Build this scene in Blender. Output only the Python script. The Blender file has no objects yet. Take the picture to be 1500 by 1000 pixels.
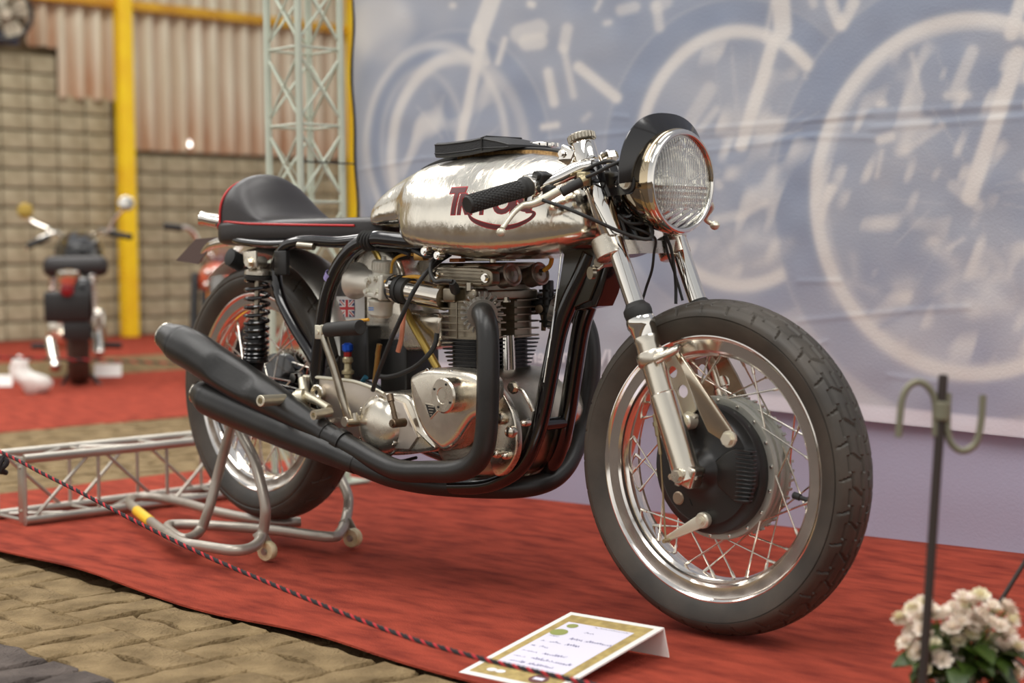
import bpy, bmesh, math, random
import numpy as np
from mathutils import Vector, Matrix
from mathutils.bvhtree import BVHTree
from mathutils import noise as mnoise
random.seed(7)
rng = np.random.default_rng(7)
PI = math.pi
S = bpy.context.scene
COL = S.collection
V = Vector

# ---------------------------------------------------------------- camera
CX, CY, CZ = 3.21411, -2.28714, 0.69212
YAW, PITCH, ROLL, FPX = 2.371849, 0.052785, -0.010957, 2344.118
cam_f = V((math.cos(YAW)*math.cos(PITCH), math.sin(YAW)*math.cos(PITCH), -math.sin(PITCH)))
_r = V((math.sin(YAW), -math.cos(YAW), 0)); _u = _r.cross(cam_f)
cam_r = _r*math.cos(ROLL)+_u*math.sin(ROLL); cam_u = _u*math.cos(ROLL)-_r*math.sin(ROLL)
cd = bpy.data.cameras.new('camera'); cam = bpy.data.objects.new('camera', cd); COL.objects.link(cam)
cam.matrix_world = Matrix(((cam_r.x, cam_u.x, -cam_f.x, CX), (cam_r.y, cam_u.y, -cam_f.y, CY), (cam_r.z, cam_u.z, -cam_f.z, CZ), (0, 0, 0, 1)))
cd.sensor_width = 36; cd.lens = FPX/1500*36; cd.clip_start = .05; cd.clip_end = 200
cd.dof.use_dof = True; cd.dof.focus_distance = 3.15; cd.dof.aperture_fstop = 2.7
S.camera = cam

# ---------------------------------------------------------------- world, lights, exposure
W = bpy.data.worlds.new('hall_daylight'); S.world = W; W.use_nodes = True
nt = W.node_tree; bg = nt.nodes['Background']
tc = nt.nodes.new('ShaderNodeTexCoord'); sep = nt.nodes.new('ShaderNodeSeparateXYZ'); rp = nt.nodes.new('ShaderNodeValToRGB')
nt.links.new(tc.outputs['Generated'], sep.inputs[0]); nt.links.new(sep.outputs['Z'], rp.inputs[0]); nt.links.new(rp.outputs[0], bg.inputs[0])
rp.color_ramp.elements[0].position = 0.0; rp.color_ramp.elements[0].color = (.98, .95, .91, 1)
rp.color_ramp.elements[1].position = 0.6; rp.color_ramp.elements[1].color = (.46, .47, .49, 1)
bg.inputs[1].default_value = 1.12
S.view_settings.view_transform = 'Standard'; S.view_settings.look = 'None'
S.view_settings.gamma = 1; S.view_settings.exposure = -0.06; S.view_settings.use_curve_mapping = False
def area_light(name, loc, rot, sx, sy, power, col=(1, .97, .93)):
    l = bpy.data.lights.new(name, 'AREA'); l.shape = 'RECTANGLE'; l.size = sx; l.size_y = sy; l.energy = power; l.color = col
    o = bpy.data.objects.new(name, l); COL.objects.link(o); o.location = loc; o.rotation_euler = rot; return o
for i, (x, y, p) in enumerate([(-6, 3.0, 230), (-1.0, 2.0, 120), (-2.0, -2.6, 150), (2.4, -3.4, 190), (5.5, .5, 150), (-7, -2.0, 180)]):
    area_light('overhead_fill', (x, y, 5.2), (0, 0, 0), 1.9, 4.6, p)  # unseen overhead panels added for soft light and long reflections

# ---------------------------------------------------------------- calibrated camera ray -> point on a real plane
def ray(px, py):
    return (cam_f*FPX + cam_r*(px-750) - cam_u*(py-500)).normalized()
def P(px, py, y):                       # point on the plane Y = y
    d = ray(px, py); return V((CX, CY, CZ)) + d*((y-CY)/d.y)
def G(px, py, z=0.0):                   # point on the plane Z = z
    d = ray(px, py); return V((CX, CY, CZ)) + d*((z-CZ)/d.z)
def PX(px, py, x):
    d = ray(px, py); return V((CX, CY, CZ)) + d*((x-CX)/d.x)
def PN(px, py, p0, n):
    d = ray(px, py); c = V((CX, CY, CZ)); return c + d*((V(p0)-c).dot(V(n))/d.dot(V(n)))
def mpp(p):                             # metres per pixel at a point
    return (V(p)-V((CX, CY, CZ))).dot(cam_f)/FPX
def toPX(p):
    D = V(p)-V((CX, CY, CZ)); return 750+FPX*D.dot(cam_r)/D.dot(cam_f), 500-FPX*D.dot(cam_u)/D.dot(cam_f)

# ---------------------------------------------------------------- materials
def s2l(c):
    return tuple(((v/255)/12.92 if v/255 <= .04045 else ((v/255+.055)/1.055)**2.4) for v in c)
def mat(name, rgb, metal=0.0, rough=.5, var=0.0, vscale=20, bump=0.0, bscale=60, rgb2=None, coat=0.0, rvar=0.0, stretch=None, detail=4, spec=None, band=(.35, .65)):
    m = bpy.data.materials.new(name); m.use_nodes = True; t = m.node_tree; N = t.nodes; L = t.links
    b = N['Principled BSDF']; c = s2l(rgb)+(1,)
    b.inputs['Base Color'].default_value = c; b.inputs['Metallic'].default_value = metal; b.inputs['Roughness'].default_value = rough
    if coat: b.inputs['Coat Weight'].default_value = coat; b.inputs['Coat Roughness'].default_value = .08
    if spec is not None: b.inputs['Specular IOR Level'].default_value = spec
    if var or bump or rgb2 or rvar:
        tcn = N.new('ShaderNodeTexCoord'); mp = N.new('ShaderNodeMapping'); L.new(tcn.outputs['Object'], mp.inputs[0])
        if stretch: mp.inputs['Scale'].default_value = stretch
        nz = N.new('ShaderNodeTexNoise'); nz.inputs['Scale'].default_value = vscale; nz.inputs['Detail'].default_value = detail; L.new(mp.outputs[0], nz.inputs[0])
        if var or rgb2:
            r = N.new('ShaderNodeValToRGB'); L.new(nz.outputs[0], r.inputs[0])
            c2 = s2l(rgb2)+(1,) if rgb2 else tuple(v*(1-var) for v in c[:3])+(1,)
            r.color_ramp.elements[0].position = band[0]; r.color_ramp.elements[1].position = band[1]
            r.color_ramp.elements[0].color = c2; r.color_ramp.elements[1].color = c; L.new(r.outputs[0], b.inputs['Base Color'])
        if rvar:
            mr = N.new('ShaderNodeMapRange'); L.new(nz.outputs[0], mr.inputs[0]); mr.inputs[1].default_value = .3; mr.inputs[2].default_value = .7
            mr.inputs[3].default_value = max(0, rough-rvar); mr.inputs[4].default_value = rough+rvar; L.new(mr.outputs[0], b.inputs['Roughness'])
        if bump:
            n2 = N.new('ShaderNodeTexNoise'); n2.inputs['Scale'].default_value = bscale; n2.inputs['Detail'].default_value = 5; L.new(mp.outputs[0], n2.inputs[0])
            bp = N.new('ShaderNodeBump'); bp.inputs['Strength'].default_value = bump; bp.inputs['Distance'].default_value = .01; L.new(n2.outputs[0], bp.inputs['Height']); L.new(bp.outputs[0], b.inputs['Normal'])
    return m
M = {}
M['alu_pol'] = mat('polished_alloy', (232, 224, 210), 1, .14, bump=.05, bscale=22, rvar=.06, vscale=14)
M['tank'] = mat('hand_polished_tank_alloy', (240, 234, 220), 1, .19, bump=.30, bscale=17, rvar=.09, vscale=12, stretch=(1.3, 1, .5))
M['rim'] = mat('rim_alloy', (240, 234, 226), 1, .12, rvar=.04, vscale=30)
M['chrome'] = mat('chrome', (236, 232, 224), 1, .05)
M['alu_cast'] = mat('cast_alloy', (200, 192, 176), 1, .36, var=.25, vscale=25, bump=.12, bscale=220)
M['alu_satin'] = mat('satin_alloy', (222, 214, 198), 1, .27, rvar=.06, vscale=40)
M['slider'] = mat('slider_alloy', (228, 220, 204), 1, .2)
M['steel'] = mat('plated_steel', (190, 182, 166), 1, .28, var=.2, vscale=50)
M['brass'] = mat('brass_fitting', (190, 150, 90), 1, .3)
M['spoke'] = mat('spoke_steel', (225, 218, 205), 1, .22)
M['black_gloss'] = mat('black_gloss_enamel', (20, 18, 18), 0, .16, coat=.6)
M['black_satin'] = mat('satin_black', (30, 29, 28), 0, .38)
M['exhaust'] = mat('matt_black_exhaust', (38, 37, 35), 0, .38, var=.25, vscale=18, bump=.04, bscale=120)
M['barrel'] = mat('barrel_black', (24, 22, 21), .1, .32)
M['rubber'] = mat('rubber_grip', (38, 37, 35), 0, .6)
M['tyre'] = mat('tyre_rubber', (74, 67, 58), 0, .5, rgb2=(52, 48, 42), vscale=9, bump=.05, bscale=90)
M['leather'] = mat('seat_leather', (46, 42, 41), 0, .40, bump=.06, bscale=260, rgb2=(36, 32, 32), vscale=5)
M['piping'] = mat('red_piping', (190, 40, 40), 0, .4)
M['pouch'] = mat('black_nylon', (38, 38, 39), 0, .55, bump=.2, bscale=400)
M['cork'] = mat('cork_pad', (176, 140, 88), 0, .8, rgb2=(120, 90, 50), vscale=120)
M['letter'] = mat('dark_red_letter', (88, 30, 32), 0, .35)
M['letter_edge'] = mat('red_letter_edge', (190, 44, 46), 0, .35)
M['carpet'] = mat('red_exhibition_carpet', (176, 77, 58), 0, .95, rgb2=(130, 53, 42), vscale=15, bump=.6, bscale=300, stretch=(.55, 1.5, 1), detail=10, spec=.12, band=(.30, .62))
M['paver'] = mat('sand_paver', (152, 130, 95), 0, .9, rgb2=(116, 97, 68), vscale=11, bump=.9, bscale=110, detail=9, spec=.2)
M['paver_dark'] = mat('grey_paver', (104, 94, 88), 0, .9, rgb2=(76, 68, 64), vscale=11, bump=.9, bscale=110, detail=9, spec=.2)
M['joint'] = mat('sandy_joint', (104, 80, 50), 0, 1, rgb2=(70, 54, 34), vscale=30, bump=.6, bscale=60)
M['white_plastic'] = mat('white_plastic', (226, 222, 214), 0, .5)
M['ivory'] = mat('ivory_nylon', (228, 216, 178), 0, .4, rgb2=(196, 178, 130), vscale=40)
M['stand'] = mat('silver_painted_tube', (172, 164, 152), .55, .36, var=.35, vscale=12, band=(.25, .45))
M['truss'] = mat('truss_alloy', (196, 190, 178), .85, .35, var=.2, vscale=12)
M['truss_paint'] = mat('pale_green_truss_paint', (200, 208, 190), .1, .45, var=.12, vscale=8)
M['yellow'] = mat('yellow_steel_paint', (252, 218, 30), 0, .5, rgb2=(240, 192, 30), vscale=3)
M['ochre'] = mat('ochre_purlin_paint', (224, 176, 40), 0, .55, rgb2=(190, 136, 34), vscale=3)
M['block'] = mat('concrete_block', (176, 166, 138), 0, .95, rgb2=(152, 142, 114), vscale=6, bump=.5, bscale=60, detail=7)
M['mortar'] = mat('mortar', (142, 126, 98), 0, 1)
M['corr'] = mat('corrugated_sheet', (214, 196, 168), .0, .5, rgb2=(178, 158, 132), vscale=1.2, stretch=(1, 3, .4), detail=6)
M['paper'] = mat('white_paper', (236, 232, 226), 0, .7)

M['drum'] = mat('grey_alloy_drum', (176, 176, 166), .5, .4, bump=.05, bscale=150)
M['alu_lever'] = mat('pale_alloy', (222, 216, 196), .6, .35)
M['brass_steel'] = mat('dull_yellow_zinc', (176, 164, 130), .8, .35)
M['amber'] = mat('amber_hose', (214, 160, 60), 0, .25)
M['brass_tube'] = mat('brass_tube', (176, 148, 74), .6, .35)
M['copper_pipe'] = mat('copper_pipe', (214, 140, 110), .3, .4)
M['teal'] = mat('teal_hose', (30, 84, 104), 0, .4)
M['gusset'] = mat('olive_black_paint', (52, 50, 40), 0, .3, coat=.3)
M['alu_head'] = mat('head_alloy', (158, 148, 130), 1, .36, var=.2, vscale=30)
M['collar'] = mat('collar_alloy', (150, 146, 138), .5, .45)
M['aged_alu'] = mat('aged_alloy', (150, 140, 130), .9, .4, var=.25, vscale=40)
M['aged_steel'] = mat('aged_steel', (130, 112, 92), .9, .4, var=.3, vscale=60)
M['alu_bell'] = mat('bellmouth_alloy', (226, 220, 206), .55, .42)
M['cover'] = mat('brushed_cover_alloy', (228, 220, 204), .92, .25, rvar=.07, vscale=30)
M['carb'] = mat('carburettor_zinc', (214, 210, 196), .35, .42, var=.15, vscale=40)
M['plate'] = mat('satin_plate', (206, 196, 184), .85, .42)
M['peg'] = mat('turned_alloy_peg', (214, 206, 184), .85, .38, bump=.1, bscale=400)
M['stay'] = mat('stay_alloy', (210, 198, 178), 1, .16)
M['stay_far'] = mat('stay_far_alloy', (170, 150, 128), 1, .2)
M['lamp_shell'] = mat('lamp_shell_chrome', (150, 138, 120), 1, .06)
M['chrome_warm'] = mat('warm_chrome', (206, 188, 156), 1, .07)
M['reflector'] = mat('reflector', (244, 240, 228), 1, .14)
M['glass'] = mat('lens_glass', (255, 255, 250), 0, .02)
M['glass'].node_tree.nodes['Principled BSDF'].inputs['Transmission Weight'].default_value = 1.0
M['glass'].node_tree.nodes['Principled BSDF'].inputs['IOR'].default_value = 1.45
# ---------------------------------------------------------------- geometry helpers
class Geo:
    def __init__(s): s.v = []; s.f = []; s.m = []
    def add(s, vs, fs, mi=0):
        o = len(s.v); s.v += [tuple(v) for v in vs]; s.f += [tuple(i+o for i in f) for f in fs]; s.m += [mi]*len(fs); return s
def frame_of(d):
    d = V(d).normalized(); a = V((0, 0, 1)) if abs(d.z) < .9 else V((1, 0, 0))
    u = d.cross(a).normalized(); return d, u, d.cross(u).normalized()
def cr(pts, n=8):                       # Catmull-Rom through points (each a tuple of any length)
    p = [np.array(q, float) for q in pts]; p = [2*p[0]-p[1]]+p+[2*p[-1]-p[-2]]; out = []
    for i in range(1, len(p)-2):
        for k in range(n):
            t = k/n; out.append(.5*((2*p[i])+(-p[i-1]+p[i+1])*t+(2*p[i-1]-5*p[i]+4*p[i+1]-p[i+2])*t*t+(-p[i-1]+3*p[i]-3*p[i+1]+p[i+2])*t**3))
    out.append(p[-2]); return out
def tube(g, pts, r, seg=14, smooth=0, mi=0, caps=True, closed=False):
    pts = [tuple(q) for q in pts]; rs = r if isinstance(r, (list, tuple)) else [r]*len(pts)
    if smooth:
        c = cr([tuple(p)+(q,) for p, q in zip(pts, rs)], smooth); pts = [tuple(x[:3]) for x in c]; rs = [float(x[3]) for x in c]
    n = len(pts); vs = []; pu = None
    for i in range(n):
        if closed: d = V(pts[(i+1) % n])-V(pts[i-1])
        else: d = V(pts[min(i+1, n-1)])-V(pts[max(i-1, 0)])
        d.normalize()
        if pu is None: _, u, _w = frame_of(d)
        else:
            u = pu-d*pu.dot(d)
            u = u.normalized() if u.length > 1e-6 else frame_of(d)[1]
        pu = u; w = d.cross(u)
        for k in range(seg):
            a = 2*PI*k/seg; vs.append(V(pts[i])+u*(math.cos(a)*rs[i])+w*(math.sin(a)*rs[i]))
    fs = [(i*seg+k, i*seg+(k+1) % seg, (i+1)*seg+(k+1) % seg, (i+1)*seg+k) for i in range(n-1) for k in range(seg)]
    if closed: fs += [((n-1)*seg+k, (n-1)*seg+(k+1) % seg, (k+1) % seg, k) for k in range(seg)]
    elif caps: fs += [tuple(range(seg))[::-1], tuple((n-1)*seg+k for k in range(seg))]
    return g.add(vs, fs, mi)
def lathe(g, prof, o, d, seg=48, mi=0, u=None):   # prof: (along, radius)
    d, u_, w_ = frame_of(d)
    if u is not None: u_ = V(u); w_ = d.cross(u_)
    o = V(o); vs = []
    for (a, r) in prof:
        for k in range(seg):
            t = 2*PI*k/seg; vs.append(o+d*a+u_*(r*math.cos(t))+w_*(r*math.sin(t)))
    n = len(prof)
    fs = [(i*seg+k, i*seg+(k+1) % seg, (i+1)*seg+(k+1) % seg, (i+1)*seg+k) for i in range(n-1) for k in range(seg)]
    if prof[0][1] > 1e-5 and prof[0] != prof[-1]: fs.append(tuple(range(seg))[::-1])
    if prof[-1][1] > 1e-5 and prof[0] != prof[-1]: fs.append(tuple((n-1)*seg+k for k in range(seg)))
    return g.add(vs, fs, mi)
def cyl(g, a, b, r, seg=20, bev=0, mi=0, r2=None):
    a = V(a); b = V(b); L_ = (b-a).length; r2 = r if r2 is None else r2
    if bev: return lathe(g, [(0, r-bev), (bev, r), (L_-bev, r2), (L_, r2-bev)], a, b-a, seg, mi)
    return lathe(g, [(0, r), (L_, r2)], a, b-a, seg, mi)
def box(g, c, size, rot=None, mi=0, bev=0):
    c = V(c); sx, sy, sz = (s/2 for s in size); R_ = rot if rot is not None else Matrix.Identity(3)
    if not bev:
        vs = [c+R_@V((x*sx, y*sy, z*sz)) for x in (-1, 1) for y in (-1, 1) for z in (-1, 1)]
        return g.add(vs, [(0, 1, 3, 2), (4, 6, 7, 5), (0, 4, 5, 1), (2, 3, 7, 6), (0, 2, 6, 4), (1, 5, 7, 3)], mi)
    bm = bmesh.new(); bmesh.ops.create_cube(bm, size=1)
    for v in bm.verts: v.co = V((v.co.x*size[0], v.co.y*size[1], v.co.z*size[2]))
    bmesh.ops.bevel(bm, geom=list(bm.edges), offset=bev, segments=3, profile=.5, affect='EDGES')
    bm.verts.index_update(); vs = [c+R_@v.co for v in bm.verts]; fs = [[v.index for v in f.verts] for f in bm.faces]; bm.free()
    return g.add(vs, fs, mi)
def prism(g, poly, y0, y1, bev=0, mi=0, seg=3):   # poly: (x,z) list, extruded along Y from y0 (far) to y1 (near); near edge rounded
    n = len(poly); c = V((sum(p[0] for p in poly)/n, sum(p[1] for p in poly)/n)); rings = []
    def ring(y, ins):
        out = []
        for i in range(n):
            a = V(poly[i-1]); b = V(poly[i]); d = V(poly[(i+1) % n])
            e1 = (b-a).normalized(); e2 = (d-b).normalized(); nn = V((-(e1.y+e2.y), e1.x+e2.x))
            if nn.length < 1e-6: nn = V((-e1.y, e1.x))
            nn.normalize()
            if nn.dot(c-b) < 0 and ins: pass
            out.append(V((b.x+nn.x*ins*sgn, y, b.y+nn.y*ins*sgn)))
        return out
    area = sum(poly[i-1][0]*poly[i][1]-poly[i][0]*poly[i-1][1] for i in range(n)); sgn = 1 if area > 0 else -1
    sy = 1 if y1 > y0 else -1
    rings.append(ring(y0, 0))
    if bev:
        for k in range(seg+1):
            a = PI/2*k/seg; rings.append(ring(y1-sy*bev*(1-math.sin(a)), bev*(1-math.cos(a))))
    else: rings.append(ring(y1, 0))
    vs = [v for r_ in rings for v in r_]; R_ = len(rings)
    fs = [(i*n+k, i*n+(k+1) % n, (i+1)*n+(k+1) % n, (i+1)*n+k) for i in range(R_-1) for k in range(n)]
    fs += [tuple(range(n))[::-1], tuple((R_-1)*n+k for k in range(n))]
    return g.add(vs, fs, mi)
def loft(g, secs, mi=0, caps=True):
    n = len(secs[0]); vs = [v for s in secs for v in s]
    fs = [(i*n+k, i*n+(k+1) % n, (i+1)*n+(k+1) % n, (i+1)*n+k) for i in range(len(secs)-1) for k in range(n)]
    if caps: fs += [tuple(range(n))[::-1], tuple((len(secs)-1)*n+k for k in range(n))]
    return g.add(vs, fs, mi)
def rpoly(pts, n=5):                     # closed Catmull-Rom smoothing of a 2D outline
    m = len(pts); out = []
    for i in range(m):
        p0, p1, p2, p3 = (np.array(pts[(i+k) % m], float) for k in (-1, 0, 1, 2))
        for k in range(n):
            t = k/n; out.append(tuple(.5*((2*p1)+(-p0+p2)*t+(2*p0-5*p1+4*p2-p3)*t*t+(-p0+3*p1-3*p2+p3)*t**3)))
    return out
def xz(pts, y): return [(P(a, b, y).x, P(a, b, y).z) for a, b in pts]
def to_mesh(name, g, mats, origin=(0, 0, 0), angle=35, smooth=True, fixn=True):
    me = bpy.data.meshes.new(name); o = V(origin)
    me.from_pydata([tuple(V(v)-o) for v in g.v], [], g.f)
    for m in (mats if isinstance(mats, (list, tuple)) else [mats]): me.materials.append(m)
    if max(g.m, default=0): me.polygons.foreach_set('material_index', g.m)
    if fixn:
        bm = bmesh.new(); bm.from_mesh(me); bmesh.ops.remove_doubles(bm, verts=bm.verts, dist=1e-6); bmesh.ops.recalc_face_normals(bm, faces=bm.faces); bm.to_mesh(me); bm.free()
    if smooth:
        me.polygons.foreach_set('use_smooth', [True]*len(me.polygons)); me.set_sharp_from_angle(angle=math.radians(angle))
    me.update(); return me
ORG = {}
def thing(name, label, cat, loc, group=None):
    o = bpy.data.objects.new(name, None); COL.objects.link(o); o.location = loc; o.empty_display_size = .1
    o['label'] = label; o['category'] = cat
    if group: o['group'] = group
    ORG[o] = V(loc); return o
def part(name, g, m, parent, label=None, angle=35, smooth=True, kind=None):
    org = ORG.get(parent, V((0, 0, 0))) if parent else V((0, 0, 0))
    me = to_mesh(name, g, m, org, angle, smooth); o = bpy.data.objects.new(name, me); COL.objects.link(o)
    if parent: o.parent = parent; ORG[o] = org
    if label: o['label'] = label
    if kind: o['kind'] = kind
    return o
def solo(name, g, m, label, cat, base, group=None, kind=None, angle=35):
    me = to_mesh(name, g, m, base, angle); o = bpy.data.objects.new(name, me); COL.objects.link(o); o.location = base; ORG[o] = V(base)
    o['label'] = label; o['category'] = cat
    if group: o['group'] = group
    if kind: o['kind'] = kind
    return o
def struct(name, g, m, parent=None, angle=35, smooth=True):
    o = part(name, g, m, parent, angle=angle, smooth=smooth)
    if not parent: o['kind'] = 'structure'
    return o
def inst(name, me, parent, loc, rot=(0, 0, 0), scale=None):
    o = bpy.data.objects.new(name, me); COL.objects.link(o); o.parent = parent; o.location = loc; o.rotation_euler = rot
    if scale: o.scale = scale
    return o
def copy_tree(o, parent=None, delta=None):
    c = o.copy(); COL.objects.link(c); c.parent = parent
    for k in list(o.children): copy_tree(k, c)
    return c
def bolt(g, c, d, r=.006, h=.005, mi=0, seg=6):
    c = V(c); d = V(d).normalized(); cyl(g, c, c+d*h*.35, r*1.35, 16, mi=mi); cyl(g, c+d*h*.35, c+d*h, r, seg, mi=mi)
# ================================================================ SETTING
# ---- ground with pavers
g = Geo(); g.add([(-30, -25, -.03), (25, -25, -.03), (25, 25, -.03), (-30, 25, -.03)], [(0, 1, 2, 3)])
floor = struct('floor', g, M['joint']); ORG[floor] = V((0, 0, 0))
UX, UY = .215, .196
def paver_mesh(m, seed):
    r = random.Random(seed); hx, hy = .1035, .0465
    nx, ny = 7, 3; out = []
    def wob(t): return .0065*math.sin(t*2*PI*1.5)
    for i in range(nx): t = i/nx; out.append((-hx+2*hx*t, -hy+wob(t)))
    for i in range(ny): t = i/ny; out.append((hx+.5*wob(t), -hy+2*hy*t))
    for i in range(nx): t = 1-i/nx; out.append((-hx+2*hx*t, hy+wob(t)))
    for i in range(ny): t = 1-i/ny; out.append((-hx+.5*wob(t), -hy+2*hy*t))
    out = [(x+r.uniform(-.0015, .0015), y+r.uniform(-.0015, .0015)) for x, y in out]; n = len(out); vs = []
    for (k, z) in ((1.0, -.03), (1.0, -.011), (.955, -.004)):
        for x, y in out: vs.append((x*k if k == 1 else x-math.copysign(.0055, x), y if k == 1 else y-math.copysign(.0055, y), z+(r.uniform(-.0008, .0008) if z > -.01 else 0)))
    fs = [(i*n+k, i*n+(k+1) % n, (i+1)*n+(k+1) % n, (i+1)*n+k) for i in range(2) for k in range(n)]+[tuple(2*n+k for k in range(n))]
    g = Geo(); g.add(vs, fs); return to_mesh('paver', g, m, angle=50)
PM = [paver_mesh(M['paver'], i) for i in range(5)]; PMD = [paver_mesh(M['paver_dark'], 10+i) for i in range(4)]
def cell_pavers(i, j):                   # basket weave: two pavers per cell
    cx = .22+(i+.5)*UX; cy = -.94+(j+.5)*UY; rot = (i+j) % 2
    for s in (-.5, .5):
        if rot == 0: yield (cx, cy+s*UY/2*1.0, 0, cy)
        else: yield (cx+s*UX/2, cy, PI/2, cy)
near = []; far = []
for i in range(-58, 24):
    for j in range(-12, 48):
        cx = .22+(i+.5)*UX; cy = -.94+(j+.5)*UY
        if -1.25 < cx < 4 and -.40 < cy < 1.1: continue
        if (-7.1 < cx < -5.7 or -2.75 < cx < -1.45 or cx < -7 or cx > -5.4 and cy < -.4 or cx > -1.3 or cx > -2.8) or True:
            if (-1.35 < cx < 1.55 and -1.15 < cy < -.40) or (-2.95 < cx < -1.2 and -.25 < cy < 1.15): near += list(cell_pavers(i, j))
            elif (-5.3 < cx < -3.1 and .4 < cy): continue
            else: far += list(cell_pavers(i, j))
for (x, y, rz, cy) in near:
    dark = cy < -.94
    o = inst('paver', random.choice(PMD if dark else PM), floor, (x, y, random.uniform(-.0025, .0015)-(.014 if cy > -.5 and x > -1.25 else 0)), (random.uniform(-.012, .012), random.uniform(-.012, .012), rz+(PI if random.random() < .5 else 0)))
    if dark: o['label'] = 'grey paver'
g = Geo(); hx, hy = .1, .044
for (x, y, rz, cy) in far:
    a, b = (hx, hy) if rz == 0 else (hy+.003, hx-.007); z = -.005+random.uniform(-.003, .002); mi = 1 if cy < -.94 else 0
    g.add([(x-a, y-b, -.03), (x+a, y-b, -.03), (x+a, y+b, -.03), (x-a, y+b, -.03), (x-a+.004, y-b+.004, z), (x+a-.004, y-b+.004, z), (x+a-.004, y+b-.004, z), (x-a+.004, y+b-.004, z)],
          [(4, 5, 6, 7), (0, 1, 5, 4), (1, 2, 6, 5), (2, 3, 7, 6), (3, 0, 4, 7)], mi)
me = to_mesh('paver_field', g, [M['paver'], M['paver_dark']], fixn=False, smooth=False); o = bpy.data.objects.new('paver_field', me); COL.objects.link(o); o.parent = floor; o['kind'] = 'stuff'

# ---- carpets
def carpet(name, x0, x1, y0, y1, label, step=.022, curl=None, amp=.0025, wob=.012):
    nx = int((x1-x0)/step); ny = int((y1-y0)/step); g = Geo(); vs = []
    for j in range(ny+1):
        for i in range(nx+1):
            x = x0+(x1-x0)*i/nx; y = y0+(y1-y0)*j/ny; u = (y-y0)
            e = math.exp(-u/.12); y -= e*wob*(math.sin(x*5.1)+.6*math.sin(x*11.7+1))
            z = amp*max(0, mnoise.noise(V((x*1.1, y*6, 0))))+amp*.8*max(0, mnoise.noise(V((x*5, y*9, 3))))
            if curl: z += curl(x, u)
            vs.append((x, y, z-.003+.0045*e))
    fs = [(j*(nx+1)+i, j*(nx+1)+i+1, (j+1)*(nx+1)+i+1, (j+1)*(nx+1)+i) for j in range(ny) for i in range(nx)]
    n0 = len(vs); edge = list(range(nx+1))+[j*(nx+1)+nx for j in range(1, ny+1)]+[ny*(nx+1)+i for i in range(nx-1, -1, -1)]+[j*(nx+1) for j in range(ny-1, 0, -1)]
    ev = [(vs[k][0], vs[k][1], vs[k][2]-.004) for k in edge]; m = len(edge)
    fs += [(edge[k], n0+k, n0+(k+1) % m, edge[(k+1) % m]) for k in range(m)]
    g.add(vs+ev, fs); c = solo(name, g, M['carpet'], label, 'carpet', (x0, y0, 0), angle=60); return c
def curl_front(x, u):
    a = math.exp(-((x-.06)/.22)**2)*.020+math.exp(-((x-.9)/.5)**2)*.003+math.exp(-((x+.45)/.2)**2)*.006
    return a*math.exp(-(u/.05)**2)+.35*a*math.exp(-((u-.07)/.06)**2)
carpet('carpet', -1.3, 3.3, -.545, 1.6, 'red carpet under the silver motorcycle, its near edge curling over sandy pavers', curl=curl_front)
carpet('carpet', -5.6, -2.93, .2, 9.6, 'red carpet strip crossing the hall beyond the pavers, beneath the black motorcycle seen from behind', step=.09, amp=.004)
carpet('carpet', -9.9, -7.2, .2, 9.6, 'farthest red carpet strip along the foot of the block wall', step=.12, amp=.004)

# ---- block wall with corrugated sheet above
XW = -9.95
def wy(px): return PX(px, 400, XW).y
def wz(py, px=185): return PX(px, py, XW).z
g = Geo(); box(g, (XW-.12, 7, 1.9), (.10, 22, 3.8)); wall = struct('wall_back', g, M['mortar']); ORG[wall] = V((0, 0, 0))
steps = [(-9, wy(86), wz(58, 60)), (wy(86), wy(182), wz(136, 130)), (wy(182), 14, wz(214, 290))]
BY, BZ = .272, .168
bme = []
for k in range(3):
    g = Geo(); r = random.Random(k); box(g, (0, 0, 0), (.12, BY-.018, BZ-.018), bev=.006)
    bme.append(to_mesh('block', g, M['block'], angle=40))
cnt = 0; g_rest = Geo(); yb0 = wy(3)
for r_ in range(25, -1, -1):
    for c_ in range(-26, 42):
        yc = yb0+(c_+.5)*BY; zc = (r_+.5)*BZ
        top = steps[0][2] if yc < steps[0][1] else steps[1][2] if yc < steps[1][1] else steps[2][2]
        if zc+BZ*.4 > top: continue
        if wy(-12) < yc < wy(505) and cnt < 300: inst('block', random.choice(bme), wall, (XW-.01, yc, zc), (0, 0, PI if random.random() < .5 else 0)); cnt += 1
        else: box(g_rest, (XW-.01, yc, zc), (.12, BY-.022, BZ-.022))
o = part('block_field', g_rest, M['block'], wall, kind='stuff', smooth=False)
print('blocks', cnt)
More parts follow.
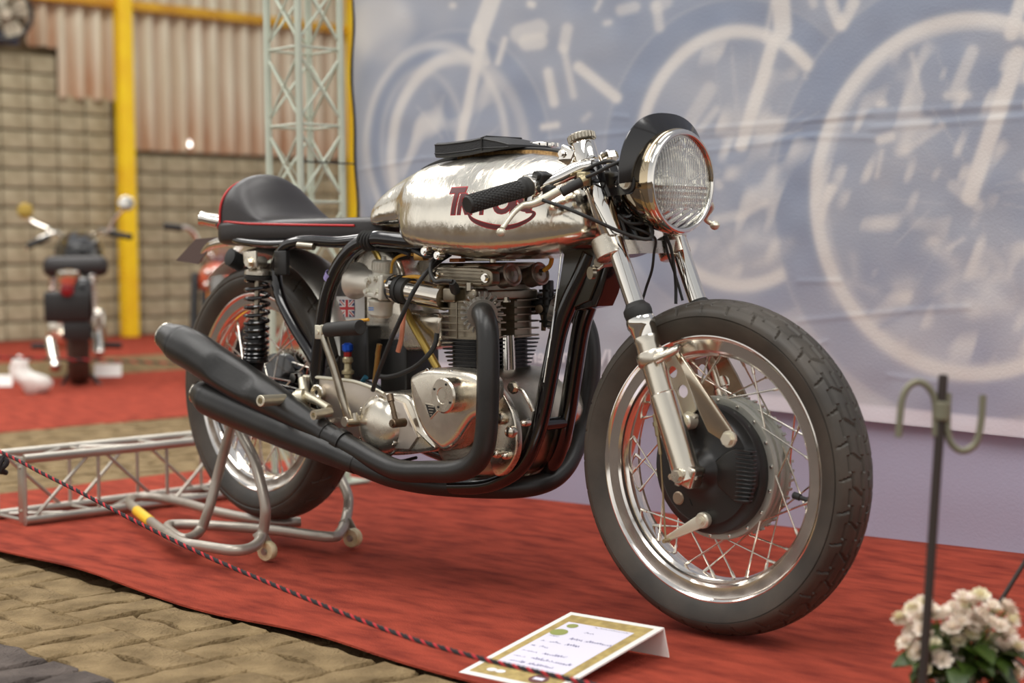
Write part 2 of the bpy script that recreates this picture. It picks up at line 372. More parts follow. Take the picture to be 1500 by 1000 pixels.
# corrugated cladding, rusty towards its foot, rib shade painted in as darker stripes
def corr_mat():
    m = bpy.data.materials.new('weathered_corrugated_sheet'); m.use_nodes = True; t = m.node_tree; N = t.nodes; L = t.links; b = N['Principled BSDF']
    at = N.new('ShaderNodeAttribute'); at.attribute_name = 'rust_rib_shade'
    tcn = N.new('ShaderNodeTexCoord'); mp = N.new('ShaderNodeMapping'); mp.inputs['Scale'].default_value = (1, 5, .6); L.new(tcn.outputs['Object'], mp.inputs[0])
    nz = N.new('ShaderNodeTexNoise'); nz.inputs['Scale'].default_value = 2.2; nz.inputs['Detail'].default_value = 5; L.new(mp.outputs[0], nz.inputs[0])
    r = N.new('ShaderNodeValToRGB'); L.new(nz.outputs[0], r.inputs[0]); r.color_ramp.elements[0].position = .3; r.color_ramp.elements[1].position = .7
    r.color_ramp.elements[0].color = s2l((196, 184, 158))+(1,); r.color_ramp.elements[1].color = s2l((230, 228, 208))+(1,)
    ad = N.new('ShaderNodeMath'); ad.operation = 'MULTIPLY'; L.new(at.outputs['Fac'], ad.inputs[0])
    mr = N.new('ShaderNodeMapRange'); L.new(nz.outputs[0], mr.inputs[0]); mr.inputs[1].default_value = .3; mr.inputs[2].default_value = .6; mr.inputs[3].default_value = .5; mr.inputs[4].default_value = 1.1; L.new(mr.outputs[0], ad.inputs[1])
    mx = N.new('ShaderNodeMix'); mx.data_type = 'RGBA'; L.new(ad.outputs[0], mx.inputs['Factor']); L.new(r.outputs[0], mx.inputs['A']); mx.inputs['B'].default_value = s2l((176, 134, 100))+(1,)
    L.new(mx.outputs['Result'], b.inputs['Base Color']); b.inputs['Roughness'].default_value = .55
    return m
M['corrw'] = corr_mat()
def corr_sheet(name, y0, y1, z0, z1, x, parent):
    pitch = .178; n = int((y1-y0)/pitch*10); vs = []; rust_rib_shade = []
    zs = [z0, z0+.12, z0+.35, z0+.7, z0+1.2, z1] if z1 > z0+1.3 else [z0, z0+.1, z0+.25, z0+.5, z1]
    for z in zs:
        for i in range(n+1):
            y = y0+(y1-y0)*i/n; vs.append((x+.050*math.sin(2*PI*y/pitch), y, z)); rust_rib_shade.append(min(1, max(0, 1-(z-z0)/.8)**1.6*.7+.55*(math.sin(2*PI*y/pitch+2.6)*.5+.5)**2.5))  # rusty foot, plus one flank of each rib darkened as painted shade
    fs = [(a*(n+1)+i, a*(n+1)+i+1, (a+1)*(n+1)+i+1, (a+1)*(n+1)+i) for a in range(len(zs)-1) for i in range(n)]
    g = Geo(); g.add(vs, fs); me = to_mesh(name, g, M['corrw'], fixn=False, angle=80)
    at = me.attributes.new('rust_rib_shade', 'FLOAT', 'POINT'); at.data.foreach_set('value', rust_rib_shade)
    o = bpy.data.objects.new(name, me); COL.objects.link(o); o.parent = parent; return o
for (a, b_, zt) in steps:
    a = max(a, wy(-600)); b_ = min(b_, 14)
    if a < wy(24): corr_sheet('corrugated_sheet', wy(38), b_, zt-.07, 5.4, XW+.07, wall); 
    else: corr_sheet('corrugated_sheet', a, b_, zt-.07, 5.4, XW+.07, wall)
# purlin and columns
g = Geo(); zt = PX(350, 26, XW).z; box(g, (XW+.16, 7, PX(350, 26, XW+.16).z), (.08, 20, .085), bev=.008); o = struct('trim_1', g, M['ochre'])
g = Geo(); yc = PX(186, 300, XW+.2).y; box(g, (XW+.2, yc, 2.75), (.12, .135, 5.5), bev=.006); struct('trim_2', g, M['yellow'])
g = Geo(); yc = PX(517, 150, XW+.2).y; box(g, (XW+.2, yc, 2.75), (.10, .10, 5.5), bev=.006); struct('trim_3', g, M['yellow'])
# roof of the hall with open bays between the added overhead lights
g = Geo()
for k in range(-6, 5):
    box(g, (k*2.4-1, 1, 5.55), (.12, 26, .16))
struct('ceiling', g, mat('roof_steel', (120, 104, 84), 0, .6))

# ================================================================ BACKDROP
BA = V((-.8, .79, 0)); BD = V((1, .115, 0)).normalized(); BNn = V((BD.y, -BD.x, 0)).normalized()   # plane running right, normal towards the motorcycle
def PB(px, py, off=0): return PN(px, py, BA+BNn*off, BNn)
def sb(px, py): q = PB(px, py); return (q-BA).dot(BD), q.z
def ell(X, Y, cx, cy, rx, ry): return np.sqrt(((X-cx)/rx)**2+((Y-cy)/ry)**2)
def seg_d(X, Y, x0, y0, x1, y1):
    dx, dy = x1-x0, y1-y0; t = np.clip(((X-x0)*dx+(Y-y0)*dy)/(dx*dx+dy*dy), 0, 1); return np.hypot(X-x0-t*dx, Y-y0-t*dy)
def sm(d, w, s=3.): return 1/(1+np.exp((d-w)/s))
def lowf(X, Y, sc, seed):                # cheap smooth value noise
    r = np.random.default_rng(seed); T = r.random((96, 96)); x = X/sc; y = Y/sc; xi = np.floor(x).astype(int); yi = np.floor(y).astype(int); fx = x-xi; fy = y-yi; fx = fx*fx*(3-2*fx); fy = fy*fy*(3-2*fy)
    a = T[xi % 96, yi % 96]; b = T[(xi+1) % 96, yi % 96]; c = T[xi % 96, (yi+1) % 96]; d = T[(xi+1) % 96, (yi+1) % 96]
    return (a*(1-fx)+b*fx)*(1-fy)+(c*(1-fx)+d*fx)*fy
s_left = sb(521, 160)[0]; z_hem = .5*(PB(1150, 606).z+PB(1495, 641).z)
def hem_z(s): q0 = PB(1150, 604); q1 = PB(1498, 641); s0 = (q0-BA).dot(BD); s1 = (q1-BA).dot(BD); return q0.z+(q1.z-q0.z)*(s-s0)/(s1-s0)
ds = .0055; S1 = 3.9; Z1 = 2.5
ns = int((S1-s_left)/ds); nz_ = int((Z1-.28)/ds)
ss = s_left+np.arange(ns+1)*((S1-s_left)/ns); tt = np.arange(nz_+1)/nz_
SS, TT = np.meshgrid(ss, tt); ZZ = hem_z(SS)+(Z1-hem_z(SS))*TT
# position of every print point in the print's own layout
PXp = np.empty_like(SS); PYp = np.empty_like(SS)
wx = BA.x+BD.x*SS-CX; wyv = BA.y+BD.y*SS-CY; wzv = ZZ-CZ
dd = wx*cam_f.x+wyv*cam_f.y+wzv*cam_f.z
PXp = 750+FPX*(wx*cam_r.x+wyv*cam_r.y+wzv*cam_r.z)/dd; PYp = 500-FPX*(wx*cam_u.x+wyv*cam_u.y+wzv*cam_u.z)/dd
X, Y = PXp, PYp
light = .08+.20*lowf(X, Y, 130, 1)+.10*lowf(X, Y, 34, 2)
bigm = 1-sm((ell(X, Y, 1425, 290, 292, 330)-1)*290, 0, 2)      # everything outside the largest printed tyre
def band_ell(cx, cy, rx, ry, w, amp, s=1.6, mk=1.0):
    global light
    r = ell(X, Y, cx, cy, rx, ry); d = np.abs(r-1)*min(rx, ry); light = light+(1-light)*amp*mk*sm(d, w, s)
def dark_ell(cx, cy, rx, ry, w, amp, s=3., mk=1.0):
    global light
    r = ell(X, Y, cx, cy, rx, ry); d = np.abs(r-1)*min(rx, ry); light = light*(1-amp*mk*sm(d, w, s))
def stroke(x0, y0, x1, y1, w, amp=.8, s=1.5):
    global light
    light = light+(1-light)*amp*sm(seg_d(X, Y, x0, y0, x1, y1), w, s)
def dstroke(x0, y0, x1, y1, w, amp=.6, s=2.5):
    global light
    light = light*(1-amp*sm(seg_d(X, Y, x0, y0, x1, y1), w, s))
light += .45*sm(np.hypot((X-560)/45, (Y-40)/50), 1, .12)+.38*sm((X-535), 1, 9)   # pale patch top left
light += .35*sm(-(Y-430), 1, 70)*lowf(X, Y, 60, 5)                              # paler towards the foot
dark_ell(1425, 290, 265, 302, 27, .6); dark_ell(1085, 235, 178, 216, 20, .55, 3, bigm); dark_ell(670, 232, 122, 172, 14, .5)
band_ell(1425, 290, 293, 331, 2.2, .16, 1.2); band_ell(1085, 235, 200, 238, 2, .14, 1.2, bigm); band_ell(670, 232, 137, 188, 2, .18, 1.2)
dark_ell(590, 210, 70, 150, 8, .4)
band_ell(1428, 288, 232, 260, 9, .86); band_ell(1428, 290, 222, 250, 3, .35)
band_ell(1085, 232, 148, 186, 7.5, .85, 1.6, bigm); band_ell(672, 230, 98, 146, 6.5, .8, 1.6, .35+.65*sm(X-690, 0, 12)); band_ell(640, 214, 102, 148, 4.5, .55); band_ell(620, 214, 60, 110, 3, .3)
inside = sm((ell(X, Y, 1428, 288, 214, 242)-1)*200, 0, 8)
for (cx, cy, rx, ry, seedk) in ((1428, 288, 214, 242, 11), (1085, 232, 140, 176, 12), (672, 230, 90, 136, 13)):
    ins = sm((ell(X, Y, cx, cy, rx, ry)-1)*150, 0, 8); rr = np.random.default_rng(seedk)
    n1 = lowf(X+.35*Y, Y*.55, 20, seedk); light = light+(1-light)*.7*ins*np.clip((n1-.62)*3.2, 0, 1)
    for k in range(16):
        a = rr.uniform(0, 2*PI); r0 = rr.uniform(.15, .4); r1 = rr.uniform(.6, .95); b = a+rr.uniform(-.25, .25)
        stroke(cx+rx*r0*math.cos(a), cy+ry*r0*math.sin(a), cx+rx*r1*math.cos(b), cy+ry*r1*math.sin(b), .9, rr.uniform(.10, .28), 1)
# fork legs, silencers, tank and lamp shapes of the printed machines
stroke(742, -60, 700, 60, 13, .85); stroke(704, 70, 676, 205, 7, .85); stroke(700, 40, 712, 90, 7, .6)
stroke(1143, -40, 1146, 45, 13, .85); stroke(1133, 62, 1086, 212, 9.5, .9); stroke(1160, 72, 1180, 96, 8, .7); stroke(1120, 60, 1132, 5, 3, .5)
stroke(1500, -10, 1482, 50, 10, .85); stroke(1492, 80, 1420, 288, 12, .9); stroke(1396, 272, 1432, 300, 9, .45); stroke(1478, 80, 1470, 100, 5, .6)
stroke(848, 98, 903, 143, 8, .85); stroke(803, 106, 811, 150, 7, .8); stroke(832, 42, 826, 70, 8, .65); stroke(826, 70, 840, 140, 5, .6); stroke(740, 58, 730, 92, 4, .8)
stroke(762, 50, 790, 42, 14, .6); stroke(772, 62, 790, 60, 12, .7); stroke(778, 6, 781, 7, 5, .9); stroke(795, 186, 815, 183, 4.5, .85); stroke(855, 175, 863, 168, 4, .4)
stroke(662, 8, 664, 8, 4, .8); stroke(880, 2, 874, 14, 3, .6); stroke(893, 33, 888, 34, 4, .6); stroke(910, 15, 930, 10, 8, .5); stroke(962, 8, 966, 40, 7, .55); stroke(962, 10, 975, 2, 10, .4)
stroke(1218, 4, 1230, 34, 9, .75); stroke(1250, 4, 1232, 36, 9, .75); dstroke(1233, 0, 1233, 14, 4, .6); stroke(1190, 0, 1192, 6, 6, .5); stroke(1178, 110, 1180, 114, 2, .4)
stroke(1336, 80, 1348, 135, 4, .5); stroke(1402, 130, 1425, 75, 9, .55); stroke(1388, 140, 1418, 140, 6, .6); stroke(1288, 152, 1294, 152, 5, .7)
stroke(1290, 205, 1305, 200, 7, .75); stroke(1292, 222, 1284, 258, 3, .6); stroke(1328, 220, 1380, 184, 5, .45); stroke(1214, 275, 1204, 318, 5, .8); stroke(1212, 290, 1220, 276, 7, .8)
stroke(1050, 322, 1082, 315, 7, .5); stroke(1082, 320, 1122, 296, 5, .6); stroke(1052, 268, 1054, 272, 6, .5); stroke(1364, 353, 1368, 353, 7, .55); stroke(1388, 364, 1410, 350, 3, .5)
for k in range(16):
    rr = np.random.default_rng(40+k); x0 = rr.uniform(1220, 1490); y0 = rr.uniform(380, 470); stroke(x0, y0, x0+rr.uniform(-40, 50), y0-rr.uniform(-10, 30), rr.uniform(3, 10), .35, 4)
for k in range(12):
    rr = np.random.default_rng(70+k); x0 = rr.uniform(1010, 1130); y0 = rr.uniform(350, 420); stroke(x0, y0, x0+rr.uniform(10, 40), y0-rr.uniform(0, 30), rr.uniform(3, 8), .3, 4)
band_ell(1428, 288, 216, 246, 2, .25); dstroke(1290, 478, 1382, 430, 2.4, .5); dstroke(1272, 458, 1300, 425, 3, .4); dstroke(1050, 330, 1070, 380, 1.5, .3)
stroke(1030, 470, 1180, 500, 20, .25, 14); stroke(1010, 180, 1040, 130, 10, .4); stroke(1025, 190, 1050, 160, 5, .5)
light = np.clip(light, 0, 1)
hemb = sm(np.abs(ZZ-hem_z(SS)-.02), .019, .0015)
cA = np.array(s2l((132, 144, 166))); cB = np.array(s2l((224, 220, 214))); cL = np.array(s2l((152, 153, 174)))
kk = np.clip((Y-330)/300, 0, 1)[..., None]; base = cA*(1-kk)+cL*kk
colr = base*(1-light[..., None])+cB*light[..., None]
colr = colr*(1-hemb[..., None]*.85)+np.array(s2l((226, 222, 228)))*hemb[..., None]*.85
# cloth relief: folds and creases
rel = .010*(lowf(SS*100, ZZ*60, 22, 21)-.5)+.004*(lowf(SS*100, ZZ*100, 7, 22)-.5)
def crease(x0, y0, x1, y1, w=2.6, h=.0016):
    global rel
    a = sb(x0, y0); b = sb(x1, y1); rel = rel+h*np.exp(-(seg_d(SS, ZZ, a[0], a[1], b[0], b[1])/(w*.0022))**2)
for c in [(1010, 190, 1180, 178), (1180, 178, 1275, 166), (1275, 166, 1500, 152), (1275, 188, 1500, 172), (1030, 222, 1190, 200), (1190, 200, 1280, 202), (1170, 412, 1230, 412), (1170, 470, 1330, 455), (1330, 455, 1420, 450),
          (1300, 550, 1370, 560), (520, 250, 620, 232), (620, 232, 780, 222), (800, 205, 960, 190), (1150, 520, 1210, 500), (900, 170, 920, 172)]: crease(*c)
for c in [(1012, 206, 1200, 190), (1285, 178, 1500, 162), (1180, 182, 1280, 176)]: crease(*c, w=3.0, h=-.0016)
edge = .006*np.sin(ZZ*9)+.004*np.sin(ZZ*23+1); k_edge = np.exp(-(SS-s_left)/.05)
wx = BA.x+BD.x*(SS+edge*k_edge)+BNn.x*rel; wyv = BA.y+BD.y*(SS+edge*k_edge)+BNn.y*rel
vs = np.stack([wx, wyv, ZZ], -1).reshape(-1, 3); n1 = ns+1
ii, jj = np.meshgrid(np.arange(ns), np.arange(nz_)); a = (jj*n1+ii).ravel(); fs = np.stack([a, a+1, a+1+n1, a+n1], -1)
me = bpy.data.meshes.new('banner'); me.from_pydata(vs, [], fs); me.polygons.foreach_set('use_smooth', [True]*len(me.polygons))
ca = me.color_attributes.new('print', 'FLOAT_COLOR', 'POINT'); buf = np.ones((len(vs), 4), np.float32); buf[:, :3] = colr.reshape(-1, 3); ca.data.foreach_set('color', buf.ravel())
def cloth_mat(name, attr=None, rgb=None):
    m = bpy.data.materials.new(name); m.use_nodes = True; t = m.node_tree; N = t.nodes; L = t.links; b = N['Principled BSDF']; b.inputs['Roughness'].default_value = .75; b.inputs['Specular IOR Level'].default_value = .25
    if attr: a_ = N.new('ShaderNodeAttribute'); a_.attribute_name = attr; L.new(a_.outputs['Color'], b.inputs['Base Color'])
    else: b.inputs['Base Color'].default_value = s2l(rgb)+(1,)
    tcn = N.new('ShaderNodeTexCoord'); w = N.new('ShaderNodeTexNoise'); w.inputs['Scale'].default_value = 160; L.new(tcn.outputs['Object'], w.inputs[0])
    bp = N.new('ShaderNodeBump'); bp.inputs['Strength'].default_value = .15; bp.inputs['Distance'].default_value = .004; L.new(w.outputs[0], bp.inputs['Height']); L.new(bp.outputs[0], b.inputs['Normal']); return m
me.materials.append(cloth_mat('printed_banner_cloth', 'print')); me.update()
bk = thing('banner', 'blue-grey cloth banner printed with faded motorcycles, hanging behind the silver motorcycle', 'banner', tuple(BA))
o = bpy.data.objects.new('printed_cloth', me); COL.objects.link(o); o.parent = bk; o.location = -BA; ORG[bk] = BA
# black edge binding on the left with its tie cord
g = Geo(); pts = []
for k in range(60):
    z = .3+2.2*k/59; e = .006*math.sin(z*9)+.004*math.sin(z*23+1); q = BA+BD*(s_left+e-.002)+BNn*.004; pts.append((q.x, q.y, z))
tube(g, pts, .004, 8); part('edge_binding', g, M['black_satin'], bk)
# skirt below
g = Geo(); vs = []; n = 420; rows = 26
for j in range(rows+1):
    for i in range(n+1):
        s = s_left+(S1-s_left)*i/n; t = j/rows; zt_ = hem_z(s)+.05; z = zt_*t+.003
        d = -.030+.006*math.sin(s*3+1)+.010*(lowf(np.array(s*100), np.array(z*120), 16, 31)-.5)
        q = BA+BD*s+BNn*float(d); vs.append((q.x, q.y, z))
g.add(vs, [(j*(n+1)+i, j*(n+1)+i+1, (j+1)*(n+1)+i+1, (j+1)*(n+1)+i) for j in range(rows) for i in range(n)])
part('skirt', g, cloth_mat('lavender_skirt_cloth', rgb=(172, 170, 190)), bk, label='plain lavender-grey cloth skirt reaching the floor', angle=80)
# mirrored lettering
def text_geo(txt, size, extrude=0, bold=0.0):
    c = bpy.data.curves.new('t', 'FONT'); c.body = txt; c.size = size; c.extrude = extrude; c.offset = bold; c.resolution_u = 4
    o = bpy.data.objects.new('t', c); COL.objects.link(o); dg = bpy.context.evaluated_depsgraph_get(); dg.update(); m = bpy.data.meshes.new_from_object(o.evaluated_get(dg))
    vs = [tuple(v.co) for v in m.vertices]; fs = [tuple(p.vertices) for p in m.polygons]; bpy.data.objects.remove(o); bpy.data.curves.remove(c); bpy.data.meshes.remove(m); return vs, fs
wl = mat('white_print', (222, 220, 224), 0, .7)
for (txt, px, py, hpx) in (('eb', 592, 528, 28), ('ene', 764, 530, 30), ('ne', 812, 530, 30), ('IV', 872, 535, 34), ('ol', 808, 576, 30)):
    q0 = PB(px, py, .016); hm = hpx*mpp(q0); vs, fs = text_geo(txt, hm, bold=hm*.02)
    xm = max(v[0] for v in vs); g = Geo(); g.add([q0+BD*(xm-v[0])+V((0, 0, v[1])) for v in vs], fs); part('lettering', g, wl, bk, smooth=False)
# black eyelet on the skirt
g = Geo(); q = PB(1181, 735, .012); lathe(g, [(0, .011), (.006, .011), (.010, .007), (.010, 0)], q-BNn*.02, BNn, 20); part('eyelet', g, M['black_satin'], bk)
# ================================================================ TRUSSES
def truss_piece(name, label, base, axis, up, side, length, w, h, bay, mname, rc=.0125, rb=.005, group=None, plate_m=None, x_brace=False):
    t = thing(name, label, 'truss', base, group); A = V(axis); U = V(up); Sd = V(side); B = V(base)
    for (a, b) in ((0, 0), (1, 0), (0, 1), (1, 1)):
        g = Geo(); p = B+Sd*(w*(a-.5))+U*(h*b if not x_brace else h*(b-.5)); cyl(g, p, p+A*length, rc, 14); part('chord', g, M[mname], t)
    nb = int(length/bay)
    def pt(a, b, s): return B+Sd*(w*(a-.5))+U*(h*b if not x_brace else h*(b-.5))+A*s
    for k in range(nb+1):
        s = min(k*bay, length-.005)+.003
        for (c0, c1) in (((0, 0), (1, 0)), ((1, 0), (1, 1)), ((1, 1), (0, 1)), ((0, 1), (0, 0))):
            g = Geo(); cyl(g, pt(*c0, s), pt(*c1, s), rb, 8); part('rung', g, M[mname], t)
    for k in range(nb):
        s0, s1 = k*bay+.02, (k+1)*bay-.02
        for (c0, c1) in (((0, 0), (1, 0)), ((1, 0), (1, 1)), ((1, 1), (0, 1)), ((0, 1), (0, 0))):
            g = Geo()
            if (k % 2 == 0): cyl(g, pt(*c0, s0), pt(*c1, s1), rb, 8)
            else: cyl(g, pt(*c1, s0), pt(*c0, s1), rb, 8)
            part('diagonal_brace', g, M[mname], t)
            if x_brace:
                g = Geo()
                if (k % 2 == 1): cyl(g, pt(*c0, s0), pt(*c1, s1), rb, 8)
                else: cyl(g, pt(*c1, s0), pt(*c0, s1), rb, 8)
                part('diagonal_brace', g, M[mname], t)
    return t, pt
# floor truss lying along Y
TX = -.765
ft, ptf = truss_piece('floor_truss', 'grey box truss section lying on the red carpet behind the rear wheel', (TX, -.30, .012), (0, 1, 0), (0, 0, 1), (1, 0, 0), 1.06, .158, .163, .215, 'truss')
for a in (0, 1):
    g = Geo(); q = V((TX+.158*(a-.5), -.30, .012)); box(g, q+V((-.016, .0, .0815)), (.028, .006, .175), bev=.001)
    for z in (.025, .14): bolt(g, q+V((-.016, -.003, z)), (0, -1, 0), .004, .004)
    part('end_plate', g, M['truss'], ft)
# standing tower
dq = ray(447, 200); k_ = (TX-CX)/dq.x; TY = CY+dq.y*k_
def tz(py):
    d = ray(447, py); return CZ+d.z*((TY-CY)/d.y)
bay = (tz(75)-tz(187)); print('tower y', TY, 'bay', bay, 'zs', tz(187))
nb0 = (tz(187))/bay; off = tz(187)-math.floor(nb0)*bay
tt_, _ = truss_piece('truss_tower', 'tall pale green lattice truss tower standing at the left edge of the printed banner', (TX, TY, off-bay if off > .15 else off), (0, 0, 1), (0, 1, 0), (1, 0, 0), bay*11, .158, .158, bay, 'truss_paint', rc=.011, rb=.0042, x_brace=True)
tt_b = Geo(); box(tt_b, (TX, TY, .004), (.26, .26, .008), bev=.002)
for x_ in (-1, 1):
    for y_ in (-1, 1): cyl(tt_b, (TX+x_*.079, TY+y_*.079, .006), (TX+x_*.079, TY+y_*.079, max(.02, (off-bay if off > .15 else off)+.01)), .011, 12)
part('base_plate', tt_b, M['truss_paint'], tt_)
# black tie cord from banner to tower
g = Geo(); q0 = PB(519, 240, .01); cyl(g, q0, V((TX+.08, TY-.075, q0.z+.003)), .0025, 8)
q1 = PB(519, 240, .01); solo('tie_cord', g, M['black_satin'], 'short black cord tying the banner edge to the lattice tower', 'cord', tuple(q1))

# ================================================================ PADDOCK STAND
SR = .0125
st = thing('paddock_stand', 'grey tubular paddock stand with two ivory rollers holding up the rear wheel', 'stand', (.05, -.02, 0))
def side_pts(y, s):                       # one lower rail with upright to roller
    return y
def stand_tube(pts, nm='tube', r=SR, sm=6): g = Geo(); tube(g, pts, r, 14, smooth=sm); return part(nm, g, M['stand'], st)
def Ly(lst): return [tuple(P(a, b, y)) for a, b, y in lst]
# near rail: from the front handle loop along the floor to the roller
R1 = G(392, 822); R2 = G(517, 802); yN, yF = R1.y, R2.y+.10
lz = .045
stand_tube([tuple(G(195, 742, lz)), tuple(G(220, 763, lz)), tuple(G(262, 792, lz)), tuple(G(300, 800, lz)), tuple(G(345, 806, lz)), tuple(G(372, 800, lz)), tuple(P(384, 783, -.165)), tuple(P(389, 750, -.163)), tuple(P(385, 720, -.16)), tuple(P(372, 672, -.15)), tuple(P(356, 640, -.135)), tuple(P(346, 612, -.125))], 'near_rail')
# handle loop across
stand_tube([tuple(G(195, 742, lz)), tuple(G(190, 736, lz)), tuple(G(196, 729, lz)), tuple(G(225, 728, lz)), tuple(G(268, 736, lz)), tuple(G(320, 750, lz)), tuple(G(400, 765, lz)), tuple(G(440, 764, lz))], 'handle_loop')
# inner diagonal upright with bend
stand_tube([tuple(P(341, 615, -.125)), tuple(P(330, 655, -.13)), tuple(P(318, 700, -.14)), tuple(P(306, 745, -.16)), tuple(P(292, 778, -.175)), tuple(G(270, 789, lz)), tuple(G(250, 779, lz)), tuple(G(245, 772, lz)), tuple(G(258, 768, lz)), tuple(G(320, 770, lz)), tuple(G(400, 776, lz)), tuple(G(480, 786, lz)), tuple(G(498, 780, lz)), tuple(P(508, 755, yF-.07)), tuple(P(510, 728, yF-.05)), tuple(P(500, 703, yF-.03)), tuple(P(488, 680, yF)), tuple(P(470, 640, yF+.02))], 'cross_loop')
for (rp, yy, px, py) in ((R1, yN, 391, 806), (R2, R2.y, 517, 786)):
    c = V((rp.x, rp.y, .0235)); g = Geo(); dirn = V((.35, -1, 0)).normalized(); o2 = c+V((0, 0, .001))
    lathe(g, [(-.011, .006), (-.011, .0205), (-.008, .0225), (.008, .0225), (.011, .0205), (.011, .006)], o2, dirn, 28); w = part('roller', g, M['ivory'], st, label='ivory nylon roller')
    g = Geo(); cyl(g, o2-dirn*.0155, o2+dirn*.0155, .0045, 12); bolt(g, o2+dirn*.013, dirn, .006, .005)
    for s_ in (-1, 1):
        a_ = o2+dirn*(.0135*s_); b_ = a_+V((-.022, .0, .036)); box(g, (a_+b_)/2, ((b_-a_).length+.014, .002, .02), rot=(Matrix.Rotation(math.atan2(dirn.y, dirn.x)+PI/2, 3, 'Z') @ Matrix.Rotation(math.atan2(b_.z-a_.z, -(b_.x-a_.x))*1.0, 3, 'Y')), bev=.0008)
    part('roller_bracket', g, M['stand'], st)
g = Geo(); a = G(201, 748, lz); b = G(221, 764, lz); cyl(g, a, b, SR+.0009, 16); part('sticker', g, M['yellow'], st, label='yellow sticker band')
# saddle carrying the swingarm
for yy in (-.125,): 
    g = Geo(); q = P(343, 612, yy); box(g, q+V((0, 0, .006)), (.045, .05, .008), bev=.002); part('saddle', g, M['rubber'], st)

# ================================================================ ROPES
def rope(name, label, pts, base, n_str=3, r=.0038, pitch=.030, seg=7):
    c = cr(pts, 10); c = [V(p) for p in c]; L_ = [0]
    for i in range(1, len(c)): L_.append(L_[-1]+(c[i]-c[i-1]).length)
    tot = L_[-1]; N_ = int(tot/.005); fine = []; j = 0
    for k in range(N_+1):
        s = tot*k/N_
        while j < len(c)-2 and L_[j+1] < s: j += 1
        t = (s-L_[j])/max(1e-9, L_[j+1]-L_[j]); fine.append((c[j].lerp(c[j+1], t), (c[j+1]-c[j]).normalized(), s))
    root = thing(name, label, 'rope', base)
    for q in range(n_str):
        g = Geo(); ps = []
        for (p, d, s) in fine:
            _, u, w = frame_of(d); a = 2*PI*(s/pitch+q/n_str); ps.append(tuple(p+(u*math.cos(a)+w*math.sin(a))*r*.52))
        tube(g, ps, r*.62, seg); part('strand', g, M['rope_black'] if q != 1 else M['rope_red'], root, label=('black strand' if q != 1 else 'red strand'))
    return root
M['rope_black'] = mat('black_rope', (34, 26, 28), 0, .75); M['rope_red'] = mat('red_rope', (184, 36, 42), 0, .75)
yr = -.64
rp_pts = [P(-160, 600, yr), P(-60, 638, yr), P(6, 664, yr), P(60, 692, yr), P(120, 722, yr), P(200, 764, yr), P(300, 813, yr), P(400, 856, yr), P(500, 897, yr), P(600, 934, yr), P(700, 963, yr), P(780, 982, yr), P(850, 998, yr), P(960, 1022, yr-.02), P(1100, 1030, yr-.06)]
# carry the rope on to the shepherd-hook stanchion
POLE = V(G(1353, 1010, .12)); 
pz_top = None
rope('barrier_rope', 'black and red twisted rope sagging in front of the motorcycle', [tuple(p) for p in rp_pts], tuple(rp_pts[2]))
g = Geo()
kc = P(2, 681, yr)
tube(g, [tuple(kc+V((math.cos(a)*.016*(1+.2*math.sin(3*a)), .006*math.sin(2*a), math.sin(a)*.015))) for a in [i*2*PI/24 for i in range(24)]], .006, 8, closed=True); 
tube(g, [tuple(kc+V((math.sin(a)*.010, .010*math.cos(2*a), math.cos(a)*.018))) for a in [i*2*PI/24 for i in range(24)]], .006, 8, closed=True)
solo('rope_knot', g, M['rope_black'], 'dark rope knot on the thin post, above the near end of the floor truss', 'knot', tuple(kc))
g = Geo(); pb = V((kc.x-.085, kc.y+.01, 0)); 
cyl(g, (pb.x, pb.y, 0), (pb.x, pb.y, kc.z+.05), .006, 12); lathe(g, [(0, .012), (.006, .012), (.010, .010), (.02, .006)], (pb.x, pb.y, 0), (0, 0, 1), 24); 
box(g, (pb.x+.04, pb.y-.004, kc.z), (.08, .006, .006), bev=.001)
solo('rope_post', g, M['black_satin'], 'thin black rope post at the left end of the twisted barrier rope', 'post', (pb.x, pb.y, 0))
zr = .42
fr = [PX(-60, 520, -4.2), PX(0, 523, -4.2), PX(120, 527, -4.2), PX(200, 530, -4.2), PX(275, 532, -4.2), PX(360, 533, -4.2), PX(450, 530, -4.2)]
rope('barrier_rope', 'dark distant rope stretched low in front of the black parked motorcycle', [tuple(p) for p in fr], tuple(fr[1]), r=.006, pitch=.09)

# ================================================================ SHEPHERD-HOOK STANCHION
D2 = 2.02
M['rod'] = mat('dark_iron_rod', (58, 48, 44), .3, .5)
def atd(px, py, dep=D2): d = ray(px, py); return V((CX, CY, CZ))+d*(dep/d.dot(cam_f))
base = atd(1345, 1095, D2); top = atd(1382, 548, D2)
lean = (top-base); base = base-lean*(base.z/lean.z)
sn = thing('rope_stanchion', 'dark metal stanchion with two curled rope hooks in front of the flowers', 'stanchion', (base.x, base.y, 0))
g = Geo(); cyl(g, base, top, .0062, 16, bev=.002); part('pole', g, M['rod'], sn)
M['hook'] = mat('worn_brass_grey_hook', (128, 124, 104), .5, .45)
g = Geo(); tube(g, [tuple(atd(a, b)) for a, b in [(1316, 640), (1319, 605), (1322, 583), (1331, 566), (1346, 559), (1360, 567), (1369, 584), (1371, 610), (1370, 638)]], .0045, 12, smooth=5); part('hook', g, M['hook'], sn, label='rope hook curling over to the left')
g = Geo(); tube(g, [tuple(atd(a, b)) for a, b in [(1440, 578), (1438, 610), (1433, 640), (1424, 655), (1408, 660), (1394, 650), (1388, 630), (1388, 600), (1389, 575)]], .0045, 12, smooth=5); part('hook', g, M['hook'], sn, label='upturned rope hook on the right')
g = Geo(); p0 = atd(1379, 602); lathe(g, [(-.010, .011), (.010, .011), (.012, .009), (-.012, .009), (-.010, .011)], p0, lean, 20); part('collar', g, M['hook'], sn)
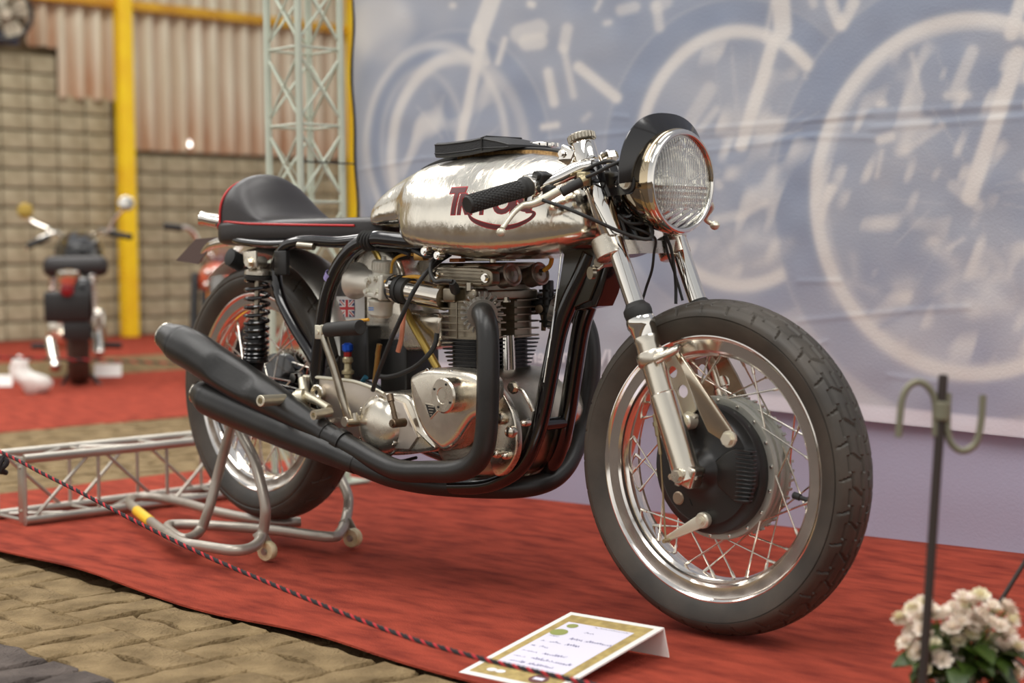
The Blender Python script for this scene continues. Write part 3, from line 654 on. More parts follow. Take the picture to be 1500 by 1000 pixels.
g = Geo(); lathe(g, [(0, .07), (.008, .07), (.012, .065), (.014, .012), (.03, .009)], (base.x, base.y, 0), (0, 0, 1), 40); part('foot', g, M['rod'], sn)
# second thin rod at the right edge
g = Geo(); a = PX(1440, 930, 1.9); a = atd(1438, 925, 2.45); b = atd(1540, 760, 2.45); cyl(g, a-(b-a)*(a.z/(b-a).z) , b+(b-a)*.6, .0035, 12)
r0 = a-(b-a)*(a.z/(b-a).z)
solo('thin_rod', g, M['rod'], 'thin dark rod leaning at the right edge behind the flowers', 'rod', tuple(r0))

# ================================================================ FLOWERS IN A POT
FD = 2.20
fc = atd(1404, 950, FD); fl = thing('potted_kalanchoe', 'pot of small pale pink blossoms on the red carpet beneath the stanchion hooks', 'potted plant', (fc.x, fc.y, 0))
g = Geo(); lathe(g, [(.0, .0), (.0, .035), (.006, .038), (.075, .052), (.080, .055), (.088, .055), (.088, .050), (.078, .046), (.078, 0)], (fc.x, fc.y, .0), (0, 0, 1), 36); part('pot', g, M['white_plastic'], fl)
g = Geo(); lathe(g, [(0, 0), (0, .047), (.004, .044), (.006, 0)], (fc.x, fc.y, .073), (0, 0, 1), 24); part('soil', g, mat('soil', (60, 44, 32), 0, 1), fl)
M['leaf'] = mat('glossy_leaf', (64, 84, 26), 0, .4, rgb2=(36, 54, 18), vscale=30); M['petal'] = mat('pale_pink_petal', (246, 234, 218), 0, .6, rgb2=(240, 190, 190), vscale=55, band=(.25, .45)); M['petal2'] = mat('cream_petal', (244, 236, 214), 0, .6, rgb2=(226, 214, 170), vscale=60)
M['stem'] = mat('green_stem', (104, 124, 60), 0, .6)
def leaf_geo():
    g = Geo(); n = 6; vs = []
    for i in range(n+1):
        t = i/n; w = .017*math.sin(PI*min(1, t*.93+.05))**.7; z = .012*math.sin(t*PI)-.012*t*t
        vs += [(t*.05, -w, z+.003), (t*.05, 0, z), (t*.05, w, z+.003)]
    fs = [(i*3+k, i*3+k+1, i*3+k+4, i*3+k+3) for i in range(n) for k in range(2)]
    g.add(vs, fs); g.add([(v[0], v[1], v[2]-.0012) for v in vs], [f[::-1] for f in fs]); return g
lm_ = to_mesh('leaf', leaf_geo(), M['leaf'])
for k in range(44):
    a = random.uniform(0, 2*PI); r_ = random.uniform(.005, .045); z = random.uniform(.085, .145)
    inst('leaf', lm_, fl, (r_*math.cos(a), r_*math.sin(a), z), (random.uniform(-.4, .4), random.uniform(-.7, .3), a), [random.uniform(.8, 1.3)]*3)
def blossom_geo():                        # double rosette of rounded petals
    g = Geo()
    for ring, (n, R_, tilt, s) in enumerate([(7, .0048, .25, 1), (6, .0032, .8, .8), (4, .0014, 1.2, .6)]):
        for k in range(n):
            a = 2*PI*k/n+ring*.4; vs = []
            for (u, w, zz) in ((0, 0, 0), (.004, -.0032, .0006), (.0085, -.0026, .0012), (.0098, 0, .0014), (.0085, .0026, .0012), (.004, .0032, .0006)):
                u *= s; w *= s; x = R_*.3+u*math.cos(tilt); z = u*math.sin(tilt)+zz+ring*.0012
                vs.append((x*math.cos(a)-w*math.sin(a), x*math.sin(a)+w*math.cos(a), z))
            g.add(vs, [(0, 1, 2, 3), (0, 3, 4, 5)])
    return g
bms = [to_mesh('blossom', blossom_geo(), M['petal'], angle=60, fixn=False), to_mesh('blossom', blossom_geo(), M['petal2'], angle=60, fixn=False)]
heads = []
gst = Geo()
fp = [(1322, 908), (1340, 890), (1335, 925), (1352, 885), (1347, 905), (1365, 895), (1360, 930), (1378, 905), (1372, 945), (1390, 925), (1345, 955), (1352, 975), (1380, 965), (1398, 890), (1412, 880), (1425, 882), (1440, 878), (1452, 892), (1415, 900), (1433, 905), (1447, 915), (1402, 940), (1420, 935), (1436, 950), (1455, 940), (1465, 920), (1478, 895), (1485, 910), (1470, 955), (1400, 970), (1415, 985), (1440, 980), (1460, 985), (1485, 985), (1385, 988), (1330, 945), (1430, 922), (1395, 955), (1450, 962), (1362, 985), (1488, 950), (1472, 930), (1350, 925), (1408, 915)]
for (px, py) in fp:
    for k in range(4):
        q = atd(px+random.uniform(-5, 5), py+random.uniform(-5, 5), FD+random.uniform(-.05, .05)); heads.append(q)
ctr = V((fc.x, fc.y, .10))
for q in heads:
    d = (q-ctr).normalized(); d = (d+V((random.uniform(-.5, .5), random.uniform(-.5, .5), random.uniform(-.2, .5)))).normalized(); e = d.to_track_quat('Z', 'Y').to_euler()
    inst('blossom', random.choice(bms+bms[:1]), fl, tuple(q-V((fc.x, fc.y, 0))), e, [random.uniform(1.0, 1.5)]*3)
    if random.random() < .45:
        b0 = V((fc.x+random.uniform(-.02, .02), fc.y+random.uniform(-.02, .02), .085)); tube(gst, [tuple(b0), tuple(b0.lerp(q, .5)+V((0, 0, .012))), tuple(q)], .0011, 5, smooth=4)
part('stem', gst, M['stem'], fl, kind='stuff')

# ================================================================ INFORMATION CARD
A_ = G(672, 984, .004); tl = P(835, 896, 0)
cw = None
# card: bottom edge on the carpet, top edge raised on a folded foot
zt = .052
TL = G(836, 896, zt); TR = G(973, 919, zt); BL = G(672, 984, .0035); BR = G(843, 998, .0035); BR = BL+(TR-TL)
ft_r = G(975, 962, .001)
cd_ = thing('information_card', 'white sloping information card with gold border and handwriting, on the carpet by the front wheel', 'sign', tuple((BL+BR)/2))
eu = (TR-TL); ev = (TL-BL); nrm = eu.cross(ev).normalized()
def cpt(u, v, o=0): return BL+eu*u+ev*v+nrm*o
g = Geo(); th = .0028
g.add([cpt(0, 0), cpt(1, 0), cpt(1, 1), cpt(0, 1), cpt(0, 0, -th), cpt(1, 0, -th), cpt(1, 1, -th), cpt(0, 1, -th)], [(0, 1, 2, 3), (7, 6, 5, 4), (0, 4, 5, 1), (1, 5, 6, 2), (2, 6, 7, 3), (3, 7, 4, 0)])
part('board', g, M['paper'], cd_, smooth=False)
g = Geo(); fd = V((.008, .004, 0)); a0 = cpt(0, 1, -th*.5); a1 = cpt(1, 1, -th*.5); b0 = V((a0.x, a0.y, .001))+fd; b1 = V((a1.x, a1.y, .001))+fd; off_ = ev.normalized()*.002; off_.z = 0
g.add([a0, a1, b1, b0, a0-off_, a1-off_, b1-off_, b0-off_], [(0, 1, 2, 3), (7, 6, 5, 4), (0, 4, 5, 1), (1, 5, 6, 2), (2, 6, 7, 3), (3, 7, 4, 0)]); part('folded_foot', g, M['paper'], cd_, smooth=False)
M['gold'] = mat('gold_print', (192, 168, 104), 0, .6, rgb2=(160, 138, 84), vscale=60); M['ink'] = mat('blue_ink', (72, 70, 130), 0, .6); M['olive'] = mat('olive_print', (150, 156, 90), 0, .6); M['lilac'] = mat('pale_lilac_paper', (226, 222, 236), 0, .6); M['grey_print'] = mat('grey_print', (110, 108, 112), 0, .6)
g = Geo()
def quad(g, u0, u1, v0, v1, o): g.add([cpt(u0, v0, o), cpt(u1, v0, o), cpt(u1, v1, o), cpt(u0, v1, o)], [(0, 1, 2, 3)])
quad(g, .06, .94, .04, .96, .0003); part('border_print', g, M['gold'], cd_, smooth=False)
g = Geo(); quad(g, .14, .84, .20, .86, .0006); part('text_panel', g, M['lilac'], cd_, smooth=False)
def ctext(txt, u, v, h, m, nm, slant=.25):
    vs, fs = text_geo(txt, 1.0); g = Geo(); H = h; asp = ev.length/eu.length
    g.add([cpt(u+(x+slant*y)*H, v+y*H/asp, .0009) for (x, y, z) in vs], fs); part(nm, g, m, cd_, smooth=False)
def scribble(u, v, wd, h, m, nm, seed):      # a line of handwriting too small to read
    r = random.Random(seed); n = max(5, int(wd/.013)); pts = []; asp = ev.length/eu.length
    for k in range(n+1):
        x = u+wd*k/n; pts.append((x+.15*h*(k % 2), v+(h*(r.uniform(.25, 1.0)) if k % 2 else h*r.uniform(-.15, .15))/asp))
    g = Geo()
    for (x0, y0), (x1, y1) in zip(pts[:-1], pts[1:]):
        g.add([cpt(x0, y0, .0009), cpt(x0+.006, y0, .0009), cpt(x1+.006, y1, .0009), cpt(x1, y1, .0009)], [(0, 1, 2, 3)])
    part(nm, g, m, cd_, smooth=False)
scribble(.44, .745, .09, .030, M['ink'], 'handwriting', 1); scribble(.44, .835, .36, .02, M['grey_print'], 'print_line', 2); 
for k, (v, u1, u2, w2) in enumerate([(.635, .10, .40, .13), (.635, .0, .56, .27), (.555, .05, .27, .13), (.555, 0, .45, .14), (.475, .04, .27, .09), (.395, .16, .40, .23), (.315, .13, .37, .22), (.315, 0, .61, .17), (.245, 0, .22, .16), (.245, 0, .42, .26)]):
    if u1: scribble(.18, v, u1, .018, M['ink'], 'print_line', 20+k)
    scribble(u2, v, w2, .045, M['ink'], 'handwriting', 40+k)
for (u, v, r_) in ((.22, .70, .085), (.24, .81, .055)):
    g = Geo(); g.add([cpt(u, v, .0011)]+[cpt(u+r_*math.cos(2*PI*k/28), v+r_*.55*math.sin(2*PI*k/28), .0011) for k in range(28)], [(0, k+1, (k+1) % 28+1) for k in range(28)]); part('round_emblem', g, M['olive'], cd_, smooth=False)
g = Geo(); n = 28
for (u, v, r_) in ((.23, .10, .05), (.32, .10, .05)): g.add([cpt(u, v, .0011)]+[cpt(u+r_*math.cos(2*PI*k/n), v+r_*.45*math.sin(2*PI*k/n), .0011) for k in range(n)], [(0, k+1, (k+1) % n+1) for k in range(n)])
part('white_emblem', g, M['paper'], cd_, smooth=False)
g = Geo(); g.add([cpt(.72, .10, .0011)]+[cpt(.72+.09*math.cos(2*PI*k/n), .10+.05*math.sin(2*PI*k/n), .0011) for k in range(n)], [(0, k+1, (k+1) % n+1) for k in range(n)]); part('dark_emblem', g, mat('maroon_print', (110, 70, 66), 0, .6), cd_, smooth=False)
g = Geo(); quad(g, .67, .77, .085, .115, .0014); part('pale_bar', g, M['lilac'], cd_, smooth=False)
# ================================================================ THINGS FURTHER BACK
M['maroon'] = mat('maroon_enamel', (92, 40, 40), 0, .25, coat=.4); M['orange_lens'] = mat('orange_lens', (240, 150, 30), 0, .3); M['red_lens'] = mat('red_tail_lens', (130, 20, 26), 0, .25)
M['orange_paint'] = mat('orange_red_enamel', (186, 84, 54), 0, .3, coat=.3); M['mirror_y'] = mat('yellowed_mirror', (190, 160, 80), .8, .2)
def AT(dep):
    def f(px, py, dd=0.0): d = ray(px, py); return V((CX, CY, CZ))+d*((dep+dd)/d.dot(cam_f))
    return f
FH = G(116, 562)-V((CX, CY, 0)); FH.z = 0; FH.normalize(); RH = V((FH.y, -FH.x, 0)); YAW = math.atan2(FH.y, FH.x)
# ---- black motorcycle seen from behind
A9 = AT(9.35); wb = G(116, 562); D9 = (wb-V((CX, CY, CZ))).dot(cam_f); A9 = AT(D9); mp = D9/FPX
ba = thing('motorcycle', 'black motorcycle seen from behind, parked before the yellow column', 'motorcycle', (wb.x, wb.y, 0))
def wheel2(center, axis, R_, w, par, mt='tyre', spokes=20):
    c = V(center); g = Geo(); ps = []
    prof = [(-w*.5, R_*.74), (-w*.95, R_*.82), (-w, R_*.9), (-w*.7, R_*.97), (0, R_), (w*.7, R_*.97), (w, R_*.9), (w*.95, R_*.82), (w*.5, R_*.74), (-w*.5, R_*.74)]
    lathe(g, prof, c, axis, 48); t_ = part('wheel', g, M['tyre'], par)
    g = Geo(); lathe(g, [(-w*.55, R_*.76), (-w*.5, R_*.70), (w*.5, R_*.70), (w*.55, R_*.76)], c, axis, 48); lathe(g, [(-w*.8, 0), (-w*.8, .03), (w*.8, .03), (w*.8, 0)], c, axis, 20); _, u, wv = frame_of(axis)
    for k in range(spokes): a = 2*PI*k/spokes; cyl(g, c+V(axis).normalized()*(w*.5*(1 if k % 2 else -1))+u*(.03*math.cos(a+.3))+wv*(.03*math.sin(a+.3)), c+u*(R_*.71*math.cos(a))+wv*(R_*.71*math.sin(a)), .003, 6)
    part('rim', g, M['chrome'], t_)
wheel2(wb+V((0, 0, .31)), RH, .31, .062, ba); wheel2(wb+V((0, 0, .31))+FH*1.35, RH, .31, .05, ba)
def pb_(name, fn, m, label=None): g = Geo(); fn(g); return part(name, g, m, ba, label=label)
cylA = lambda a, b, r, bev=0, seg=14: (lambda g: cyl(g, A9(*a), A9(*b), r, seg, bev))
pb_('seat', lambda g: box(g, A9(111, 390, .25), (.36, .52, .12), rot=Matrix.Rotation(YAW-PI/2, 3, 'Z'), bev=.045), M['leather'])
pb_('rear_mudguard', lambda g: box(g, A9(113, 440, -.33), (.17, .14, .26), rot=Matrix.Rotation(YAW-PI/2, 3, 'Z'), bev=.05), M['black_gloss'])
pb_('side_case', lambda g: box(g, A9(98, 449, -.36), (.24, .12, .17), rot=Matrix.Rotation(YAW-PI/2, 3, 'Z'), bev=.02), M['black_satin'])
pb_('tail_lamp', lambda g: lathe(g, [(-.04, 0), (-.035, .026), (-.01, .036), (.02, .036), (.03, 0)], A9(98, 424, -.44), FH*-1, 24), M['red_lens'], 'dark red tail lamp')
pb_('lamp_shell', lambda g: lathe(g, [(-.06, 0), (-.05, .04), (-.01, .062), (.03, .06), (.04, .02), (.04, 0)], A9(100, 405, -.42), V((0, 0, 1)), 24), M['chrome'])
pb_('fuel_tank', lambda g: lathe(g, [(-.25, 0), (-.22, .08), (-.1, .14), (.1, .15), (.22, .10), (.25, 0)], A9(115, 372, .75), FH, 28), M['black_gloss'])
pb_('headlamp', lambda g: lathe(g, [(-.09, 0), (-.07, .05), (-.02, .085), (.04, .09), (.05, 0)], A9(116, 358, 1.25), FH, 28), M['chrome'])
pb_('clock', lambda g: (lathe(g, [(0, .04), (.05, .04), (.05, 0)], A9(104, 352, 1.0), (0, 0, 1), 20), lathe(g, [(0, .04), (.05, .04), (.05, 0)], A9(128, 352, 1.0), (0, 0, 1), 20)), M['chrome'])
pb_('handlebar', lambda g: tube(g, [tuple(A9(*q)) for q in [(52, 352, .85), (70, 344, .92), (84, 341, .98), (98, 354, 1.02), (116, 360, 1.02), (132, 352, 1.02), (144, 338, .98), (158, 340, .92), (176, 346, .85)]], .013, 12, smooth=5), M['chrome'])
for (a, b) in (((40, 360, .8), (72, 347, .9)), ((160, 341, .9), (192, 347, .8))): pb_('grip', lambda g: cyl(g, A9(*a), A9(*b), .020, 14, .004), M['rubber'])
for (a, b) in (((37, 365, .82), (62, 355, .9)), ((150, 343, .9), (166, 336, .85))): pb_('lever', lambda g: cyl(g, A9(*a), A9(*b), .009, 10, .002), M['chrome'])
for (px, py, m_, st_) in ((37, 309, 'mirror_y', [(41, 320), (52, 327), (70, 335), (76, 343)]), (185, 298, 'chrome', [(180, 308), (165, 325), (158, 340)])):
    g = Geo(); lathe(g, [(-.02, 0), (-.015, .035), (0, .048), (.008, .048), (.010, .040), (.006, 0)], A9(px, py, .85), FH*-1, 24); mi_ = part('mirror', g, M[m_], ba); g = Geo(); tube(g, [tuple(A9(x, y, .86)) for x, y in st_], .008, 10, smooth=4); part('mirror_stem', g, M['chrome'], mi_)
for px in (80, 134):
    g = Geo(); a, b = A9(px, 392, .05), A9(px+(2 if px > 100 else -2), 470, .02); cyl(g, a, b, .012, 12); _, u, w = frame_of(b-a); ps = [tuple(a.lerp(b, .1+.7*t/96)+(u*math.cos(t*.6)+w*math.sin(t*.6))*.028) for t in range(97)]; tube(g, ps, .005, 6); part('shock_absorber', g, M['chrome'], ba)
for (a, b, r) in (((74, 498, .1), (82, 540, -.05), .032), ((140, 470, .3), (145, 520, .0), .032)): pb_('exhaust_silencer', lambda g: cyl(g, A9(*a), A9(*b), r, 18, .006), M['chrome'])
pb_('engine', lambda g: (box(g, A9(112, 480, .6), (.34, .30, .24), rot=Matrix.Rotation(YAW-PI/2, 3, 'Z'), bev=.04), cyl(g, A9(92, 475, .2), A9(92, 475, .2)+V((0, 0, .08)), .04, 16, .01), cyl(g, A9(140, 480, .2), A9(140, 480, .2)+V((0, 0, .08)), .035, 16, .01)), M['alu_pol'])
for (a, b) in (((46, 507, .4), (72, 507, .4)), ((152, 505, .4), (178, 506, .4))): pb_('footpeg', lambda g: cyl(g, A9(*a), A9(*b), .018, 14, .004), M['rubber'])
for (a, b) in (((100, 548, -.05), (76, 569, -.08)), ((133, 548, -.05), (152, 567, -.08))): pb_('stand_leg', lambda g: tube(g, [tuple(A9(*a)), tuple(A9((a[0]+b[0])/2+3, b[1]-4, a[2])), tuple(A9(*b))], .012, 10, smooth=4), M['black_satin'])
pb_('number_plate', lambda g: box(g, A9(113, 484, -.38), (.15, .006, .10), rot=Matrix.Rotation(YAW-PI/2, 3, 'Z'), bev=.002), M['black_satin'])
# ---- maroon motorcycle mostly hidden by the rear wheel
w2 = G(322, 560); D8 = (w2-V((CX, CY, CZ))).dot(cam_f); A8 = AT(D8)
bb = thing('motorcycle', 'maroon and orange motorcycle showing between the silver rear wheel and the block wall', 'motorcycle', (w2.x, w2.y, 0))
BD2 = w2-V((CX, CY, 0)); BD2.z = 0; BD2.normalize(); AX2 = V((BD2.y, -BD2.x, 0))
wheel2(w2+V((0, 0, .31)), AX2, .31, .05, bb); wheel2(w2+V((0, 0, .31))+BD2*1.35, AX2, .31, .05, bb)
def qb(name, fn, m, label=None): g = Geo(); fn(g); return part(name, g, m, bb, label=label)
qb('fuel_tank', lambda g: lathe(g, [(-.28, 0), (-.26, .06), (-.1, .10), (.12, .11), (.24, .08), (.28, 0)], A8(325, 388, .45), BD2, 28), M['maroon'])
qb('front_fairing', lambda g: lathe(g, [(-.06, 0), (-.05, .06), (0, .10), (.10, .11), (.16, .07), (.16, 0)], A8(318, 412, .1), BD2, 28), M['orange_paint'], 'orange-red lamp cowl')
qb('leg_shield', lambda g: box(g, A8(322, 452, .25), (.20, .16, .24), rot=Matrix.Rotation(YAW-PI/2, 3, 'Z'), bev=.06), M['orange_paint'])
qb('indicator', lambda g: lathe(g, [(-.04, 0), (-.03, .03), (0, .04), (.05, .04), (.06, 0)], A8(314, 440, -.05), V((0, 0, 1)), 18), M['orange_lens'], 'amber indicator lens')
for (px, py) in ((304, 399), (314, 397), (325, 398), (303, 417), (318, 418)): qb('chrome_lamp', lambda g: lathe(g, [(-.03, 0), (-.02, .012), (0, .017), (.012, 0)], A8(px, py, -.05), -FH, 16), M['chrome'])
for px in (282, 297): qb('fork_leg', lambda g: cyl(g, A8(px+4, 400, .12), A8(px, 540, .0), .024, 14, .004), M['black_satin'])
qb('handlebar', lambda g: tube(g, [tuple(A8(*q)) for q in [(262, 333, .2), (275, 334, .25), (286, 345, .3), (292, 362, .32), (310, 372, .34), (340, 372, .36), (360, 350, .4)]], .014, 12, smooth=5), M['chrome'])
qb('grip', lambda g: cyl(g, A8(240, 331, .15), A8(266, 334, .2), .021, 14, .004), M['rubber'])
qb('seat', lambda g: box(g, A8(345, 385, .95), (.26, .6, .10), rot=Matrix.Rotation(YAW-PI/2-.4, 3, 'Z'), bev=.04), M['leather'])
qb('engine', lambda g: box(g, A8(340, 500, .65), (.3, .4, .3), rot=Matrix.Rotation(YAW-PI/2-.4, 3, 'Z'), bev=.05), M['black_satin'])
# ---- white carrier bag
q = G(48, 577); Dq = (q-V((CX, CY, CZ))).dot(cam_f); Ab = AT(Dq)
g = Geo(); secs = []
for (px, py, rx, rz) in ((28, 520, 2, 2), (30, 528, 12, 6), (27, 537, 13, 8), (32, 545, 15, 9), (44, 552, 24, 12), (52, 560, 24, 12), (54, 568, 20, 8), (50, 575, 13, 3), (48, 578, 3, 1)):
    c = Ab(px, py, .06); ring = []
    for k in range(28):
        a = 2*PI*k/28; n_ = 1+.22*mnoise.noise(V((math.cos(a)*2.5, math.sin(a)*2.5, py*.12))); ring.append(c+RH*(rx*Dq/FPX*math.cos(a)*n_)+FH*(rx*Dq/FPX*.7*math.sin(a)*n_)+V((0, 0, .012*mnoise.noise(V((a*2, py*.3, 1))))))
    secs.append(ring)
loft(g, secs); M['bag'] = mat('white_bag', (232, 228, 220), 0, .5, bump=.4, bscale=24); solo('carrier_bag', g, M['bag'], 'crumpled white carrier bag on the floor beside the black motorcycle', 'bag', (q.x, q.y, 0), angle=70)
for (x0, x1, y0, y1, lb) in ((-24, 18, 549, 567, 'white card on the floor left of the carrier bag'), (138, 178, 533, 552, 'white card on the floor right of the black motorcycle')):
    p = G((x0+x1)/2, y1); Dp = (p-V((CX, CY, CZ))).dot(cam_f); Ac = AT(Dp); g = Geo(); a, b, c, d = Ac(x0, y1), Ac(x1, y1), Ac(x1, y0, .05), Ac(x0, y0, .05); t_ = FH*.006; lo_ = min(a.z, b.z)
    for v in (a, b): v.z = .004
    g.add([a, b, c, d, a+t_, b+t_, c+t_, d+t_], [(0, 1, 2, 3), (7, 6, 5, 4), (0, 4, 5, 1), (1, 5, 6, 2), (2, 6, 7, 3), (3, 7, 4, 0)]); e = (c+d)/2; f_ = V((e.x, e.y, 0))+FH*.10; box(g, (e+f_)/2, (.02, .004, (e-f_).length), rot=(e-f_).to_track_quat('Z', 'Y').to_matrix(), bev=.001)
    solo('floor_card', g, M['paper'], lb, 'sign', (p.x, p.y, 0))
# ---- wall fan
fq = PX(8, 20, XW+.30); R_ = 33*15.2/FPX; fn = thing('wall_fan', 'dark round wall fan high on the block wall at the top left', 'fan', tuple(fq))
N_ = V((1, -.35, -.1)).normalized(); _, u, w = frame_of(N_)
g = Geo()
tube(g, [tuple(fq+u*(R_*math.cos(a))+w*(R_*math.sin(a))) for a in [2*PI*k/40 for k in range(40)]], .022, 10, closed=True)
for k in range(16): a = 2*PI*k/16; cyl(g, fq+u*(.05*math.cos(a))+w*(.05*math.sin(a))+N_*.05, fq+u*(R_*math.cos(a))+w*(R_*math.sin(a)), .004, 6)
part('guard', g, M['black_satin'], fn)
g = Geo(); lathe(g, [(-.10, .0), (-.09, .06), (.02, .06), (.05, .04), (.05, 0)], fq, N_, 24); part('motor', g, mat('fan_grey', (190, 180, 160), .2, .4), fn)
for k in range(4):
    a = PI/2*k+.4; g = Geo(); c1 = u*math.cos(a)+w*math.sin(a); c2 = w*math.cos(a)-u*math.sin(a); vs = []
    for t, hw in ((.25, .03), (.5, .07), (.8, .08), (.92, .04)):
        for s_ in (-1, 1): vs += [fq+c1*(R_*t)+c2*(hw*s_)+N_*(.015*s_), fq+c1*(R_*t)+c2*(hw*s_)+N_*(.015*s_+.004)]
    fs = []
    for i in range(3): o_ = i*4; fs += [(o_, o_+2, o_+6, o_+4), (o_+1, o_+5, o_+7, o_+3), (o_, o_+4, o_+5, o_+1), (o_+2, o_+3, o_+7, o_+6)]
    fs += [(0, 1, 3, 2), (12, 14, 15, 13)]; g.add(vs, fs); part('blade', g, mat('fan_blade', (200, 192, 170), .1, .4) if k == 0 else bpy.data.materials['fan_blade'], fn)
g = Geo(); cyl(g, fq-N_*.09, V((XW+.02, fq.y, fq.z-.12)), .02, 12); box(g, (XW+.06, fq.y, fq.z-.16), (.03, .16, .16), bev=.005); part('wall_bracket', g, M['black_satin'], fn)
g = Geo(); q = PX(8, 56, XW+.12); box(g, q, (.08, .22, .10), bev=.01); solo('switch_box', g, mat('blue_grey_box', (66, 76, 104), 0, .5), 'small blue-grey switch box below the wall fan', 'box', tuple(q))
# small glowing bead added to make a bright spot on the wall
q = PX(278, 212, XW+.16); g = Geo(); lathe(g, [(-.018, 0), (-.014, .011), (0, .016), (.012, .012), (.02, .006), (.04, .006)], q, (0, 0, 1), 18); lb_ = bpy.data.materials.new('spot_glow'); lb_.use_nodes = True; e_ = lb_.node_tree.nodes['Principled BSDF']; e_.inputs['Emission Color'].default_value = (1, .97, .92, 1); e_.inputs['Emission Strength'].default_value = 5
solo('glow_spot', g, lb_, 'glowing bead added as bright spot low on the corrugated sheet, right of the yellow column', 'lamp', tuple(q))
# ================================================================ MOTORCYCLE
BK = thing('motorcycle', 'cafe racer motorcycle with polished silver tank and matt black exhausts on red carpet', 'motorcycle', (.7, 0, 0))
def bp(name, g, m, parent=None, label=None, angle=35, smooth=True, kind=None): return part(name, g, m, parent or BK, label, angle, smooth, kind)

def groove_front(a, y):
    d = 0; n = 32; ay = abs(y); cell = .300*2*PI/n; ph = (a*n/(2*PI)+(.5 if y > 0 else 0))
    for yy in (.010, .033):
        z = yy+.0022*(1 if (ph+yy*20) % 1 < .5 else -1); d = max(d, 1-abs(ay-z)/.0023)
    if ay > .033: t = abs(((ph+.3+(ay-.033)*8) % 1)-.5)*2*cell; d = max(d, 1-t/.0042)
    elif ay > .010: t = abs(((ph-.1-(ay-.010)*14) % 1)-.5)*2*cell; d = max(d, 1-t/.0042)
    return max(0, min(1, d*1.8))
def groove_rear(a, y):
    n = 26; ay = abs(y)
    t = abs(((a*n/(2*PI)+.5*(y > 0)+(ay)*11) % 1)-.5)*2*(.313*2*PI/n); d = (1-t/.005) if .010 < ay < .046 else 0
    d = max(d, 1-abs(ay-.028)/.0022 if ((a*n/(2*PI)) % 1) < .55 else 0)
    return max(0, min(1, d*1.6))
def tyre_geo(R, w, groove, rb=.237, wb=.034, nseg=720):
    # half profile (y, r) from bead to crown
    hp = [(wb, rb), (wb+.004, rb+.004), (w*.86, rb+.016), (w*.97, rb+.028), (w, rb+.038), (w*.99, R-.034), (w*.955, R-.0315), (w*.985, R-.0290), (w*.97, R-.0235), (w*.93, R-.019)]
    cr_ = []
    for k in range(1, 17):
        a = math.radians(62)*(1-k/16); cr_.append((w*.93*math.sin(a)/math.sin(math.radians(62)), R-.019+.019*(math.cos(a)-math.cos(math.radians(62)))/(1-math.cos(math.radians(62)))))
    hp += cr_; prof = [(-y, r) for y, r in hp]+[(y, r) for y, r in hp[-2::-1]]
    g = Geo(); vs = []; m = len(prof)
    for i in range(nseg):
        a = 2*PI*i/nseg
        for (y, r) in prof:
            if r > R-.0235 and abs(y) < w*.985: r = r-.0048*groove(a, y)
            elif R-.055 < r < R-.03 and abs(y) > w*.9: r = r+0
            vs.append((r*math.cos(a), y, r*math.sin(a)))
    fs = [(i*m+k, i*m+k+1, ((i+1) % nseg)*m+k+1, ((i+1) % nseg)*m+k) for i in range(nseg) for k in range(m-1)]
    g.add(vs, fs); return g
def rim_geo(w=.038, R=.244, seg=144):
    hp = [(w-.003, R-.006), (w-.0015, R), (w, R), (w+.0008, R-.004), (w-.001, R-.007), (w-.0035, R-.0095), (w-.005, R-.020), (w-.0055, R-.029), (w-.009, R-.033), (w-.013, R-.0315), (w-.018, R-.034), (w-.024, R-.040), (w-.032, R-.042), (0.0, R-.042)]
    prof = [(-y, r) for y, r in hp]+[(y, r) for y, r in hp[-2::-1]]; g = Geo(); vs = []; m = len(prof)
    for i in range(seg):
        a = 2*PI*i/seg; vs += [(r*math.cos(a), y, r*math.sin(a)) for y, r in prof]
    fs = [(i*m+k, i*m+k+1, ((i+1) % seg)*m+k+1, ((i+1) % seg)*m+k) for i in range(seg) for k in range(m-1)]
    # inner well closing the section behind the tyre
    hp2 = [(-w+.003, R-.006), (-w+.012, R-.022), (w-.012, R-.022), (w-.003, R-.006)]; vs2 = []
    for i in range(seg):
        a = 2*PI*i/seg; vs2 += [(r*math.cos(a), y, r*math.sin(a)) for y, r in hp2]
    g.add(vs, fs); g.add(vs2, [(i*4+k, ((i+1) % seg)*4+k, ((i+1) % seg)*4+k+1, i*4+k+1) for i in range(seg) for k in range(3)]); return g
spm = {}
def spoke_mesh(L_):
    key = round(L_, 4)
    if key not in spm:
        g = Geo(); lathe(g, [(0, .0022), (.002, .0017), (L_-.016, .0017), (L_-.015, .0030), (L_-.002, .0032), (L_, .0026)], (0, 0, 0), (0, 0, 1), 8); spm[key] = to_mesh('spoke', g, M['spoke'])
    return spm[key]
def lace(parent, hubs, Rr=.2035, n=36, phase=0.0):
    # hubs: (y, radius) of the near and far flange
    for k in range(n):
        side = k % 2; y, rh = hubs[side]; th = 2*PI*(k+.5)/n+phase; sg = 1 if (k//2) % 2 == 0 else -1
        ha = th+sg*math.radians(44 if rh > .08 else 62)
        a = V((rh*math.cos(ha), y+(.004 if (k//2) % 2 else -.004), rh*math.sin(ha))); b = V((Rr*math.cos(th), (-.006 if side == 0 else .006), Rr*math.sin(th))); d = b-a
        inst('spoke', spoke_mesh(d.length), parent, tuple(a), d.to_track_quat('Z', 'Y').to_euler())
def wheel_root(name, c, steer, label):
    me = to_mesh(name, rim_geo(), M['rim'], angle=28); o = bpy.data.objects.new(name, me); COL.objects.link(o); o.parent = BK; o.location = V(c)-V((.7, 0, 0)); o.rotation_euler = (0, 0, steer); o['label'] = label; ORG[o] = V((0, 0, 0)); return o
FC = (1.39447, 0, .30589); RC = (0, 0, .3706)
wf = wheel_root('wheel', FC, .0351, 'front wheel with large black drum brake plate')
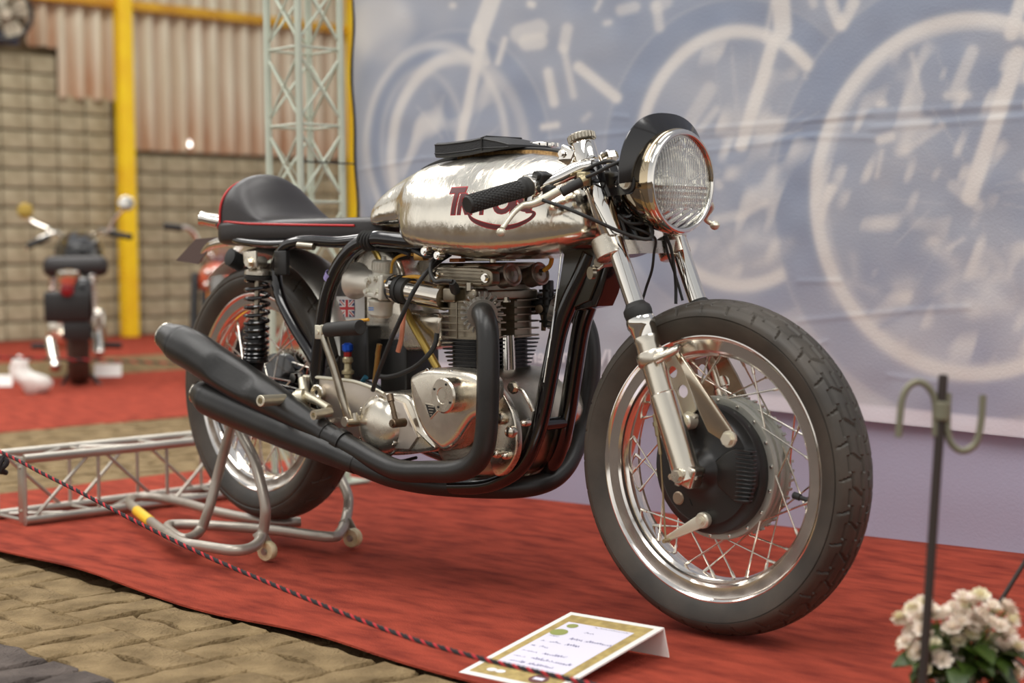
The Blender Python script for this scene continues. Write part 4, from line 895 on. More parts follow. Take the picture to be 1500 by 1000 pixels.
part('tyre', tyre_geo(.306, .0505, groove_front), M['tyre'], wf, angle=30)
lace(wf, [(-.010, .121), (.038, .121)], phase=.05)
# alloy brake drum with pale riveted flange
g = Geo(); lathe(g, [(-.014, .112), (-.016, .116), (-.016, .1295), (-.013, .131), (-.005, .131), (-.003, .126), (.006, .125), (.007, .129), (.012, .129), (.013, .124), (.032, .122), (.034, .128), (.042, .128), (.044, .126), (.044, .04), (.044, 0)], (0, 0, 0), (0, 1, 0), 96)
for k in range(48):
    a = 2*PI*k/48; box(g, (.1285*math.cos(a), .040, .1285*math.sin(a)), (.005, .010, .005), rot=Matrix.Rotation(-a, 3, 'Y'))
part('brake_drum', g, M['drum'], wf, label='grey alloy brake drum with riveted rim')
for k in range(18):
    a = 2*PI*k/18+.1; g = Geo(); lathe(g, [(0, .0035), (.002, .003), (.003, 0)], (.1245*math.cos(a), -.016, .1245*math.sin(a)), (0, -1, 0), 10); part('rivet', g, M['chrome'], wf)
# black brake plate
g = Geo(); lathe(g, [(-.010, .1175), (-.034, .1185), (-.040, .1155), (-.042, .104), (-.046, .099), (-.048, .065), (-.051, .042), (-.058, .031), (-.072, .0235), (-.080, .018), (-.080, 0)], (0, 0, 0), (0, 1, 0), 72)
part('brake_plate', g, M['black_satin'], wf, label='black painted brake plate')
c0 = V(FC)
def wf_local(p): return Matrix.Rotation(-.0351, 3, 'Z') @ (V(p)-c0)
def WL(px, py, y): return wf_local(P(px, py, y))
g = Geo(); po = [WL(*q, -.050) for q in [(1046, 676), (1060, 664), (1076, 656), (1100, 660), (1106, 680), (1104, 712), (1094, 738), (1078, 736), (1052, 712)]]
prism(g, [(p.x, p.z) for p in po], -.038, -.055, bev=.004); part('air_scoop', g, M['black_satin'], wf)
for k in range(13):
    t = k/12; a = WL(1076+3*math.sin(t*PI), 658+t*74, -.058); b = WL(1104+3*math.sin(t*PI)-6*t, 662+t*72, -.058); g = Geo(); m_ = (a+b)/2; m_.y = -.058
    d = (b-a); box(g, m_, (d.length*.95, .012, .0026), rot=Matrix.Rotation(-math.atan2(d.z, d.x), 3, 'Y'), bev=.0008); part('cooling_fin', g, M['black_gloss'], wf)
g = Geo(); q = WL(995, 729, -.047); lathe(g, [(0, .0125), (.004, .0125), (.006, .010), (.006, 0)], (q.x, -.044, q.z), (0, -1, 0), 24); part('inspection_cap', g, mat('aged_cap', (150, 132, 112), .6, .4), wf)
for (px, py, L_, rz) in ((1013, 735, .014, 1.1), (1036, 728, .018, 1.9), (1030, 750, .03, -.3)):
    g = Geo(); q = WL(px, py, -.047); box(g, (q.x, -.0475, q.z), (L_, .002, .0015), rot=Matrix.Rotation(rz, 3, 'Y')); part('rib', g, M['black_gloss'], wf)
# brake cam lever and pull rod
g = Geo(); a = WL(1029, 762, -.058); b = WL(974, 790, -.064); lathe(g, [(0, .012), (.006, .0145), (.014, .0145), (.017, .012), (.017, 0)], (a.x, -.046, a.z), (0, -1, 0), 24); bolt(g, (a.x, -.063, a.z), (0, -1, 0), .006, .005)
d = (b-a); pl_ = [];
u = V((d.x, d.z)).normalized(); nrm2 = V((-u.y, u.x))
pol = [(a.x+nrm2.x*.012, a.z+nrm2.y*.012), (b.x+nrm2.x*.005, b.z+nrm2.y*.005), (b.x+u.x*.005, b.z+u.y*.005), (b.x-nrm2.x*.005, b.z-nrm2.y*.005), (a.x-nrm2.x*.012, a.z-nrm2.y*.012)]
prism(g, pol, -.054, -.062, bev=.0015); part('brake_lever', g, M['alu_lever'], wf, label='pale alloy brake lever')
g = Geo(); a = WL(960, 606, -.085); b = WL(968, 665, -.082); c = WL(975, 792, -.074); d_ = WL(958, 540, -.083)
cyl(g, a, a.lerp(b, .55), .0055, 12, bev=.001); cyl(g, a.lerp(b, .55), b, .0038, 12); cyl(g, b, c, .0018, 8); cyl(g, c-V((0, .006, 0)), c+V((0, .010, 0)), .004, 12); cyl(g, a.lerp(b, .2)-V((0, 0, .0)), a.lerp(b, .3), .0075, 6); tube(g, [tuple(a), tuple(a.lerp(d_, .5)+V((-.004, 0, 0))), tuple(d_)], .0028, 8, smooth=5)
part('brake_cable_adjuster', g, M['brass_steel'], wf)
g = Geo(); cyl(g, (0, -.115, 0), (0, .115, 0), .0085, 16); cyl(g, (0, -.09, 0), (0, -.07, 0), .013, 20, bev=.002); part('axle', g, M['chrome'], wf)
g = Geo(); q = wf_local(P(1180, 736, -.01)); a_ = math.atan2(q.z, q.x); cyl(g, (.200*math.cos(a_), 0, .200*math.sin(a_)), (.165*math.cos(a_), 0, .165*math.sin(a_)), .0042, 12); cyl(g, (.178*math.cos(a_), 0, .178*math.sin(a_)), (.163*math.cos(a_), 0, .163*math.sin(a_)), .0065, 12, bev=.001); part('tyre_valve', g, M['rubber'], wf)

wr = wheel_root('wheel', RC, 0, 'rear wheel carried clear of the carpet by the paddock stand')
part('tyre', tyre_geo(.3132, .054, groove_rear), M['tyre'], wr, angle=30)
lace(wr, [(-.030, .045), (.035, .085)], phase=.02)
g = Geo(); lathe(g, [(-.055, .0), (-.055, .018), (-.040, .022), (-.036, .048), (-.030, .050), (-.026, .034), (.018, .036), (.022, .092), (.040, .095), (.052, .090), (.058, .03), (.07, .02), (.07, 0)], (0, 0, 0), (0, 1, 0), 48); part('hub', g, M['black_gloss'], wr)
g = Geo(); cyl(g, (0, -.14, 0), (0, .14, 0), .009, 16); part('axle', g, M['steel'], wr)
g = Geo(); lathe(g, [(.060, .02), (.060, .095), (.066, .095), (.066, .02), (.060, .02)], (0, 0, 0), (0, 1, 0), 60)
for k in range(46): a = 2*PI*k/46; box(g, (.098*math.cos(a), .063, .098*math.sin(a)), (.008, .005, .005), rot=Matrix.Rotation(-a, 3, 'Y'))
part('sprocket', g, M['steel'], wr)
def T(pts, r, y=None, sm=8, seg=16):
    """pts: (px, py, y) control points -> a smooth tube"""
    g = Geo(); q = [tuple(P(a, b, c)) for a, b, c in pts]; tube(g, q, r, seg, smooth=sm); return g
# ---------------------------------------------------------------- tank
def tank_sections():
    # x, half width, z bottom, z top, shoulder roundness, bottom inset
    rows = [(.502, .070, .767, .790), (.508, .088, .758, .812), (.525, .097, .755, .836), (.56, .101, .754, .858), (.60, .104, .753, .875), (.625, .108, .750, .883), (.637, .118, .734, .886), (.650, .128, .716, .889), (.672, .136, .709, .893), (.72, .144, .701, .898), (.80, .151, .692, .9025), (.88, .154, .687, .903), (.96, .152, .688, .899), (1.03, .145, .694, .887), (1.08, .134, .703, .868), (1.115, .118, .712, .845), (1.14, .096, .722, .815), (1.152, .072, .738, .785), (1.157, .040, .752, .770)]
    c = cr(rows, 3); return [tuple(float(v) for v in r) for r in c]
def tank_ring(x, w, zb, zt, n=52):
    out = []; h = zt-zb; zc = zb+h*.34
    for k in range(n):
        a = 2*PI*k/n; ca, sa = math.cos(a), math.sin(a)
        if sa >= 0: ex = 1.02; ez = .92; z = zc+(zt-zc)*abs(sa)**ez; y = w*math.copysign(abs(ca)**.86, ca)
        else: z = zc-(zc-zb)*abs(sa)**.42; y = w*math.copysign(abs(ca)**.40, ca)*(1-.10*abs(sa))
        out.append(V((x, y, z)))
    return out
g = Geo(); loft(g, [tank_ring(*s) for s in tank_sections()])
tank = bp('tank', g, M['tank'], label='hand polished bare alloy fuel tank', angle=60)
sub = tank.modifiers.new('smooth', 'SUBSURF'); sub.levels = 1; sub.render_levels = 1
dg = bpy.context.evaluated_depsgraph_get(); ev_ = tank.evaluated_get(dg); tm = ev_.to_mesh()
bvh = BVHTree.FromPolygons([tank.matrix_world @ v.co + V((.7, 0, 0)) if False else v.co + V((.7, 0, 0)) for v in tm.vertices], [tuple(p.vertices) for p in tm.polygons]); ev_.to_mesh_clear()
def on_tank(x, z, off=.0008):
    h = bvh.ray_cast(V((x, -.6, z)), V((0, 1, 0)))
    if h[0] is None: return V((x, -.15, z))
    return h[0]+V((0, -off, 0)) if h[1] is None else h[0]+V((0, -1, 0))*off
def decal(vs, fs, m, name, off, cell=.006):
    bm = bmesh.new(); bv = [bm.verts.new((v[0], 0, v[1])) for v in vs]
    for f in fs:
        try: bm.faces.new([bv[i] for i in f])
        except ValueError: pass
    xs = [v[0] for v in vs]; zs = [v[1] for v in vs]
    for ax, lo, hi in ((0, min(xs), max(xs)), (2, min(zs), max(zs))):
        k = lo+cell
        while k < hi:
            co = (k, 0, 0) if ax == 0 else (0, 0, k); no = (1, 0, 0) if ax == 0 else (0, 0, 1)
            bmesh.ops.bisect_plane(bm, geom=bm.verts[:]+bm.edges[:]+bm.faces[:], plane_co=co, plane_no=no); k += cell
    bm.verts.index_update(); g = Geo(); g.add([on_tank(v.co.x, v.co.z, off) for v in bm.verts], [tuple(v.index for v in f.verts) for f in bm.faces]); bm.free()
    return part(name, g, m, tank, smooth=True)
TY0 = -.148
lets = [('T', 655, 313, 37, .95), ('R', 671, 313, 29, .9), ('I', 688, 313, 29, .9), ('T', 699, 313, 29, .9), ('O', 722, 312, 29, 1.05), ('N', 745, 311, 29, 1.2)]
for (ch, px, py, hp, wsx) in lets:
    q = P(px, py, TY0); H = hp*mpp(q)/.70; vs, fs = text_geo(ch, H, bold=H*.055); vs2, fs2 = text_geo(ch, H, bold=H*.028)
    wf_ = 1.08*wsx; sh = .08
    decal([(q.x+(x+sh*z)*wf_, q.z+z) for x, z, _ in vs], fs, M['letter_edge'], 'letter_edge', .0006)
    decal([(q.x+(x+sh*z)*wf_, q.z+z) for x, z, _ in vs2], fs2, M['letter'], 'letter', .0011)
sw = cr([(688, 313, 2), (696, 322, 6), (712, 329, 8), (732, 333, 8), (752, 331, 6.5), (770, 322, 5), (777, 313, 4.5), (772, 309, 4), (762, 307, 5), (752, 300, 6)], 8)
for (nm, k, mm, of) in (('swoosh_edge', 1.0, M['letter_edge'], .0004), ('swoosh', .74, M['letter'], .0009)):
    vs = []; 
    for i, c in enumerate(sw):
        d = sw[min(i+1, len(sw)-1)]-sw[max(i-1, 0)]; n_ = np.array([-d[1], d[0]])/max(1e-6, math.hypot(d[0], d[1])); w = c[2]*.5*k
        for s_ in (-1, 1): q = P(c[0]+n_[0]*w*s_, c[1]+n_[1]*w*s_, TY0); vs.append((q.x, q.z))
    decal(vs, [(2*i, 2*i+1, 2*i+3, 2*i+2) for i in range(len(sw)-1)], mm, nm, of, cell=.01)
# strap, cork, filler cap
def ztop(x): 
    h = bvh.ray_cast(V((x, 0, 1.2)), V((0, 0, -1))); return h[0].z if h[0] else .8
g = Geo(); vs = []; xs = [.60+.535*k/40 for k in range(41)]
for x in xs:
    z = ztop(x)
    for (y, dz) in ((-.020, .003), (-.020, .0085), (-.016, .0105), (.016, .0105), (.020, .0085), (.020, .003)): vs.append((x, y, z+dz))
g.add(vs, [(i*6+k, i*6+(k+1) % 6, (i+1)*6+(k+1) % 6, (i+1)*6+k) for i in range(40) for k in range(6)]+[(0, 1, 2, 3, 4, 5), tuple(40*6+k for k in range(6))[::-1]]); bp('tank_strap', g, M['rubber'], label='black rubber strap over the tank')
g = Geo(); vs = []; xs = [.72+.36*k/30 for k in range(31)]
for x in xs:
    z = ztop(x)
    for (y, dz) in ((-.024, -.004), (-.0235, .0045), (.0235, .0045), (.024, -.004)): vs.append((x, y, z+dz))
g.add(vs, [(i*4+k, i*4+(k+1) % 4, (i+1)*4+(k+1) % 4, (i+1)*4+k) for i in range(30) for k in range(4)]+[(0, 1, 2, 3), tuple(30*4+k for k in range(4))[::-1]]); bp('cork_pad', g, M['cork'], label='cork padding beneath the strap')
g = Geo(); q = P(792, 216, .06); lathe(g, [(-.012, .030), (.002, .033), (.006, .037), (.011, .037), (.014, .033), (.017, .018), (.018, 0)], (q.x, .06, q.z-.004), (0, 0, 1), 36)
for k in range(14): a = 2*PI*k/14; cyl(g, (q.x+.036*math.cos(a), .06+.036*math.sin(a), q.z+.001), (q.x+.036*math.cos(a), .06+.036*math.sin(a), q.z+.008), .0035, 8)
bp('filler_cap', g, M['chrome'], label='chrome fuel filler cap')
g = Geo(); cyl(g, (q.x, .06, q.z-.05), (q.x, .06, q.z-.012), .028, 30); bp('filler_neck', g, M['alu_pol'])

# ---------------------------------------------------------------- seat
def seat_ring(x, w, zb, zt, r=.018, n=40):
    out = []
    for k in range(n):
        a = 2*PI*k/n; ca, sa = math.cos(a), math.sin(a); e = .38
        out.append(V((x, w*math.copysign(abs(ca)**e, ca), (zb+zt)/2+(zt-zb)/2*math.copysign(abs(sa)**e, sa))))
    return out
srow = [(-.062, .05, .742, .768), (-.058, .085, .735, .778), (-.045, .108, .729, .785), (-.02, .119, .726, .788), (.05, .122, .728, .789), (.15, .121, .730, .786), (.28, .115, .730, .785), (.40, .104, .729, .784), (.48, .094, .728, .783), (.515, .086, .729, .781), (.53, .07, .728, .775)]
g = Geo(); loft(g, [seat_ring(*[float(v) for v in r]) for r in cr(srow, 4)]); seat = bp('seat', g, M['leather'], label='black leather single seat with red piping', angle=60)
def hump_h(x):
    return float(np.interp(x, [-.060, -.055, -.045, -.03, -.01, .01, .035, .06, .09, .12, .15, .18, .22], [0, .045, .084, .110, .119, .118, .106, .082, .048, .020, .006, .001, 0]))
secs = []
for k in range(30):
    x = -.060+.28*k/29; h = max(.001, hump_h(x)); w = .112*min(1, .55+.45*((x+.060)/.02)) if x < -.04 else .112-.02*max(0, (x-.1)/.12); ring = []
    for j in range(25):
        a = PI*j/24; ring.append(V((x, -w*math.cos(a)*1.0, .780+h*math.sin(a)**.72)))
    for j in range(8): t = (j+1)/9; ring.append(V((x, w-2*w*t, .778)))
    secs.append(ring)
g = Geo(); loft(g, secs); part('hump', g, M['leather'], seat, angle=60)
# red piping: around the seat edge, and over the hump
pts = []
for r in [tuple(float(v) for v in q) for q in cr(srow, 4)]:
    if r[0] < .47: zp = float(np.interp(r[0], [-.06, -.03, .0, .1, .3, .5], [.758, .783, .783, .776, .769, .763])); u_ = (zp-(r[2]+r[3])/2)/((r[3]-r[2])/2); pts.append((r[0], -r[1]*max(0, 1-min(1, abs(u_))**(2/.38))**(.38/2)-.0008, zp))
pts = pts[2:]; pp = [(pts[0][0]-.004, -.05, .776)]+pts
g = Geo(); tube(g, pts, .0028, 10); part('piping', g, M['piping'], seat)
g = Geo(); pts2 = [(p[0], -p[1], p[2]) for p in pts]; tube(g, pts2, .0028, 10); part('piping', g, M['piping'], seat)
g = Geo(); pts = [(-.030+.0*math.sin(PI*j/40), -.1135*math.cos(PI*j/40), .782+.107*math.sin(PI*j/40)**.72) for j in range(41)]; tube(g, pts, .0028, 10); part('piping', g, M['piping'], seat)

# ---------------------------------------------------------------- rear mudguard
g = Geo(); secs = []
for k in range(34):
    a = math.radians(150-132*k/33 if True else 0); R_ = .357; ring = []
    for j in range(13):
        b = math.radians(-78+156*j/12); y = .062*math.sin(b)/math.sin(math.radians(78)); r = R_-.020*(1-math.cos(b)); ring.append(V((.033+r*math.cos(a), y, .3686+r*math.sin(a))))
    for j in range(13):
        b = math.radians(78-156*j/12); y = .060*math.sin(b)/math.sin(math.radians(78)); r = R_-.0018-.020*(1-math.cos(b)); ring.append(V((.033+r*math.cos(a), y, .3686+r*math.sin(a))))
    secs.append(ring)
g2 = Geo(); secs2 = [s for k, s in enumerate(secs) if 6 <= k]
loft(g2, secs2); bp('rear_mudguard', g2, mat('brushed_guard', (206, 202, 192), .75, .38), label='polished alloy rear mudguard')
# tail lamp and rear fairing bracket (chrome indicator at the seat tail)
g = Geo(); a = P(303, 320, -.055); b = P(322, 326, -.055); d = (b-a).normalized(); lathe(g, [(-.030, .0), (-.029, .012), (-.024, .016), (.0, .0165), (.020, .016), (.026, .018), (.032, .018), (.034, .013), (.034, 0)], a.lerp(b, .45), V((-.75, -.6, .18)), 28); tl_ = bp('tail_lamp', g, M['chrome'], label='chrome tail lamp')
g = Geo(); cyl(g, P(318, 326, -.05), P(338, 340, -.04), .010, 14); cyl(g, P(326, 330, -.05), P(330, 352, -.04), .012, 14, bev=.003); part('lamp_stalk', g, M['black_gloss'], tl_)

g = Geo(); a, b, c, d = P(259, 381, -.06), P(291, 387, -.06), P(320, 347, -.06), P(288, 350, -.06); n_ = (b-a).cross(d-a).normalized()*.0025
g.add([a, b, c, d, a+n_, b+n_, c+n_, d+n_], [(0, 1, 2, 3), (7, 6, 5, 4), (0, 4, 5, 1), (1, 5, 6, 2), (2, 6, 7, 3), (3, 7, 4, 0)]); bp('number_plate', g, mat('brown_plate', (92, 72, 66), .3, .35), label='blank brown number plate below the tail lamp', smooth=False)
g = Geo(); tube(g, [tuple(P(*q)) for q in [(294, 383, -.05), (298, 370, -.055), (310, 359, -.06), (330, 354, -.062), (352, 353, -.065), (372, 357, -.07)]], [.003, .008, .012, .014, .013, .008], 12, smooth=5); bp('mudguard_tip', g, M['alu_pol'], label='pale curved tip of the rear mudguard')
# ---------------------------------------------------------------- frame
FY = -.112
fr_pts_front = [(866, 372, -.022), (852, 405, -.026), (835, 440, -.029), (820, 480, -.031), (807, 540, -.034), (795, 600, -.037), (782, 645, -.041), (762, 682, -.048), (730, 703, -.060), (690, 711, -.080), (620, 708, -.100), (560, 690, -.115), (500, 664, -.115), (470, 640, -.115)]
g = T(fr_pts_front, .0185)
fr = bp('frame', g, M['black_gloss'], label='glossy black duplex tube frame')
def mir(pts): out = [P(a, b, c) for a, b, c in pts]; return [(p.x, -p.y, p.z) for p in out]
g = Geo(); tube(g, mir(fr_pts_front), .0185, 16, smooth=8); part('frame_tube', g, M['black_gloss'], fr)
loop = [(882, 350, -.03), (860, 352, -.05), (800, 354, -.080), (700, 357, -.088), (620, 355, -.094), (575, 351, -.106), (548, 350, -.112), (520, 362, -.114), (498, 388, -.116), (482, 425, -.118), (473, 470, -.118), (467, 520, -.118), (464, 570, -.118), (468, 620, -.117), (478, 650, -.115)]
g = T(loop, .0175); part('frame_tube', g, M['black_gloss'], fr)
g = Geo(); tube(g, mir(loop), .0175, 16, smooth=8); part('frame_tube', g, M['black_gloss'], fr)
# rear subframe
rs = [(548, 348, -.108), (500, 354, -.112), (460, 352, -.116), (436, 354, -.12), (417, 362, -.12), (405, 385, -.12), (405, 410, -.12), (412, 440, -.12), (432, 480, -.12), (452, 512, -.12), (466, 536, -.12)]
g = T(rs, .0135); part('subframe_tube', g, M['black_gloss'], fr)
g = Geo(); tube(g, mir(rs), .0135, 14, smooth=8); part('subframe_tube', g, M['black_gloss'], fr)
g = Geo(); tube(g, [tuple(P(432, 356, -.118)), tuple(P(390, 357, -.118)), tuple(P(350, 352, -.112)), tuple(P(330, 342, -.10))], .010, 12, smooth=6); part('seat_rail', g, M['black_gloss'], fr)
g = Geo(); tube(g, [tuple(P(533, 360, -.10)), tuple(P(500, 358, -.112)), tuple(P(450, 358, -.115)), tuple(P(430, 360, -.118))], .0045, 10, smooth=5); cyl(g, P(437, 359, -.135), P(460, 361, -.125), .008, 12); part('seat_bolt_rail', g, M['steel'], fr)
# headstock and gussets
g = Geo(); h0 = V((1.135, 0, .86)); h1 = V((1.207, 0, .70)); cyl(g, h0, h1, .034, 30, bev=.004); part('headstock', g, M['black_gloss'], fr)
gp = [(826, 372), (864, 362), (884, 352), (886, 372), (874, 410), (862, 440), (836, 452), (813, 455)]
for sy in (-1, 1):
    g = Geo(); q = [P(a, b, -.032) for a, b in gp]; prism(g, [(p.x, p.z) for p in q], -.046*-sy*-1 if False else sy*.026, sy*.032, bev=.0015); part('gusset', g, M['gusset'], fr)
g = Geo(); q = [P(a, b, 0) for a, b in [(838, 365), (905, 352), (905, 385), (893, 430), (885, 448), (852, 455)]]; prism(g, [(p.x, p.z) for p in q], .025, -.025, bev=.004); part('head_box', g, M['black_gloss'], fr)
g = Geo(); cyl(g, V(P(791, 622, -.038)), V((P(791, 622, -.038).x, .038, P(791, 622, -.038).z)), .013, 16); part('cross_tube', g, M['black_gloss'], fr)
g = Geo()
for k in range(4): q = P(534+4.5*k, 352, -.112); lathe(g, [(-.0025, .0195), (0, .0225), (.0025, .0195)], q, (1, 0, -.12), 24)
part('cable_tie_wrap', g, M['rubber'], fr)
g = Geo(); q = P(487, 406, -.117); lathe(g, [(-.008, .0185), (.008, .0185), (.008, .0175), (-.008, .0175), (-.008, .0185)], q, P(482, 420, -.117)-P(492, 395, -.117), 24); part('tape_band', g, mat('lilac_tape', (140, 128, 176), 0, .6), fr, label='lilac tape band')
# swinging arm
sa = [(466, 590, -.10), (440, 580, -.112), (410, 572, -.118), (385, 567, -.118), (368, 565, -.118)]
g = T(sa, .016); cyl(g, P(466, 590, -.12), V((P(466, 590, -.12).x, .12, P(466, 590, -.12).z)), .018, 18); q = V((.0, -.118, RC[2])); box(g, (.0, -.118, RC[2]), (.075, .010, .036), bev=.003)
tube(g, mir(sa), .016, 14, smooth=6); box(g, (.0, .118, RC[2]), (.075, .010, .036), bev=.003); bp('swinging_arm', g, M['black_gloss'])
# black inner panels
g = Geo(); q0 = P(470, 470, -.10); q1 = P(540, 560, -.10); box(g, ((q0.x+q1.x)/2-.02, .02, (q0.z+q1.z)/2-.005), (.10, .16, .12), bev=.006); bp('battery_box', g, M['black_satin'])
g = Geo(); q = P(585, 540, .0); box(g, (q.x, .03, q.z), (.09, .10, .145), bev=.006); bp('battery', g, M['black_satin'])

# ---------------------------------------------------------------- shocks
def shock(y, sgn, full=True):
    tp = P(378, 384, -.145); bt = P(374, 552, -.145); 
    if sgn > 0: tp.y = -tp.y; bt.y = -bt.y
    d = (bt-tp); L_ = d.length; d = d.normalized()
    g = Geo(); cyl(g, tp+d*(.12*L_), tp+d*(.58*L_), .0065, 14); sh = bp('shock_absorber', g, M['steel'], label='rear spring and damper unit')
    g = Geo(); lathe(g, [(.50*L_, .0), (.50*L_, .018), (.52*L_, .021), (.86*L_, .021), (.90*L_, .019), (.97*L_, .014), (.99*L_, 0)], tp, d, 24); part('damper_body', g, M['black_satin'], sh)
    g = Geo(); lathe(g, [(.055*L_, .012), (.06*L_, .022), (.075*L_, .030), (.105*L_, .031), (.115*L_, .024), (.115*L_, 0)], tp, d, 30); part('spring_cap', g, M['alu_cast'], sh)
    g = Geo(); lathe(g, [(.105*L_, .024), (.12*L_, .0315), (.150*L_, .030), (.155*L_, .020)], tp, d, 30); part('rubber_seat', g, M['rubber'], sh)
    g = Geo(); ps = []; _, u, w = frame_of(d)
    for k in range(0, 12*24+1):
        t = k/(12*24); turns = 12*t; # progressive winding
        s_ = .15+.70*(1-(1-t)**1.45 if True else t); a = 2*PI*turns; ps.append(tuple(tp+d*(s_*L_)+(u*math.cos(a)+w*math.sin(a))*.0270))
    tube(g, ps, .0042, 8); part('coil_spring', g, M['black_gloss'], sh)
    g = Geo(); lathe(g, [(.83*L_, .020), (.835*L_, .030), (.86*L_, .0305), (.875*L_, .022)], tp, d, 30); part('spring_collar', g, M['black_satin'], sh)
    g = Geo(); cyl(g, tp+V((0, -.018*-sgn, 0)), tp+V((0, .018*-sgn, 0)), .014, 20, bev=.002); cyl(g, tp-d*.002, tp+d*(.08*L_), .011, 14); part('top_eye', g, M['alu_cast'], sh)
    g = Geo(); cyl(g, bt+V((0, -.016, 0)), bt+V((0, .016, 0)), .013, 20, bev=.002); part('bottom_eye', g, M['black_satin'], sh)
    g = Geo(); o = tp+V((0, sgn*.022, .012)); pl = [(o.x-.028, o.z+.012), (o.x+.022, o.z+.014), (o.x+.024, o.z-.022), (o.x+.002, o.z-.030), (o.x-.026, o.z-.012)]; prism(g, pl, o.y-sgn*.005, o.y, bev=.001); bolt(g, tp+V((0, sgn*.020, 0)), (0, sgn, 0), .010, .012)
    part('mount_plate', g, M['alu_satin'], sh)
shock(-.145, -1); shock(.145, 1)
g = Geo(); q = P(413, 385, -.128); box(g, q, (.045, .012, .055), bev=.002); bp('side_bracket', g, M['black_satin'])
g = Geo()
for k in range(6): lathe(g, [(-.003, .013), (0, .021), (.003, .013)], P(352, 385, -.09)+V((0, -.006*k, .003*k)), (0, 1, -.3), 24)
bp('rubber_boot', g, M['rubber'])

# ---------------------------------------------------------------- exhausts
def exhaust(pts, name, label):
    g = Geo(); q = []; rr = []
    for (a, b, y, r) in pts: p = P(a, b, y); q.append(tuple(p)); rr.append(r)
    tube(g, q, rr, 28, smooth=8, caps=False); return bp(name, g, M['exhaust'], label=label, angle=50)
up = [(706, 458, -.100, .0222), (707, 459, -.114, .0225), (710, 466, -.130, .0225), (714, 486, -.142, .0225), (715, 540, -.150, .0225), (714, 600, -.152, .0225), (712, 635, -.152, .0225), (706, 662, -.152, .0225), (690, 682, -.153, .0225), (664, 690, -.155, .0225), (630, 690.5, -.157, .0225), (600, 690.5, -.160, .0225), (576, 686, -.163, .0225), (552, 675, -.167, .0226), (525, 660, -.172, .0230), (500, 647, -.178, .0238), (478, 635, -.183, .0248)]
ex1 = exhaust(up, 'exhaust_pipe', 'right exhaust pipe, sweeping down and back to the upper silencer')
m1 = [(480, 636, -.1825, .0262), (470, 630, -.185, .0268), (440, 612, -.192, .031), (400, 587, -.200, .0385), (360, 563, -.208, .0435), (320, 538, -.216, .046), (290, 518, -.222, .047), (272, 508, -.225, .0465), (266, 504.5, -.226, .0455), (262, 502, -.227, .0445), (250, 495, -.229, .036), (243, 491, -.231, .031)]
mf1 = exhaust(m1, 'silencer', 'upper matt black megaphone silencer')
cen = P(352, 553, -.21); ax_ = (P(400, 587, -.200)-P(300, 522, -.220)).normalized(); nn_ = V((.18, -.86, .46)); nn_ = (nn_-ax_*nn_.dot(ax_)).normalized(); org_ = V((.7, 0, 0))
for v in mf1.data.vertices:                 # flattened scoop that clears the rider's foot
    r_ = v.co+org_-cen; al = r_.dot(ax_); h_ = r_.dot(nn_); lim = .028+.020*min(1, (abs(al)/.095)**4)
    if h_ > lim: v.co -= nn_*(h_-lim)
def mouth(pts, par):
    p1 = P(*pts[-1][:3]); p0 = P(*pts[-2][:3]); d = (p1-p0).normalized(); r = pts[-1][3]
    g = Geo(); lathe(g, [(-.002, r), (.002, r+.001), (.003, r-.001), (0, r-.004), (-.05, r-.006), (-.05, 0)], p1, d, 32); part('silencer_mouth', g, M['alu_satin'], par, label='bare metal silencer rim')
    g = Geo(); lathe(g, [(-.0495, r-.0062), (-.0495, 0)], p1, d, 24); part('baffle', g, M['black_satin'], par)
mouth(m1, mf1)
lo = [(772, 446, .105, .0222), (800, 442, .125, .0222), (838, 452, .165, .0222), (858, 480, .178, .0222), (865, 520, .178, .0222), (862, 570, .172, .0222), (852, 620, .155, .0222), (840, 660, .125, .0222), (822, 690, .085, .0222), (795, 707, .040, .0222), (755, 714, -.005, .0222), (700, 714, -.050, .0222), (650, 711, -.095, .0222), (610, 706, -.125, .0224), (575, 698, -.150, .0228), (545, 687, -.165, .0232), (522, 677, -.176, .0238)]
ex2 = exhaust(lo, 'exhaust_pipe', 'left exhaust pipe, curving out behind the frame tubes and back to the lower silencer')
m2 = [(524, 678, -.175, .0250), (512, 673, -.179, .0262), (480, 658, -.186, .032), (440, 641, -.191, .037), (400, 623, -.196, .0405), (360, 606, -.200, .042), (330, 593, -.203, .0425), (312, 585, -.205, .0415), (306, 582, -.206, .0405), (298, 578, -.207, .034), (292, 575, -.208, .028)]
mf2 = exhaust(m2, 'silencer', 'lower matt black megaphone silencer'); mouth(m2, mf2)
for (ex, (a, b, y)) in ((ex1, (503, 649, -.177)), (ex1, (560, 680, -.165)), (ex2, (545, 687, -.165))):
    pass
g = Geo(); p_ = P(500, 646, -.178); d_ = P(490, 641, -.18)-P(510, 653, -.176); lathe(g, [(-.010, .0245), (-.010, .0262), (.010, .0268), (.010, .025)], p_, d_, 28); part('pipe_clamp', g, M['exhaust'], ex1)
# finned collars at the ports
for (q, d) in ((P(706, 458, -.106), (1, -.75, -.35)), (V((P(706, 458, -.106).x, .106, P(706, 458, -.106).z)), (1, .75, -.35))):
    g = Geo(); lathe(g, [(-.012, .024), (-.012, .031), (.010, .031), (.010, .0235)], q, d, 30); D, u, w = frame_of(d)
    for k in range(22):
        a = 2*PI*k/22; box(g, q+u*(.036*math.cos(a))+w*(.036*math.sin(a)), (.014, .014, .0024), rot=Matrix((D, u*math.cos(a)+w*math.sin(a), w*math.cos(a)-u*math.sin(a))).transposed())
    bp('exhaust_collar', g, M['collar'], label='finned alloy exhaust collar')
